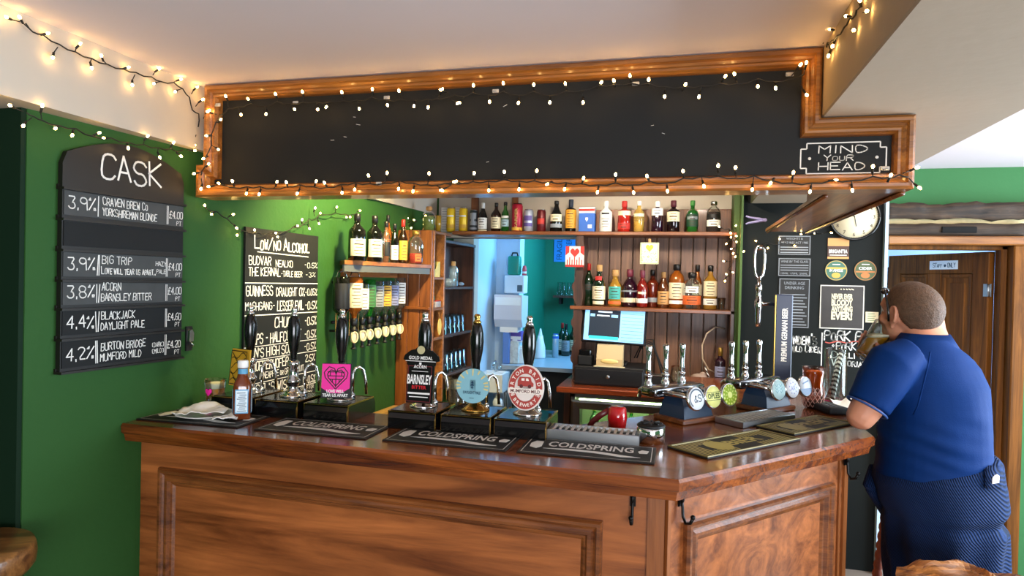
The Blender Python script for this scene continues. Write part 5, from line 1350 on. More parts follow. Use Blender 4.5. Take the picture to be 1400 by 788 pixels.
# ------------------------------------------------------------------ till, screen, printer on the back counter
t = thing('cash_box', 'black cash drawer with a round lock on the back counter', 'cash drawer', (-.405, 3.96, CTZ + .0006))
m = MB(); m.box((0, .0, .055), (.40, .30, .11), .004); m.build('case', BLACKM, t); m = MB(); m.box((0, -.152, .052), (.385, .006, .085), .002); m.build('drawer_front', mat('drawer black', '#17181a', .35), t); m = MB(); m.lathe([(.011, 0), (.011, .003), (.006, .005), (0, .005)], 16, T=Matrix.Translation((-.005, -.155, .055)) @ Matrix.Rotation(PI / 2, 4, 'X')); m.build('lock', STEEL, t)
dz = CTZ + .1112
t = thing('till_screen', 'black framed touch screen till showing a blue order page', 'monitor', (-.397, 3.99, dz))
m = MB(); m.box((0, .0, .008), (.16, .14, .016), .004); m.tube([(0, .03, .016), (0, .045, .18)], .018, 10); m.build('stand', BLACKM, t)
TL = Matrix.Translation((0, -.01, .232)) @ Matrix.Rotation(math.radians(-8), 4, 'X') @ Matrix.Rotation(math.radians(2), 4, 'Y')
m = MB(); m.box((0, 0, 0), (.385, .026, .222), .005, T=TL); m.build('screen_case', BLACK, t)
def scr(name, x0, z0, x1, z1, col, e, yo):
    m = MB(); m.add([TL @ Vector(q_) for q_ in ((x0, yo, z0), (x1, yo, z0), (x1, yo, z1), (x0, yo, z1))], [(0, 1, 2, 3)]); return m.build(name, mat('screen ' + name + col, col, .3, emit=e, ecol=col), t)
scr('display', -.178, -.098, .178, .098, '#7fb4e0', .75, -.0135)
scr('order_panel', -.150, -.075, .035, .088, '#1d2733', .35, -.0138)
for (x0, z0, x1, z1, c_) in ((-.10, .072, -.015, .081, '#d8e6f0'), (-.145, .046, -.118, .062, '#7fb4e0'), (-.02, .046, .02, .062, '#7fb4e0'), (-.105, .050, -.03, .057, '#d8e6f0'), (-.145, -.088, .03, -.070, '#2fb8c0')): scr('order_row', x0, z0, x1, z1, c_, .7, -.0141)
m = MB()
for k in range(9): m.add([TL @ Vector(q_) for q_ in ((.045, -.0141, -.09 + k * .02), (.17, -.0141, -.09 + k * .02), (.17, -.0141, -.088 + k * .02), (.045, -.0141, -.088 + k * .02))], [(0, 1, 2, 3)])
m.build('grid_lines', mat('screen grid', '#4b7fae', .4), t)
t = thing('receipt_printer', 'beige receipt printer standing on the cash drawer under the screen', 'printer', (-.405, 3.875, dz))
m = MB(); m.ext([(-.05, .0), (.035, 0), (.035, .125), (-.015, .125), (-.05, .045)], (-.075, 0, 0), Y, Z, .15); m.build('case', mat('beige plastic', '#b9a074', .5), t); m = MB(); m.sphere((0, -.047, .032), (.055, .010, .016), 18, 8); m.build('paper_window', mat('pale gold plastic', '#e0c27a', .3), t); m = MB(); m.box((.0, -.057, .003), (.18, .012, .006), .001); m.build('base_tray', mat('cream plastic', '#d5c7a2', .5), t)
t = thing('card_terminal', 'black card terminal in its dock left of the beige printer', 'card machine', (-.55, 3.885, dz)); m = MB(); m.box((0, 0, .03), (.085, .09, .06), .006); m.build('dock', BLACKM, t); m = MB(); m.box((0, -.02, .075), (.07, .05, .035), .005); m.build('terminal', mat('black gloss', '#08090a', .18), t)
t = thing('cable_tangle', 'tangle of black cables between the printer and the boards', 'cable', (-.21, 4.08, CTZ + .1)); 
for k in range(4):
    m = MB(); r_ = random.Random(k + 3); m.tube([(-.07 + .05 * k * .3, .0, .02 + .1 * r_.random()), (-.02, -.03, .13 + .04 * r_.random()), (.04, -.02, .10 + .08 * r_.random()), (.09, .01, .02 - .06 * r_.random()), (.11 + .02 * k, -.0, -.095)], .004, 6); m.build('cable', BLACKM, t)
t = thing('router_box', 'small black electrical box on the back counter right of the cash drawer', 'box', (-.13, 3.95, CTZ + .0006)); m = MB(); m.box((0, 0, .03), (.10, .10, .06), .005); m.build('case', BLACKM, t); m = MB(); m.box((0, -.01, .065), (.09, .09, .008), .003); m.build('lid', STEEL, t)
t = tumbler('clear half pint glass on the back counter behind the third keg handle', (-.03, 3.98, CTZ + .0006), None, .12, .036)
t = thing('beer_mat_stack', 'untidy stack of cardboard beer mats and cloth on the back counter', 'beer mats', (.10, 3.95, CTZ + .0006))
for k in range(6): m = MB(); m.box((random.uniform(-.006, .006), random.uniform(-.006, .006), .004 + k * .0085), (.13, .11, .007), .001, rz=random.uniform(-.1, .1)); m.build('beer_mat', mat('card brown', '#a08468', .8), t)
m = MB(); m.sphere((.0, 0, .068), (.045, .04, .018), 14, 8); m.sphere((.02, .01, .078), (.02, .025, .018), 10, 6); m.build('cloth', mat('dirty cloth', '#9a8578', .9, bump=.4, bscale=60), t)
bottle('dark bottle with metal pourer and pale label at the right end of the back counter', (.215, 3.97, CTZ + .0006), .24, .030, 'square', GP, CAPG, [(.3, .55, mat('label lilac', '#8b90b4', .5), .4)], None, None, .80)
t = thing('gas_hose', 'thin cream hose looping out from the right end of the back boards', 'hose', (.2, 4.12, 1.18)); m = MB(); m.tube([(.045, .0, .16), (-.01, -.03, .17), (-.06, -.05, .13), (-.085, -.06, .06), (-.08, -.06, -.02), (-.045, -.06, -.08), (.0, -.05, -.10)], .0045, 8); m.build('hose', mat('cream hose', '#c9b49c', .5), t)
t = thing('striped_straw', 'black and white straw leaning at the right end of the back counter', 'straw', (.15, 3.93, CTZ + .0006)); m = MB(); m.tube([(.03, 0, 0), (-.02, .02, .13)], .004, 8); m.build('straw_tube', STRIPE, t)
# bottle fridge under the back counter
t = thing('bottle_fridge', 'under-counter bottle fridge with lit glass door below the till', 'fridge', (-.175, 3.80, .05))
m = MB(); m.b2((-.445, .0, 0), (.44, .34, .02)); m.b2((-.445, .0, .88), (.44, .34, .91)); m.b2((-.445, 0, 0), (-.42, .34, .91)); m.b2((.415, 0, 0), (.44, .34, .91)); m.b2((-.445, .32, 0), (.44, .34, .91)); m.build('cabinet', mat('fridge steel', '#8c8e8c', .35, .7), t)
m = MB(); m.mould([(-.44, .01), (.435, .01), (.435, .865), (-.44, .865)], [(0, -.012), (0, .012), (.012, .014), (.05, .004), (.055, -.012)], (0, -.008, 0), X, Z); dr = m.build('door', STEEL, t)
m = MB(); m.box((0, -.004, .435), (.78, .006, .76)); m.build('door_glass', thin_glass('fridge glass', '#f4fbf4', 0, None, .4), dr)
m = MB(); m.box((0, .03, .86), (.80, .03, .012)); m.build('strip_lamp', mat('fridge lamp', '#eaffd8', .5, emit=16, ecol='#dff8c0'), t)
m = MB(); m.b2((-.42, .31, .02), (.415, .318, .88)); m.build('liner', mat('fridge liner', '#c9dcae', .6), t)
m = MB(); m.b2((-.42, .03, .60), (.415, .30, .606)); m.build('wire_shelf', STEEL, t)
for k in range(7): bottle('green beer bottle standing on the top shelf inside the lit bottle fridge', (-.50 + k * .11, 3.95, .6572), .20, .029, 'wine', (GG, GDG)[k % 2], CAPG, [(.15, .45, (LY, LWt, LG)[k % 3], .45)], None, 'bottles in the fridge', .86)
# red scoop and its handle standing on the counter edge behind the drip tray
t = thing('bar_scoop', 'translucent red plastic scoop hanging upside down behind the drip tray', 'scoop', (-.215, 2.30, 1.0))
q = at(844, 571, y=2.30); t.location = q
m = MB(); m.lathe([(.030, -.035), (.034, .0), (.030, .034), (.022, .038), (.0, .038)], 20); m.build('cup', mat('red plastic', '#b8141c', .12, coat=.6), t)
m = MB(); m.tube([(-.028, 0, .025), (-.06, .0, .002), (-.085, .0, -.02), (-.10, 0, -.045)], [.010, .011, .010, .010], 8, flat=.4); m.build('handle', mat('dark red plastic', '#5d1718', .3), t)
m = MB(); m.tube([(.0, .0, -.03), (.0, .0, BT + .001 - q.z)], .006, 8); m.build('support_rod', STEEL, t)

# prints hung on the back bar
def card(name, label, px0, py0, px1, py1, y, mt, cat='print', th=.004, kindf=None):
    a = at(px0, py1, y=y); b = at(px1, py0, y=y)
    t = thing(name, label, cat, (a.x, y, a.z)); w_, h_ = b.x - a.x, b.z - a.z
    m = MB(); m.ext([(0, 0), (w_, 0), (w_, h_), (0, h_)], (0, 0, 0), X, Z, th); m.build('panel', mt, t)
    return t, w_, h_, Vector((0, -th, 0))
def heart(m, P, s, c):
    m.ext([(c[0] + s * k[0], c[1] + s * k[1]) for k in ((0, -1), (.9, 0), (1, .45), (.6, .95), (.15, .8), (0, .5), (-.15, .8), (-.6, .95), (-1, .45), (-.9, 0))], P, X, Z, .0006)
t, w_, h_, P = card('art_print', 'small pale print of a red heart over red and white pattern on the left post', 773, 337, 799, 365, 3.93, mat('print paper', '#e8d6c8', .6))
m = MB(); heart(m, P, .028, (w_ / 2, h_ * .68))
for k in range(7): line(m, (w_ * (.1 + .13 * k), h_ * .08), (w_ * (.1 + .13 * k), h_ * (.35 + .12 * (k % 2))), P, X, Z, .006)
m.ext([(0, 0), (w_, 0), (w_, h_ * .1), (0, h_ * .1)], P, X, Z, .0006); m.ext([(0, h_ * .55), (w_ * .2, h_ * .7), (w_ * .2, h_), (0, h_)], P, X, Z, .0006); m.ext([(w_, h_ * .55), (w_ * .8, h_ * .7), (w_ * .8, h_), (w_, h_)], P, X, Z, .0006)
m.build('red_pattern', LR, t)
t, w_, h_, P = card('art_print', 'small pale yellow print of a gold heart hung from the top shelf', 875, 332, 901, 361, 3.935, mat('print yellow', '#e9e6b8', .6))
m = MB(); heart(m, P, .022, (w_ / 2, h_ * .74)); m.build('heart', LY, t)
m = MB(); r_ = random.Random(2)
for k in range(60):
    x_, z_ = r_.uniform(.06, .92) * w_, r_.uniform(.06, .6) * h_; line(m, (x_, z_), (x_ + r_.uniform(-.006, .006), z_ + r_.uniform(.002, .007)), P, X, Z, .0025)
m.mould([(.003, .003), (w_ - .003, .003), (w_ - .003, h_ - .003), (.003, h_ - .003)], [(0, .0005), (.003, .0005)], P, X, Z)
m.build('green_pattern', LG, t)
m = MB(); m.b2((w_ / 2 - .008, -.003, h_), (w_ / 2 + .008, 0.0, h_ + .022)); m.build('tape', CORK, t)

# ------------------------------------------------------------------ the dark panel's signs
PY = 4.0995
t, w_, h_, P = card('price_notice', 'small black notice about weights and measures, top of three on the dark panel', 1063, 322, 1109, 349, PY, LBk, 'notice')
def edge(m, w_, h_, P, th=.0035, ins=.004): m.mould([(ins, ins), (w_ - ins, ins), (w_ - ins, h_ - ins), (ins, h_ - ins)], [(0, .0005), (th, .0005)], P, X, Z)
m = MB(); edge(m, w_, h_, P); typeset(m, 'WEIGHTS &', P + X * w_ / 2 + Z * (h_ * .78), X, Z, .012, center=True); typeset(m, 'MEASURES ACT 1985', P + X * w_ / 2 + Z * (h_ * .58), X, Z, .012, fit=w_ * .82, center=True)
for k in range(3): line(m, (.014, h_ * (.14 + .13 * k)), (w_ - .014, h_ * (.14 + .13 * k)), P, X, Z, .005)
m.build('lettering', LGr, t)
t, w_, h_, P = card('price_notice', 'small black notice headed WINE BY THE GLASS on the dark panel', 1063, 353, 1109, 378, PY, LBk, 'notice')
m = MB(); edge(m, w_, h_, P); typeset(m, 'WINE BY THE GLASS', P + X * w_ / 2 + Z * (h_ * .74), X, Z, .013, fit=w_ * .82, center=True)
for k in range(3): line(m, (.014, h_ * (.34 + .13 * k)), (w_ - .014, h_ * (.34 + .13 * k)), P, X, Z, .004)
typeset(m, '125ML  175ML  250ML', P + X * w_ / 2 + Z * (h_ * .12), X, Z, .010, fit=w_ * .8, center=True); m.build('lettering', LGr, t)
t, w_, h_, P = card('age_notice', 'tall black notice headed UNDER AGE DRINKING on the dark panel', 1063, 381, 1108, 448, PY, LBk, 'notice')
m = MB(); edge(m, w_, h_, P); typeset(m, 'UNDER AGE', P + X * w_ / 2 + Z * (h_ * .87), X, Z, .017, fit=w_ * .66, center=True); typeset(m, 'DRINKING', P + X * w_ / 2 + Z * (h_ * .78), X, Z, .017, fit=w_ * .6, center=True)
for k in range(11): line(m, (.016, h_ * (.07 + .06 * k)), (w_ - .016 - .01 * (k % 3), h_ * (.07 + .06 * k)), P, X, Z, .005)
m.build('lettering', LGr, t)
t, w_, h_, P = card('beer_badge', 'square orange and brown badge reading BRIGANTIA on the dark panel', 1131, 326, 1161, 354, PY, mat('badge brown', '#4a2e22', .5), 'badge')
m = MB(); m.ext([(0, h_ * .62), (w_, h_ * .62), (w_, h_), (0, h_)], P, X, Z, .0005); m.ext([(0, 0), (w_, 0), (w_, h_ * .10), (0, h_ * .10)], P, X, Z, .0005); m.build('orange_print', mat('badge orange', '#d99a5a', .5), t)
m = MB(); typeset(m, 'BRIGANTIA', P + X * w_ / 2 + Z * (h_ * .28), X, Z, .020, fit=w_ * .86, bold=.03, center=True); line(m, (w_ * .1, h_ * .18), (w_ * .9, h_ * .18), P, X, Z, .004); m.build('lettering', LWt, t)
for (px, py, lab, c1_, c2_, tx) in ((1143, 370, 'round green and gold badge, left of two under the BRIGANTIA badge', '#3f6a58', '#d8a648', 'IN ANGLE'), (1183, 370, 'round dark green CIDER badge, right of two under the BRIGANTIA badge', '#4a5a34', '#c7783c', 'CIDER')):
    q = at(px, py, y=PY); t = thing('beer_badge', lab, 'badge', q); P = Vector((0, -.004, 0))
    m = MB(); m.ext(oval(.058, .058, 40), (0, 0, 0), X, Z, .004); m.build('disc', mat('badge ' + c1_, c1_, .5), t)
    m = MB(); m.ext([(-.05, .008), (.05, .008), (.05, .018), (-.05, .018)] if tx[0] == 'I' else [(-.048, -.012), (.048, -.012), (.048, -.004), (-.048, -.004)], P, X, Z, .0004); m.ext([(q_[0] * .4, q_[1] * .4 - .028) for q_ in oval(.058, .040, 20)], P, X, Z, .0006); m.mould([(.056 * math.cos(a), .056 * math.sin(a)) for a in [2 * PI * k / 40 for k in range(40)]], [(0, .0004), (.003, .0004)], P, X, Z); m.build('gold_print', mat('badge ' + c2_, c2_, .5), t)
    m = MB(); typeset(m, tx, P + Z * -.007 if tx[0] == 'I' else P + Z * .004, X, Z, .015, fit=.07, bold=.03, center=True, off=.001); line(m, (-.02, .034), (.02, .034), P, X, Z, .005); m.build('lettering', LWt, t)
t, w_, h_, P = card('poster', 'square dark poster reading NEVER EVER BLOODY ANYTHING EVER on the panel', 1120, 391, 1182, 449, PY, mat('poster white edge', '#d8d2c4', .6), 'poster')
m = MB(); m.ext([(.006, .006), (w_ - .006, .006), (w_ - .006, h_ - .006), (.006, h_ - .006)], P, X, Z, .0006); m.build('photo_field', mat('poster dark', '#2b2622', .4, var=.6, vscale=14), t)
m = MB()
for tx, z_, hh in (('NEVER EVER', .69, .028), ('BLOODY', .535, .034), ('ANYTHING', .40, .030), ('EVER!', .22, .042)): typeset(m, tx, P + X * w_ * .5 + Z * h_ * z_, X, Z, hh, fit=w_ * .48, bold=.05, center=True, off=.0013)
for k in range(5): line(m, (w_ * (.46 + .06 * k), h_ * .92), (w_ * (.48 + .07 * k), h_ * .90), P, X, Z, .006, off=.0012)
m.build('lettering', LC, t)
t, w_, h_, P = card('paper_note', 'small cream note stuck beside the dark poster', 1183, 427, 1201, 441, PY, LC, 'note', .002)
m = MB(); [line(m, (w_ * .15, h_ * (.2 + .2 * k)), (w_ * (.8 - .1 * (k % 2)), h_ * (.22 + .2 * k)), P, X, Z, .003) for k in range(4)]; m.build('print', LG, t)
ch = MB()
def cl(tx, px, py, hpx, wpx):
    q = at(px, py, y=PY); strokes(ch, tx, (q.x, PY, q.z), X, Z, hpx * .0042, fit=wpx * .00405, th=.13, jit=.06)
cl("nden's", 1085, 470, 14, 30); cl('old Cider', 1084, 481, 10, 36)
cl('PoRK Pies', 1127, 465, 13, 66); cl('*PoRK', 1136, 478, 10, 32); cl('Chilli', 1137, 489, 9, 30); cl('Victorian', 1137, 500, 9, 44)
q = at(1124, 455, y=PY); line(ch, (q.x, q.z), (q.x, q.z - .19), (0, PY, 0), X, Z, .005)
t = thing('chalk_menu', 'white chalk writing on the dark panel listing cider and pork pies', 'chalk writing', (.8, PY, 1.3)); ch.build('lettering', CHALK_W, t).location = (-.8, -PY, -1.3)
m = MB(); pts = [(1128 + i * 6, 468 + 1.4 * math.sin(i * 1.6)) for i in range(12)]
for a, b in zip(pts, pts[1:]): A_, B2 = at(*a, y=PY), at(*b, y=PY); line(m, (A_.x, A_.z), (B2.x, B2.z), (0, PY, 0), X, Z, .006)
m.build('red_underline', mat('red chalk', '#b8564a', .9), t).location = (-.8, -PY, -1.3)
# clock
q = at(1167, 297, y=4.098)
t = thing('wall_clock', 'round cream wall clock half hidden behind the boxed beam', 'clock', q)
RX = Matrix.Rotation(PI / 2, 4, 'X')
m = MB(); m.lathe([(.130, 0), (.134, .004), (.134, .030), (.126, .034), (.120, .026)], 48, T=RX, cap=False); m.lathe([(.0, .001), (.130, .001)], 48, T=RX); m.build('case', BLACK, t)
m = MB(); m.lathe([(0, .020), (.122, .020), (.122, .022), (0, .022)], 48, T=RX); m.build('dial', LC, t)
m = MB()
for i in range(1, 13):
    a = PI / 2 - i * PI / 6; typeset(m, str(i), (.100 * math.cos(a), -.0225, .100 * math.sin(a) - .010), X, Z, .020, center=True)
for i in range(60):
    a = i * PI / 30; line(m, (.116 * math.cos(a), .116 * math.sin(a)), (.121 * math.cos(a), .121 * math.sin(a)), (0, -.0225, 0), X, Z, .0014)
m.build('numerals', INK, t)
m = MB(); line(m, (0, 0), (-.045, .045), (0, -.024, 0), X, Z, .006); line(m, (0, 0), (.01, -.055), (0, -.0246, 0), X, Z, .004); m.build('hands', BLACKM, t)
# lilac clip hanging at the beam end
q = at(1062, 305, y=3.62); t = thing('clothes_peg', 'lilac plastic clip at the far end of the boxed beam', 'clip', Vector((.385, 3.5, 1.93)))
m = MB()
for s in (-1, 1): m.tube([(.0, 0, 0), (-.03, 0, s * .006), (-.075, 0, s * .014), (-.09, 0, s * .020)], [.007, .007, .005, .004], 8)
m.lathe([(.009, -.008), (.009, .008)], 12, T=RX); m.build('clip_jaw', mat('lilac plastic', '#9a94c4', .35), t)

# ------------------------------------------------------------------ kitchen seen through the opening
KZ = .955
t = thing('kitchen_worktop', 'grey kitchen worktop on dark cupboards seen through the opening', 'worktop', (-.85, 5.0, 0))
m = MB(); m.prism([(-1.33, 4.82), (-.30, 4.82), (-.30, 6.05), (-1.252, 6.05), (-1.252, 5.052), (-1.33, 5.052)], KZ - .03, KZ); m.build('top', mat('grey worktop', '#9aa7b2', .35), t).location = (.85, -5.0, 0)
m = MB(); m.b2((-1.25, 4.88, 0), (-.30, 4.90, KZ - .03)); m.b2((-1.25, 4.90, 0), (-1.23, 6.0, KZ - .03)); m.build('cupboard', BLACKM, t).location = (.85, -5.0, 0)
t = thing('hand_basin', 'small white wash basin with mixer tap left of the kitchen worktop', 'basin', (-1.355, 4.70, .62))
m = MB(); m.mould([(-.09, -.10), (.10, -.10), (.10, .10), (-.09, .10)], [(0, .16), (0, .29), (.012, .295), (.02, .285), (.03, .2)], (0, 0, 0), X, Y); m.box((0, 0, .18), (.17, .18, .03)); m.build('basin', mat('white ceramic', '#dfe9ee', .15, coat=.4), t)
m = MB(); m.tube([(.0, .08, .29), (0, .08, .35), (0, .05, .37), (0, .0, .355), (0, -.01, .335)], .010, 8); m.sphere((-.03, .08, .32), .014, 8, 6); m.sphere((.03, .08, .32), .014, 8, 6); m.build('mixer_tap', CHROME, t)
m = MB(); m.b2((-.09, -.09, -.02), (.10, .10, 0)); m.tube([(-.07, .08, 0), (-.07, .08, .17)], .012, 8); m.tube([(.08, .08, 0), (.08, .08, .17)], .012, 8); m.tube([(-.07, .08, -.62), (-.07, .08, 0)], .012, 8); m.tube([(.08, .08, -.62), (.08, .08, 0)], .012, 8); m.tube([(-.07, -.07, -.62), (-.07, -.07, 0)], .012, 8); m.tube([(.08, -.07, -.62), (.08, -.07, 0)], .012, 8); m.build('stand', STEEL, t)
def plastic(label, loc, prof, body, cap, capp, n=18, name='spray_bottle', cat='bottle'):
    t = thing(name, label, cat, loc); m = MB(); m.lathe(prof, n); m.build('body', body, t); m = MB(); m.lathe(capp, 12); m.build('cap', cap, t); return t
WP = mat('white plastic', '#e2ecf0', .35)
plastic('white bottle on the shelf under the wash basin', (-1.30, 4.65, .6206), [(0, 0), (.034, 0), (.036, .01), (.036, .04), (.032, .044), (.036, .048), (.036, .09), (.024, .11), (0, .11)], WP, WP, [(.016, .11), (.018, .115), (.018, .14), (0, .142)])
q = at(738, 490, z=KZ)
plastic('white squeezy bottle with pointed nozzle on the kitchen worktop', (q.x, min(q.y, 5.6), KZ + .0006), [(0, 0), (.045, 0), (.047, .01), (.044, .09), (.030, .15), (.022, .19), (0, .19)], WP, WP, [(.020, .19), (.016, .20), (.010, .23), (.006, .245), (0, .25)])
kb = [(757, 9, 38, 'steel topped spray can with blue band on the kitchen worktop', mat('can pale steel', '#aebcc4', .3, .5), LBl), ]
p = at(759, 489, z=KZ); can('silver spray can with blue cap on the kitchen worktop', (p.x, min(p.y, 5.7), KZ + .0006), .20, .027, mat('can pale steel', '#aebcc4', .3, .5), LBl, [(.80, .90, LBl, 1.0)], None, name='spray_can')
for i, (px, lab, lm, cp) in enumerate(((768, 'dark wine bottle with white label and red cap on the kitchen worktop', LWt, CAPR), (776, 'dark wine bottle with pale label on the kitchen worktop', LGr, CAPK), (784, 'dark wine bottle with cream label partly behind the carved post', LC, CAPK))):
    p = at(px, 485, z=KZ); bottle(lab, (p.x, min(p.y, 5.75) - .10 * (i % 2), KZ + .0006), .28, .036, 'wine', GDG, cp, [(.15, .48, lm, .42)])
for i, (px, lab, mt_, sz) in enumerate(((693, 'tall blue carton at the left end of the kitchen worktop', mat('blue carton', '#5d84c8', .5), (.05, .06, .24)), (703, 'white and green patterned carton on the kitchen worktop', mat('patterned carton', '#c9d4d0', .5, var=.5, vscale=50), (.07, .06, .17)), (711, 'small pale tub on the kitchen worktop by the pillar', WP, (.05, .05, .12)))):
    p = at(px, 492, y=4.93); t = thing('carton', lab, 'carton', (p.x, 4.92 + .03 * i, KZ + .0006)); m = MB(); m.box((0, 0, sz[2] / 2), sz, .004); m.build('body', mt_, t); m = MB(); m.box((0, 0, sz[2] + .008), (sz[0] * .6, sz[1] * .6, .016), .003); m.build('cap', WP, t)
p = at(706, 459, y=4.99); t = thing('glove_box', 'purple and white box on the small shelf under the towel dispenser', 'box', (p.x, 4.985, p.z)); m = MB(); m.box((0, 0, .0), (.10, .10, .07), .003); m.build('body', mat('purple box', '#5a4aa0', .5), t); m = MB(); m.box((0, -.0505, -.015), (.10, .002, .025)); m.build('stripe', WP, t); m = MB(); m.b2((-.09, -.05, -.047), (.06, .072, -.036)); m.build('bracket', WP, t)
# dispensers on the pillar
t = thing('towel_dispenser', 'large grey white paper towel dispenser on the kitchen pillar', 'dispenser', (-1.29, 5.058, 1.24))
m = MB(); m.ext([(-.20, 0.06), (-.16, 0), (-.02, 0), (-.0, .03), (-.0, .24), (-.20, .25)], (-.115, 0, 0), Y, Z, .22); m.build('housing', mat('grey white plastic', '#c9ced8', .4), t)
m = MB(); m.box((-.005, -.2015, .20), (.20, .003, .06), .001); m.build('front_panel', WP, t); m = MB(); m.b2((-.075, -.16, -.04), (.065, -.05, .0)); m.build('paper_slot', PAPER, t)
t = thing('soap_dispenser', 'white box dispenser mounted above the paper towel dispenser', 'dispenser', (-1.235, 5.058, 1.50))
m = MB(); m.box((-.035, -.06, .07), (.16, .118, .14), .006); m.build('housing', WP, t); m = MB(); m.box((.01, -.121, .04), (.04, .004, .05), .002); m.build('window', mat('grey window', '#5d6a72', .2), t)
t = thing('first_aid_kit', 'green first aid case with handle standing on the white dispenser', 'case', (-1.285, 5.0, 1.6412))
m = MB(); m.box((0, 0, .075), (.095, .08, .15), .014, seg=3); m.build('case', mat('teal plastic', '#1f8f78', .35), t); m = MB(); m.tube([(-.025, 0, .150), (-.018, 0, .175), (.018, 0, .175), (.025, 0, .150)], .006, 8); m.build('handle', BLACKM, t); m = MB(); [m.box((.049, 0, .03 + k * .018), (.003, .06, .006), .001) for k in range(6)]; m.build('ridge', mat('teal plastic', '#1f8f78', .35), t)
t = thing('tape_dispenser', 'small red and white tube beside the green first aid case', 'tube', (-1.205, 5.0, 1.6412)); m = MB(); m.lathe([(0, 0), (.018, 0), (.018, .05), (.012, .075), (0, .078)], 14); m.build('body', mat('coral plastic', '#d2565c', .4), t); m = MB(); m.lathe([(.0185, .015), (.0185, .03)], 14, cap=False); m.build('band', WP, t)
# light switch on the cream wall edge, blue poster and shelf on the far wall
a = at(757, 358, y=6.05); b = at(792, 328, y=6.05)
t = thing('blue_poster', 'bright blue poster with dark vertical lettering on the far kitchen wall', 'poster', (a.x, 6.056, a.z)); w_, h_ = b.x - a.x, b.z - a.z
m = MB(); m.ext([(0, 0), (w_, 0), (w_, h_ + .06), (0, h_ + .06)], (0, 0, 0), X, Z, .004); m.build('sheet', mat('poster blue', '#2f8fe0', .5), t)
m = MB(); typeset(m, 'FRAGILE', (.075, -.0042, .02), Z, -X, .05, fit=.22); typeset(m, 'CHASER', (.165, -.0042, .02), Z, -X, .05, fit=.20); m.build('lettering', mat('navy print', '#17425e', .5), t)
a = at(757, 404, y=5.95)
t = thing('wall_shelf', 'dark bracket shelf with glasses on the far kitchen wall', 'shelf', (a.x, 6.055, a.z))
m = MB(); m.b2((0, -.14, -.02), (.40, 0, 0)); m.build('board', W_dark, t); m = MB(); m.b2((.05, -.10, -.08), (.07, 0, -.02)); m.b2((.30, -.10, -.08), (.32, 0, -.02)); m.build('bracket', BLACKM, t)
for k in range(4): tumbler('clear glass upside down on the dark shelf in the kitchen', (a.x + .045 + k * .045, 5.98 - .03 * (k % 2), a.z + .0006), 'glasses on the kitchen shelf', .12, .021)

# ------------------------------------------------------------------ STAFF ONLY sign, store shelf and coffee pot beyond the door
inv = door.matrix_basis.inverted()
m = MB(); sx0, sz0 = DW - .36, 1.735
t = thing('door_sign', 'white sign reading Staff only at the top of the dark door', 'sign', door.matrix_basis @ Vector((.30, .0405, 1.725)), leaf_ang + PI)
m = MB(); m.ext([(-.10, 0), (.10, 0), (.10, .052), (-.10, .052)], (0, 0, 0), X, Z, .003); m.build('plate', mat('sign pale blue', '#dfeaf2', .5), t)
m = MB(); strokes(m, 'STaff', (-.075, -.003, .012), X, Z, .026, fit=.065, th=.12, jit=.02); strokes(m, 'only', (.03, -.003, .012), X, Z, .034, fit=.055, th=.10, jit=.02); m.ext([(.012 + q_[0], .022 + q_[1]) for q_ in oval(.008, .008, 14)], (0, -.003, 0), X, Z, .0006); m.build('lettering', mat('navy print', '#17425e', .5), t)
q = at(1221, 388, y=5.2)
t = thing('store_shelf', 'dark blue shelf in the store beyond the door', 'shelf', (q.x, 5.2, q.z - .01)); m = MB(); m.b2((-.20, -.10, -.025), (.55, .15, 0)); m.build('board', mat('navy shelf', '#1f2f52', .5), t); m = MB(); m.b2((-.19, .12, -.9), (-.16, .15, -.025)); m.b2((.5, .12, -.9), (.53, .15, -.025)); m.b2((-.19, .12, -q.z + .01), (-.16, .15, -.9)); m.b2((.5, .12, -q.z + .01), (.53, .15, -.9)); m.build('leg', mat('navy shelf', '#1f2f52', .5), t)
t = thing('coffee_pot', 'dark glass coffee pot standing on the store shelf', 'coffee pot', (q.x + .0, 5.2, q.z - .0094))
m = MB(); m.lathe([(0, 0), (.05, 0), (.05, .10), (.052, .105), (0, .105)], 20); m.build('beaker', mat('dark glass pot', '#26344c', .1, coat=.4), t); m = MB(); m.lathe([(.052, .106), (.054, .112), (.03, .13), (.008, .135), (.008, .15), (.013, .155), (.013, .165), (0, .168)], 20); m.build('lid', BLACK, t); m = MB(); m.tube([(.05, 0, .09), (.085, 0, .09), (.088, 0, .03), (.05, 0, .02)], .007, 8); m.build('handle', BLACK, t)
t = thing('store_carton', 'dark carton beside the coffee pot on the store shelf', 'carton', (q.x + .14, 5.22, q.z - .0094)); m = MB(); m.box((0, 0, .07), (.10, .10, .14), .003); m.build('body', mat('navy enamel', '#1d2740', .35), t); m = MB(); m.ext(oval(.03, .03, 20), (0, -.0505, .07), X, Z, .001); m.build('emblem', WP, t)

# small ceiling lamps above the bar, and the added one that brightens the door
for i, l_ in enumerate(BAR_LAMPS + [DOOR_FILL]):
    t = thing('ceiling_lamp', ('small round ceiling lamp over the left end of the bar', 'small round ceiling lamp before the back bar shelves', 'small round ceiling lamp before the dark panel', 'small round ceiling lamp near the dark door')[i], 'ceiling lamp', (l_[0], l_[1], CEIL_Z - .0005))
    m = MB(); m.lathe([(0, 0), (.06, 0), (.062, -.006), (.055, -.02), (.046, -.022), (.044, -.010), (0, -.010)], 24); m.build('housing', WHITE, t)
    m = MB(); m.lathe([(0, -.0105), (.042, -.0105), (.040, -.014), (0, -.015)], 20); m.build('lens', mat('lamp lens', '#fff2d8', .4, emit=8, ecol='#ffe2b0'), t)

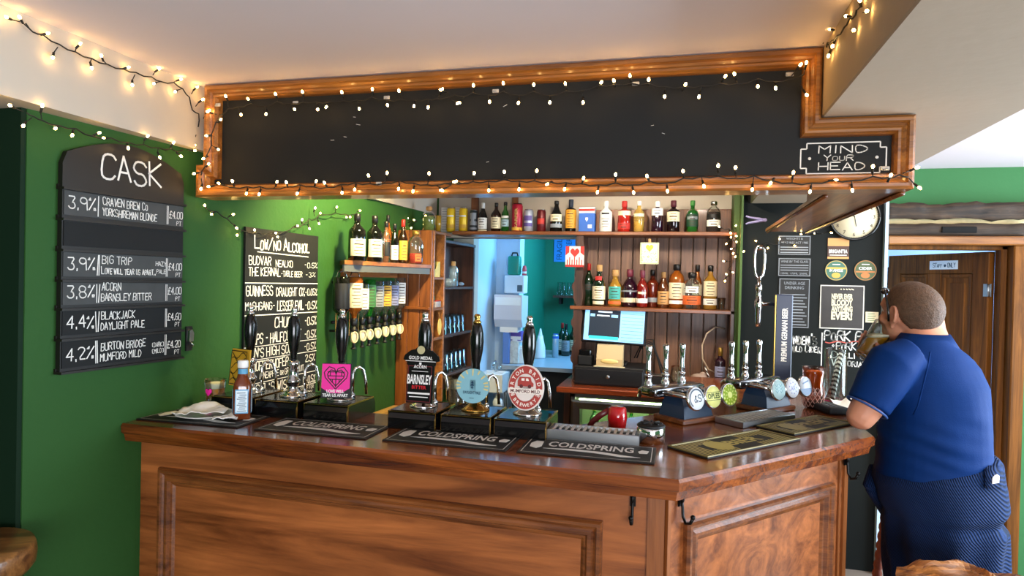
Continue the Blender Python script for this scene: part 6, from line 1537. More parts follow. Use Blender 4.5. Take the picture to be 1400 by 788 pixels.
# ================================================================== FAIRY LIGHTS
BULB = mat('warm fairy bulb', '#ffd48a', .4, emit=42, ecol='#ffc873')
WIRE = mat('dark fairy wire', '#16140f', .6)
def cable_path(pts, win=2):
    out = []
    for i in range(len(pts)):
        s = pts[max(0, i - win):i + win + 1]
        out.append(sum(s, Vector()) / len(s))
    return out
def fairy(label, pts, out, win=2, group='strings of warm fairy lights', extra=(), rb=.0042, order=True):
    """bulbs at pts, short stems to a cable running along their smoothed line; out points off the surface"""
    out = Vector(out)
    t = thing('fairy_light_string', label, 'fairy lights', pts[0], 0, group); O = Vector(pts[0])
    path = cable_path(pts, win)
    m = MB(); fine = []
    cp = [p + out * .002 for p in path]
    for e in extra: cp = [Vector(q_) for q_ in e[0]] + cp if e[1] == 'start' else cp + [Vector(q_) for q_ in e[0]]
    for a, b in zip(cp, cp[1:]):
        n_ = max(2, int((b - a).length / .03))
        for k in range(n_):
            f = k / n_; p = a.lerp(b, f); p.z -= .010 * math.sin(PI * f) * min(1, (b - a).length / .12); fine.append(p - O)
    fine.append(cp[-1] - O)
    m.tube(fine, .0022, 5); m.build('cable', WIRE, t)
    for p, c in zip(pts, path):
        d = (p - c)
        if d.length < .012: d = Vector((0, 0, .02))
        if d.length > .034: c = p - d.normalized() * .034
        d = (p - c); u = (d.normalized() + out * .35).normalized()
        m = MB(); R_ = u.to_track_quat('Z', 'Y').to_matrix().to_4x4(); R_.translation = p - O
        m.tube([c - O, p - O - u * .014], .0016, 5, 1)
        m.lathe([(0, -.016), (.0032, -.016), (.0036, -.003), (.0028, -.001)], 6, m=1, T=R_)
        m.lathe([(0, -.002), (rb * .62, -.001), (rb, rb * .8), (rb * .72, rb * 1.8), (0, rb * 2.4)], 6, T=R_)
        m.build('bulb', [BULB, WIRE], t)
    return t
FY = 2.012                                                        # just in front of the bulkhead frame
def zpts(org, sc, lst, y): return [at(org[0] + a / sc, org[1] + b / sc, y=y) for a, b in lst]
k1 = 3.425
topA = zpts((240, 60), k1, [(237, 250), (306, 328), (343, 262), (424, 325), (470, 240), (556, 303), (595, 230), (666, 303), (709, 292), (780, 232), (860, 300), (922, 218), (992, 283), (1047, 225), (1117, 287), (1183, 293), (1247, 218), (1325, 275)], FY)
topB = zpts((600, 60), k1, [(14, 218), (92, 275), (162, 200), (237, 267), (302, 190), (373, 272), (445, 197), (520, 270), (593, 192), (675, 270), (757, 185), (821, 178), (896, 155), (982, 173), (1058, 242), (1152, 196), (1219, 243), (1338, 157)], FY)
topC = zpts((1000, 0), 2.6275, [(12, 270), (95, 307), (158, 313), (245, 237), (268, 338), (268, 230)], FY)
left_col = zpts((240, 60), k1, [(120, 675), (92, 607), (153, 565), (135, 535), (198, 493), (150, 430), (210, 357), (155, 320)], FY)
fairy('string of warm fairy lights along the top and left end of the long chalkboard', left_col + topA + topB + topC, (0, -1, 0))
botA = zpts((240, 60), k1, [(160, 668), (207, 655), (268, 648), (333, 697), (393, 700), (474, 650), (520, 653), (572, 697), (657, 648), (700, 655), (780, 693), (840, 678), (905, 622), (990, 610), (1045, 675), (1113, 686), (1187, 613), (1247, 685), (1310, 645)], FY)
botB = zpts((600, 60), k1, [(15, 683), (78, 648), (165, 612), (234, 682), (307, 605), (376, 677), (458, 600), (512, 655), (590, 676), (676, 635), (744, 690), (828, 618), (911, 692), (977, 625), (1070, 685), (1144, 602), (1240, 662), (1308, 577)], FY)
botC = zpts((1000, 0), 2.6275, [(15, 607), (75, 678), (143, 655), (222, 625), (283, 685), (370, 648), (434, 680), (508, 603), (570, 635), (662, 605), (672, 672)], FY)
fairy('string of warm fairy lights along the bottom edge of the long chalkboard', botA + botB + botC, (0, -1, 0))
def xpts(sc, lst, x): return [at(a / sc, b / sc, x=x) for a, b in lst]
band = xpts(2, [(20, 48), (55, 50), (127, 92), (145, 155), (217, 122), (250, 183), (278, 155), (348, 185), (362, 230), (433, 190), (422, 228), (492, 218), (480, 250), (537, 240)], -1.715)
fairy('string of warm fairy lights where the cream band meets the ceiling', band + [at(276, 137, y=2.03), at(260, 172, y=2.03), at(266, 197, y=2.03), at(285, 152, y=2.03)], (1, 0, 0))
band2 = xpts(2, [(30, 290), (65, 342), (115, 293), (153, 350), (198, 368), (268, 365), (285, 378), (350, 402), (402, 375), (436, 428), (473, 393), (492, 425), (530, 412)], -1.722)
fairy('string of warm fairy lights under the cream band above the CASK board', band2, (1, 0, 0))
bm_ = [at(1000 + a / 2.6275, b / 2.6275, x=.36) for a, b in [(322, 150), (350, 197), (365, 162), (357, 105), (440, 108), (415, 58), (487, 40), (462, 5)]]
fairy('short string of warm fairy lights on the side of the white ceiling beam', bm_, (-1, 0, 0))
low = [at_wall(260 + a / 3.94, 200 + b / 3.94, .03) for a, b in [(80, 322), (117, 365), (227, 370), (247, 437), (255, 477), (348, 455), (457, 468), (472, 487), (574, 430), (603, 400), (641, 440), (672, 337), (693, 413), (703, 362), (788, 332), (858, 380), (843, 382), (911, 348)]]
fairy('string of warm fairy lights draped over the low alcohol chalkboard', low, (1, 0, 0), 1)
bun = [at(780 + a / 4.376, 250 + b / 4.376, y=3.925) for a, b in [(893, 265), (957, 298), (988, 260), (988, 318), (935, 363), (960, 330), (992, 350), (1020, 352), (965, 395), (975, 420), (988, 440), (1032, 413), (920, 470), (968, 535), (935, 550), (925, 585)]]
fairy('tangle of warm fairy lights hanging down the right post of the back bar', bun, (0, -1, 0), 1)
dk = [at(1000 + a / 3.755, 240 + b / 3.755, y=4.08) for a, b in [(128, 338), (187, 370), (248, 330), (322, 360)]]
fairy('short string of four warm fairy lights across the dark panel by the price notices', dk, (0, -1, 0), 1)
sf = [at(1000 + a / 3.755, 240 + b / 3.755, z=1.874) for a, b in [(362, 300), (430, 297), (510, 293)]]
fairy('three warm fairy lights under the far end of the boxed beam', sf, (0, 0, -1), 1)
spb = [at(440 + a / 5.628, 280 + b / 5.628, y=3.76) for a, b in [(662, 110), (655, 170), (795, 88), (715, 120), (690, 175)]]
fairy('few warm fairy lights round the decanter on top of the side unit', spb, (0, -1, 0), 1)
# small clear clips that hold the strings to the chalkboard
for i, (px, py) in enumerate(((403, 140), (528, 133), (677, 124), (869, 114), (1080, 101), (517, 251), (297, 143), (1211, 230))):
    q = at(px, py, y=2.03); t = thing('cable_clip', ('clear plastic hook at the top of the chalkboard, first from its left end', 'clear plastic hook at the top of the chalkboard, second from its left end', 'clear plastic hook at the top of the chalkboard near its middle', 'clear plastic hook at the top of the chalkboard, second from its right end', 'clear plastic hook at the top right corner of the chalkboard', 'clear plastic hook on the lower frame rail of the chalkboard', 'clear plastic hook at the top left corner of the chalkboard', 'clear plastic hook by the MIND YOUR HEAD lettering')[i], 'clip', q, 0, 'clear cable clips')
    m = MB(); m.box((0, .004, 0), (.022, .004, .012), .002); m.tube([(-.006, .003, -.003), (-.004, -.006, -.006), (.004, -.006, -.002)], .002, 6); m.build('hook', mat('clear hook plastic', '#d8d4cc', .2, 0, .4), t)

# ================================================================== STOOLS
def stool(name, label, c, z, r, th, seatmat, legmat, turned=True, top=0.0):
    t = thing(name, label, 'stool', (c[0], c[1], 0), .4)
    m = MB(); m.lathe([(0, z - th), (r * .90, z - th), (r * .985, z - th * .75), (r, z - th * .4), (r * .985, z - .012), (r * .95, z), (r * .5, z - .004), (0, z - .006)], 40); m.build('seat', seatmat, t)
    for k in range(4):
        a = PI / 4 + k * PI / 2; p0 = Vector((r * .62 * math.cos(a), r * .62 * math.sin(a), z - th)); p1 = Vector((r * 1.05 * math.cos(a), r * 1.05 * math.sin(a), .0))
        n_ = 48; rr_ = [(.017 + .006 * abs(math.sin(i / n_ * PI * 16)) * (1 if .12 < i / n_ < .62 else .25) - .004 * (i / n_)) if turned else .017 for i in range(n_ + 1)]
        m = MB(); m.tube([p0.lerp(p1, i / n_) for i in range(n_ + 1)], rr_, 12); m.build('leg', legmat, t)
    m = MB()
    for k in range(4):
        a = PI / 4 + k * PI / 2; b = a + PI / 2; f = .66
        ra = r * (.62 + .43 * f); zz = (z - th) * (1 - f) + .03 * (k % 2)
        m = MB(); m.tube([(ra * math.cos(a), ra * math.sin(a), zz), (ra * math.cos(b), ra * math.sin(b), zz)], .010, 8); m.build('stretcher', legmat, t)
    return t
stool('bar_stool', 'round thick wooden stool at the left edge beside the green wall corner', (-1.757, 1.265), .885, .155, .075, W_stool, W_stool)
p = at(1252, 690, d=2.86)
stool('bar_stool', 'red-brown stool with turned ringed legs beyond the man at the bar end', p, .725, .165, .035, W_red, W_red)
# carved stool in the right foreground
p = at(1338, 800, d=1.80); zc = .800
t = thing('carved_stool', 'orange-brown carved wooden stool with a feather-like ridged top in front of the man', 'stool', (p.x, p.y, 0), .3)
m = MB(); nr, na = 16, 72; R0 = .195; vs = []; fs = []
def cr_h(x, y):
    w_ = abs(math.sin(24 * (x * .82 + .6 * abs(y)) + 3 * noise.noise(Vector((x * 8, y * 8, 2)))))
    return .020 * (1 - w_) + .012 * noise.noise(Vector((x * 14, y * 14, 5))) + .02 * (1 - (x * x + y * y) / R0 ** 2)
for j in range(nr + 1):
    for i in range(na):
        a = 2 * PI * i / na; rr_ = R0 * j / nr * (1 + .05 * noise.noise(Vector((math.cos(a) * 2.2, math.sin(a) * 2.2, 9))) * (j / nr))
        x, y = rr_ * math.cos(a), rr_ * math.sin(a); vs.append((x, y, zc + cr_h(x, y) - .03))
for j in range(nr):
    for i in range(na): fs.append((j * na + i, j * na + (i + 1) % na, (j + 1) * na + (i + 1) % na, (j + 1) * na + i))
ed = len(vs)
for i in range(na):
    a = 2 * PI * i / na; v = vs[nr * na + i]; vs.append((v[0] * .93, v[1] * .93, zc - .085 + .008 * math.sin(i * 1.7)))
for i in range(na): fs.append((nr * na + i, nr * na + (i + 1) % na, ed + (i + 1) % na, ed + i))
fs.append(tuple(range(ed, ed + na)))
m.add(vs, fs, 0, False); m.build('carved_seat', W_carve, t)
for k in range(3):
    a = .5 + k * 2 * PI / 3; m = MB(); m.tube([(.10 * math.cos(a), .10 * math.sin(a), zc - .08), (.15 * math.cos(a), .15 * math.sin(a), .4), (.17 * math.cos(a), .17 * math.sin(a), 0)], [.026, .022, .024], 10); m.build('leg', W_carve, t)

# ================================================================== THE MAN AT THE BAR
CR = (CM @ Vector((1, 0, 0))); CR.z = 0; CR.normalize()          # to the right of the picture, level
CF = Vector((-CR.y, CR.x, 0))                                     # away from the viewer, level
def pd(px, py, d): return at(px, py, d=d)
man = thing('person', 'man in navy polo drinking a pint at the bar, jumper tied round his waist', 'person', (pd(1290, 700, 2.32).x, pd(1290, 700, 2.32).y, 0))
MO = Vector(man.location)
SKIN = mat('skin', '#c98a6c', .5, var=.12, vscale=9, bump=.06, bscale=120)
SKIN.node_tree.nodes['Principled BSDF'].inputs['Subsurface Weight'].default_value = .12
SKIN.node_tree.nodes['Principled BSDF'].inputs['Subsurface Radius'].default_value = (.02, .008, .005)
NAVY = mat('navy polo cloth', '#062c64', .7, var=.08, vscale=30, bump=.10, bscale=260, spec=.12)
NAVYD = mat('navy piping', '#16203c', .7)
HAIR = mat('short brown hair', '#553c28', .6, var=.6, vscale=70, bump=.5, bscale=260)
def remeshed(name, mb_, mt, voxel, smooth=6, parent=None, fac=.5):
    me = bpy.data.meshes.new(name); me.from_pydata([tuple(Vector(p) - MO) for p in mb_.v], [], mb_.f)
    bm = bmesh.new(); bm.from_mesh(me); bmesh.ops.recalc_face_normals(bm, faces=bm.faces); bm.to_mesh(me); bm.free()
    o = bpy.data.objects.new(name, me); COL.objects.link(o)
    r_ = o.modifiers.new('r', 'REMESH'); r_.mode = 'VOXEL'; r_.voxel_size = voxel
    if smooth:
        s_ = o.modifiers.new('s', 'SMOOTH'); s_.iterations = smooth; s_.factor = fac
    dg = bpy.context.evaluated_depsgraph_get(); dg.update()
    m2 = bpy.data.meshes.new_from_object(o.evaluated_get(dg), depsgraph=dg)
    bpy.data.objects.remove(o); bpy.data.meshes.remove(me)
    m2.materials.clear(); m2.materials.append(mt)
    for p_ in m2.polygons: p_.use_smooth = True
    o = bpy.data.objects.new(name, m2); COL.objects.link(o)
    if parent is not None: o.parent = parent
    return o
def ring(py, xl, xr, hd, d, n=36, e=2.3, tilt=0.0, shrink=0.0):
    c = pd((xl + xr) / 2, py, d); hw = (xr - xl) / 2 * d / FPX; tn = ((xl + xr) / 2 - 700) / FPX; hw = math.sqrt(max(hw * hw - (hd * tn) ** 2, .4 * hw * hw)) - shrink; hd = hd - shrink; out = []
    for i in range(n):
        a = 2 * PI * i / n; cx, cy = math.cos(a), math.sin(a)
        k = (abs(cx) ** e + abs(cy) ** e) ** (-1 / e)
        p_ = c + CR * (cx * k * hw) + CF * (cy * k * hd)
        p_.z += tilt * cx * k * hw
        out.append(tuple(p_))
    return out
def limb(m, pts, rad, n=14):
    """tapering limb with rounded ends along a smooth line"""
    pts = [Vector(p) for p in pts]; P = []; R_ = []
    for i in range(len(pts) - 1):
        a, b = pts[i], pts[i + 1]
        p0 = pts[i - 1] if i else a * 2 - b; p3 = pts[i + 2] if i + 2 < len(pts) else b * 2 - a
        for k in range(6):
            t_ = k / 6
            P.append(.5 * ((2 * a) + (b - p0) * t_ + (2 * p0 - 5 * a + 4 * b - p3) * t_ ** 2 + (3 * a - p0 - 3 * b + p3) * t_ ** 3)); R_.append(rad[i] + (rad[i + 1] - rad[i]) * t_)
    P.append(pts[-1]); R_.append(rad[-1])
    d0 = (P[0] - P[1]).normalized(); d1 = (P[-1] - P[-2]).normalized()
    P = [P[0] + d0 * R_[0] * .8, P[0] + d0 * R_[0] * .5] + P + [P[-1] + d1 * R_[-1] * .5, P[-1] + d1 * R_[-1] * .85]
    R_ = [R_[0] * .45, R_[0] * .85] + R_ + [R_[-1] * .85, R_[-1] * .4]
    m.tube(P, R_, n)
TD = 2.33
TORSO = [(462, 1236, 1296, .062), (472, 1226, 1306, .080), (484, 1211, 1322, .105), (500, 1202, 1337, .130), (525, 1199, 1348, .152), (560, 1200, 1352, .168), (600, 1198, 1352, .176), (640, 1196, 1354, .176), (672, 1197, 1362, .170)]
# --- body
bmb = MB()
loft(bmb, [ring(py, a, b, hd, TD, shrink=.010) for py, a, b, hd in TORSO] + [ring(720, 1208, 1362, .155, TD, shrink=.02), ring(760, 1216, 1352, .14, TD, shrink=.02)])
for s, px in ((-1, 1262), (1, 1322)):
    q0 = pd(px, 742, TD) + CF * .03; q1 = Vector((q0.x, q0.y, .48)) + CF * (.01 * s); q2 = Vector((q0.x, q0.y, .09)) + CF * (-.02)
    limb(bmb, [q0, q1 + CF * .015, Vector((q0.x, q0.y, .30)) - CF * .02, q2], [.058, .050, .048, .040]); limb(bmb, [q2 - Z * .04 - CF * .02, q2 - Z * .055 + CF * .13 - CR * .03], [.035, .032])
# head
fd = (CR * -.36 + CF * .933).normalized(); ld = Vector((-fd.y, fd.x, 0)); HC = pd(1243, 429, 2.40)
tilt = Matrix.Rotation(math.radians(-6), 3, ld)
HM = Matrix((ld * -1, fd, Z)).transposed()                        # local x right, y face, z up
HM4 = Matrix.Translation(HC) @ (tilt @ HM).to_4x4() @ Matrix.Scale(1.0, 4)
def hs(c, r, nu=24, nv=16): bmb.sphere(c, r, nu, nv, T=HM4)
hs((0, -.012, .018), (.077, .100, .096)); hs((0, .022, -.035), (.064, .070, .085)); hs((0, .050, -.075), (.044, .040, .034)); hs((0, .066, .028), (.058, .026, .040))
hs((0, .093, -.018), (.013, .020, .024)); hs((0, .098, -.030), (.017, .016, .012)); hs((0, .080, .005), (.010, .018, .03)); hs((.030, .078, .022), (.026, .012, .008)); hs((-.030, .078, .022), (.026, .012, .008))
hs((.040, .055, -.030), (.026, .030, .026)); hs((-.040, .055, -.030), (.026, .030, .026)); hs((0, .083, -.060), (.022, .012, .006)); hs((0, .081, -.070), (.020, .012, .007))
for s in (-1, 1):
    E_ = HM4 @ Matrix.Translation((s * .080, -.004, -.012)) @ Matrix.Rotation(s * .35, 4, 'Z') @ Matrix.Rotation(.15, 4, 'X')
    bmb.sphere((0, 0, 0), (.010, .021, .034), 16, 12, T=E_); bmb.tube([E_ @ Vector((s * .008, .021 * math.cos(a), .006 + .034 * math.sin(a))) for a in [-.4 + k * .42 for k in range(11)]], .0055, 6); bmb.sphere((0, -.002, -.034), (.008, .010, .012), 10, 8, T=E_)
# neck
loft(bmb, [ring(425, 1232, 1288, .060, 2.39, 24), ring(448, 1232, 1292, .064, 2.37, 24), ring(468, 1234, 1300, .072, 2.345, 24), ring(490, 1226, 1312, .09, 2.33, 24)])
# left arm: elbow on the counter, forearm up to the glass
GB = pd(1179, 488, 2.44); GT_ = pd(1212, 445, 2.46); GA_ = (GT_ - GB).normalized()
toC = (Vector((0, 0, EYE)) - GB).normalized(); e2 = (toC - GA_ * toC.dot(GA_)).normalized(); e1 = e2.cross(GA_)
if (e1.dot(CR)) < 0: e1 = -e1
GMID = GB + GA_ * .062
SHL = pd(1222, 497, 2.26); EL = pd(1177, 570, 2.255); EL.z = max(EL.z, BT + .052)
WR = GMID + e1 * .082 - GA_ * .018 - e2 * .005
limb(bmb, [SHL, SHL.lerp(EL, .5) + CF * -.01, EL], [.066, .058, .047]); limb(bmb, [EL, EL.lerp(WR, .35) - CR * .010, WR], [.047, .044, .029])
# left hand round the glass: palm, four fingers over the far side, thumb on the near side
def gp(h, ang, r): return GB + GA_ * h + e1 * (r * math.cos(ang)) + e2 * (r * math.sin(ang))
limb(bmb, [WR, GMID + e1 * .064 - e2 * .006], [.028, .034]); limb(bmb, [gp(.035, -.25, .056), gp(.095, -.35, .060)], [.022, .022]); limb(bmb, [gp(.04, .15, .056), gp(.085, .05, .058)], [.019, .019])
for k, (h0, span, rf) in enumerate(((.028, 2.1, .0078), (.049, 2.4, .0088), (.070, 2.5, .0090), (.091, 2.35, .0086))):
    rg = .0315 + .012 * h0 / .15 + .0095
    limb(bmb, [gp(h0 + .004, -.35, rg + .008)] + [gp(h0 + .002 * j, -.35 - span * j / 4, rg + (.004 if j in (1, 3) else 0)) for j in range(1, 5)], [rf * 1.15, rf * 1.05, rf, rf * .95, rf * .85], 10)
limb(bmb, [gp(.028, .25, .056), gp(.036, .60, .050), gp(.046, .95, .0455), gp(.054, 1.30, .0445)], [.013, .0115, .010, .0088], 10)
# right arm, hanging in front of him on the far side
SHR = pd(1302, 505, 2.42); ER = pd(1300, 590, 2.52); WRR = pd(1285, 668, 2.56)
limb(bmb, [SHR, SHR.lerp(ER, .5), ER], [.066, .058, .045]); limb(bmb, [ER, ER.lerp(WRR, .35), WRR], [.045, .042, .028])
hd_ = (WRR - ER).normalized(); pc = WRR + hd_ * .05; limb(bmb, [WRR, pc, pc + hd_ * .045], [.027, .036, .034])
for k in range(4): 
    b0 = pc + hd_ * .05 + CF * (.026 - .018 * k); limb(bmb, [b0, b0 + hd_ * .03 + CR * -.006, b0 + hd_ * (.055 + .008 * (k in (1, 2))) + CR * -.022], [.0098, .009, .0078], 10)
limb(bmb, [pc + CF * .03, pc + CF * .048 + hd_ * .02, pc + CF * .05 + hd_ * .05], [.013, .0115, .0095], 10)
body = remeshed('body', bmb, SKIN, .0052, 3, man)
# eyes and mouth on the far side of the head
for s in (-1, 1):
    m = MB(); m.sphere((s * .030, .0765, .006), .0125, 14, 10, T=HM4); e_ = m.build('eye', mat('eye white', '#e8e4dc', .2), man); e_.location = -MO
    m = MB(); m.sphere((s * .030, .0875, .006), (.0055, .003, .0055), 12, 8, T=HM4); m.build('iris', mat('iris brown', '#3a2a1c', .2), e_)
# hair
def hair_low(y):
    ks = [(-.13, -.052), (-.09, -.058), (-.05, -.050), (-.02, -.012), (.005, .012), (.028, .0), (.036, .034), (.052, .070), (.085, .105)]
    for (a, b), (c_, d_) in zip(ks, ks[1:]):
        if a <= y <= c_: return b + (d_ - b) * (y - a) / (c_ - a)
    return ks[0][1] if y < ks[0][0] else .2
m = MB(); nu, nv = 120, 80; vs = []; ok = {}; fs = []
for j in range(nv + 1):
    for i in range(nu):
        a = 2 * PI * i / nu; b = PI * j / nv; n_ = Vector((math.sin(b) * math.cos(a), math.sin(b) * math.sin(a), math.cos(b)))
        q_ = Vector((n_.x * .077, n_.y * .100 - .012, n_.z * .096 + .018)); low_ = hair_low(q_.y) + .004 * noise.noise(q_ * 90)
        thin = min(1, .45 + .55 * max(0, ((q_ - Vector((0, -.05, .10))).length - .03) / .06))
        k = min(1, max(0, (q_.z - low_) / .02)); o_ = (.0015 + .0065 * k) * thin + .0013 * k * noise.noise(q_ * 170) + .001 * noise.noise(q_ * 420)
        vs.append(HM4 @ (q_ + n_ * o_) - MO); ok[(i, j)] = q_.z > low_
for j in range(nv):
    for i in range(nu):
        i2 = (i + 1) % nu
        if ok[(i, j)] and ok[(i2, j)] and ok[(i, j + 1)] and ok[(i2, j + 1)]: fs.append((j * nu + i, (j + 1) * nu + i, (j + 1) * nu + i2, j * nu + i2))
m.add(vs, fs, 0, True); m.build('hair', HAIR, man, fix=False)
# --- polo shirt: torso and sleeves
pm = MB()
loft(pm, [ring(py, a, b, hd, TD) for py, a, b, hd in TORSO])
hem = SHL.lerp(EL, .74)
pm.tube([SHL + (SHL - EL).normalized() * .05 + CR * .04, SHL, SHL.lerp(EL, .4) , hem + (EL - SHL).normalized() * .012], [.055, .083, .080, .069], 24)
hr = SHR.lerp(ER, .72); pm.tube([SHR + (SHR - ER).normalized() * .05 - CR * .05, SHR, SHR.lerp(ER, .4), hr], [.055, .080, .076, .066], 24)
polo = remeshed('polo_shirt', pm, NAVY, .007, 8, man)
for v in polo.data.vertices:                                     # folds across the lower back and at the armpit
    w_ = v.co + MO
    k = max(0, min(1, (1.22 - w_.z) / .12)); side = (w_ - pd(1290, 600, TD)).dot(CR)
    f_ = math.sin((w_.z + .25 * side) * 95 + 2.5 * noise.noise(w_ * 6)) * noise.noise(w_ * Vector((4, 4, 3)).x + Vector((3, 1, 0)))
    v.co += (v.co - Vector((0, 0, v.co.z))).normalized() * (.011 * k * f_ + .006 * noise.noise(w_ * 9))
from mathutils.bvhtree import BVHTree
bv = BVHTree.FromPolygons([v.co + MO for v in polo.data.vertices], [tuple(p_.vertices) for p_ in polo.data.polygons])
def on_shirt(px, py):
    h_ = bv.ray_cast(Vector((0, 0, EYE)), ray(px, py).normalized()); return h_[0]
sp_ = [q_ for q_ in (on_shirt(px, py) for px, py in ((1272, 482), (1270, 494), (1267, 508), (1263, 524), (1259, 540), (1255, 556), (1249, 568))) if q_ is not None]
if len(sp_) > 2:
    m = MB(); m.tube([q_ - MO for q_ in sp_], .0028, 6); m.build('raglan_seam', NAVY, polo)
def ringtube(pts, r, name, mt, par, flat=1.0):
    m_ = MB(); m_.tube([Vector(p_) - MO for p_ in pts], r, 8, closed=True, flat=flat); return m_.build(name, mt, par)
c1_ = [Vector(p_) for p_ in ring(468, 1229, 1304, .080, 2.345, 40)]; c0_ = [Vector(p_) for p_ in ring(456, 1231, 1298, .072, 2.355, 40)]
m = MB(); n_ = 40; outr = [Vector(p_) for p_ in ring(476, 1219, 1311, .094, 2.34, 40)]; inr = [Vector(p_) for p_ in ring(458, 1235, 1294, .066, 2.355, 40)]
vs = [p_ - MO for p_ in outr + c0_ + inr]; fs = []
for rw in range(2):
    for i in range(n_): fs.append((rw * n_ + i, rw * n_ + (i + 1) % n_, (rw + 1) * n_ + (i + 1) % n_, (rw + 1) * n_ + i))
m.add(vs, fs, 0, True); cl_ = m.build('collar', NAVY, polo); sm_ = cl_.modifiers.new('t', 'SOLIDIFY'); sm_.thickness = .004
dirn = (EL - SHL).normalized(); s1 = dirn.orthogonal().normalized(); s2 = dirn.cross(s1); hc = hem + dirn * .018
ringtube([hc + (s1 * math.cos(2 * PI * i / 24) + s2 * math.sin(2 * PI * i / 24)) * .0675 for i in range(24)], .004, 'sleeve_hem', mat('blue piping', '#2a4a86', .6), polo)
# --- jumper tied round the waist
JUMP = bpy.data.materials.new('ribbed navy knit'); JUMP.use_nodes = True
N_ = JUMP.node_tree.nodes; L_ = JUMP.node_tree.links; B__ = N_['Principled BSDF']; B__.inputs['Base Color'].default_value = C('#13234a'); B__.inputs['Roughness'].default_value = .85; B__.inputs['Specular IOR Level'].default_value = .2
tc_ = N_.new('ShaderNodeTexCoord'); mp_ = N_.new('ShaderNodeMapping'); mp_.inputs['Rotation'].default_value = (0, .6, .5); wv_ = N_.new('ShaderNodeTexWave'); wv_.inputs['Scale'].default_value = 55; wv_.inputs['Distortion'].default_value = .6; bp_ = N_.new('ShaderNodeBump'); bp_.inputs['Strength'].default_value = .8; bp_.inputs['Distance'].default_value = .004
L_.new(tc_.outputs['Object'], mp_.inputs['Vector']); L_.new(mp_.outputs['Vector'], wv_.inputs['Vector']); L_.new(wv_.outputs['Fac'], bp_.inputs['Height']); L_.new(bp_.outputs['Normal'], B__.inputs['Normal'])
cr_ = N_.new('ShaderNodeValToRGB'); cr_.color_ramp.elements[0].color = C('#061730'); cr_.color_ramp.elements[1].color = C('#0e2c5c'); L_.new(wv_.outputs['Fac'], cr_.inputs['Fac']); L_.new(cr_.outputs['Color'], B__.inputs['Base Color'])
jm = MB()
JR = [(630, 1196, 1356, .180, .26), (640, 1190, 1364, .192, .26), (668, 1194, 1370, .196, .16), (690, 1198, 1372, .196, .08), (700, 1204, 1360, .176, .04), (712, 1202, 1371, .194, 0), (760, 1207, 1372, .196, 0), (830, 1212, 1366, .190, 0), (900, 1216, 1360, .180, 0)]
loft(jm, [ring(py, a, b, hd, TD, 44, tilt=tl) for py, a, b, hd, tl in JR])
jump = remeshed('tied_jumper', jm, JUMP, .008, 3, man)
for v in jump.data.vertices:
    w_ = v.co + MO; a = math.atan2((v.co).dot(CF), (v.co).dot(CR)); k = max(0, min(1, (.90 - w_.z) / .3))
    v.co += Vector((v.co.x, v.co.y, 0)).normalized() * (.012 * k * math.sin(a * 9 + 2 * noise.noise(w_ * 4)) + .006 * noise.noise(w_ * 8))
m = MB()
for (a, b, c_) in (((1200, 640), (1194, 662), (1206, 684)), ((1206, 648), (1198, 670), (1214, 700))):
    m.tube([pd(*a, TD + .12) - MO, pd(*b, TD + .10) - MO, pd(*c_, TD + .13) - MO], [.030, .036, .028], 12)
m.sphere(pd(1199, 660, TD + .12) - MO, (.035, .04, .035), 14, 10); m.build('sleeve_knot', JUMP, jump)
bj = BVHTree.FromPolygons([v.co + MO for v in jump.data.vertices], [tuple(p_.vertices) for p_ in jump.data.polygons])
EYEV = Vector((0, 0, EYE))
def on_jumper(px, py, lift):
    d_ = ray(px, py).normalized(); h_ = bj.ray_cast(EYEV, d_)[0]
    return None if h_ is None else h_ - d_ * lift
grid = []; W_ = 7
for j in range(6):
    row = []
    for i in range(W_):
        q_ = on_jumper(1346 + i * 4, 638 + j * 6, .006 + .010 * math.sin(PI * i / (W_ - 1)))
        row.append(q_ if q_ is not None else row[-1] + CR * .010 + CF * .004)
    grid.append(row)
m = MB(); m.add([q_ - MO for r_ in grid for q_ in r_], [(j * W_ + i, j * W_ + i + 1, (j + 1) * W_ + i + 1, (j + 1) * W_ + i) for j in range(5) for i in range(W_ - 1)], 0, True)
fo = m.build('folded_hem', JUMP, jump); sm_ = fo.modifiers.new('t', 'SOLIDIFY'); sm_.thickness = .007; sm_.offset = 0
lo = on_jumper(1361, 656, .034)
if lo is not None:
    m = MB(); m.ext([(-.011, -.014), (.011, -.010), (.012, .012), (.004, .018), (-.006, .012), (-.011, .004)], lo - MO, CR, Z, .002); m.build('logo_tag', WHITE, jump)
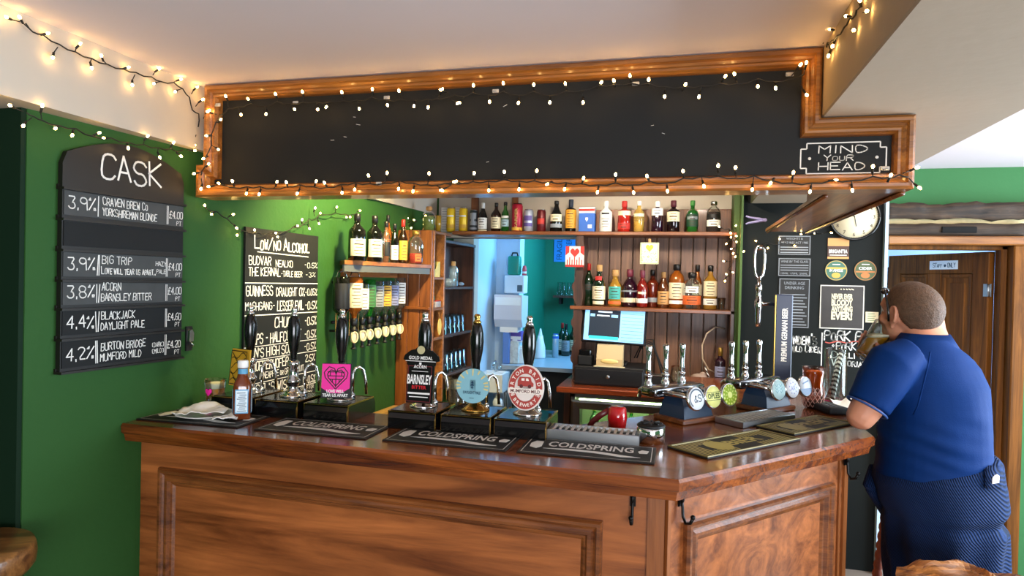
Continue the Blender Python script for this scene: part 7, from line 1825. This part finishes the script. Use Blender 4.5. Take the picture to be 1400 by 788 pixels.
# --- trousers and shoes
tm = MB()
loft(tm, [ring(690, 1212, 1352, .15, TD, 30), ring(730, 1214, 1352, .155, TD, 30), ring(765, 1216, 1350, .15, TD, 30)])
for px in (1262, 1322):
    q0 = pd(px, 745, TD) + CF * .03; tm.tube([q0 + Z * .06, q0, Vector((q0.x, q0.y, .45)), Vector((q0.x, q0.y, .09)) - CF * .02], [.06, .072, .074, .066], 20)
remeshed('trousers', tm, mat('black trousers', '#101116', .8, bump=.1, bscale=150), .009, 4, man)
for px in (1262, 1322):
    q0 = pd(px, 745, TD); q2 = Vector((q0.x, q0.y, 0)); m = MB(); rings_ = []
    dd = (CF * .9 - CR * .45).normalized(); ss = Vector((-dd.y, dd.x, 0))
    for (t_, w_, h_) in ((-.085, .030, .05), (-.07, .040, .085), (-.02, .043, .095), (.06, .046, .075), (.13, .050, .055), (.175, .042, .045), (.195, .022, .035)):
        c_ = q2 + dd * t_ - MO; rings_.append([c_ + ss * (w_ * math.cos(a)) + Z * (h_ / 2 + h_ / 2 * math.sin(a) * .98 + .001) for a in [2 * PI * i / 16 for i in range(16)]])
    loft(m, [[tuple(p_) for p_ in r_] for r_ in rings_]); m.build('shoe', mat('black leather', '#0e0d0d', .35), man)
# --- the pint in his hand
pint = thing('beer_glass', 'tilted pint glass of golden lager held to the lips of the man in navy', 'beer glass', GB)
RM = GA_.to_track_quat('Z', 'Y').to_matrix().to_4x4(); gh, g0, g1 = .150, .0305, .0425
def gr(z_): return g0 + (g1 - g0) * z_ / gh
m = MB(); m.lathe([(0, 0), (g0, 0), (gr(.01), .01), (g1, gh), (g1 - .0015, gh + .0008), (g1 - .003, gh), (gr(.014) - .003, .014), (0, .012)], 32, T=RM); m.build('glass', GLASS, pint)
# the beer's surface stays level in the tilted glass
lv = .098; up = RM.to_3x3().inverted() @ Z; m = MB(); n_ = 32; zs = [.0125] + [None] * 8; vs = []; 
for j in range(9):
    for i in range(n_):
        a = 2 * PI * i / n_; zt_ = max(.02, min(.146, lv - (up.x * math.cos(a) + up.y * math.sin(a)) / max(.2, up.z) * .037)); z_ = .0125 + (zt_ - .0125) * j / 8
        r_ = gr(z_) - .0034; vs.append((r_ * math.cos(a), r_ * math.sin(a), z_))
fs = [(j * n_ + i, j * n_ + (i + 1) % n_, (j + 1) * n_ + (i + 1) % n_, (j + 1) * n_ + i) for j in range(8) for i in range(n_)] + [tuple(range(n_))[::-1], tuple(range(8 * n_, 9 * n_))]
m.add(vs, fs, 0, True, T=RM); m.build('beer', thin_glass('golden lager', '#f0b040', .8, '#e8a01e', .4), pint)
m = MB(); top_ = [Vector(vs[8 * n_ + i]) for i in range(n_)]; c_ = sum(top_, Vector()) / n_
fv = [tuple(p_ + Vector((0, 0, .0004))) for p_ in top_] + [tuple(p_ * 1 + Vector((p_.x * .07, p_.y * .07, .014)) if (p_.z + .014) < gh else Vector((p_.x, p_.y, gh - .002))) for p_ in top_]
m.add(fv, [(i, (i + 1) % n_, n_ + (i + 1) % n_, n_ + i) for i in range(n_)] + [tuple(range(n_))[::-1], tuple(range(n_, 2 * n_))], 0, True, T=RM); m.build('foam', FOAM, pint)
# --- sunglasses pushed up on his head
sg = thing('sunglasses', 'dark sunglasses pushed up on the head of the man, one arm showing above his ear', 'sunglasses', HC)
def hl(p_): return HM4 @ Vector(p_) - HC
for s in (-1, 1):
    m = MB(); m.tube([hl((s * .086, .010, -.030)), hl((s * .089, .012, .0)), hl((s * .088, .024, .040)), hl((s * .078, .046, .075)), hl((s * .052, .080, .074))], [.0035, .004, .004, .0042, .0045], 8); m.build('temple_arm', BLACK, sg)
    m = MB(); T_l = HM4.copy(); T_l.translation = (0, 0, 0); m.sphere((s * .030, .086, .072), (.022, .010, .013), 16, 10, T=T_l); m.build('lens', mat('dark lens', '#0a0c10', .05, coat=.6), sg)
m = MB(); m.tube([hl((-.012, .094, .073)), hl((0, .097, .075)), hl((.012, .094, .073))], .003, 6); m.build('bridge', BLACK, sg)
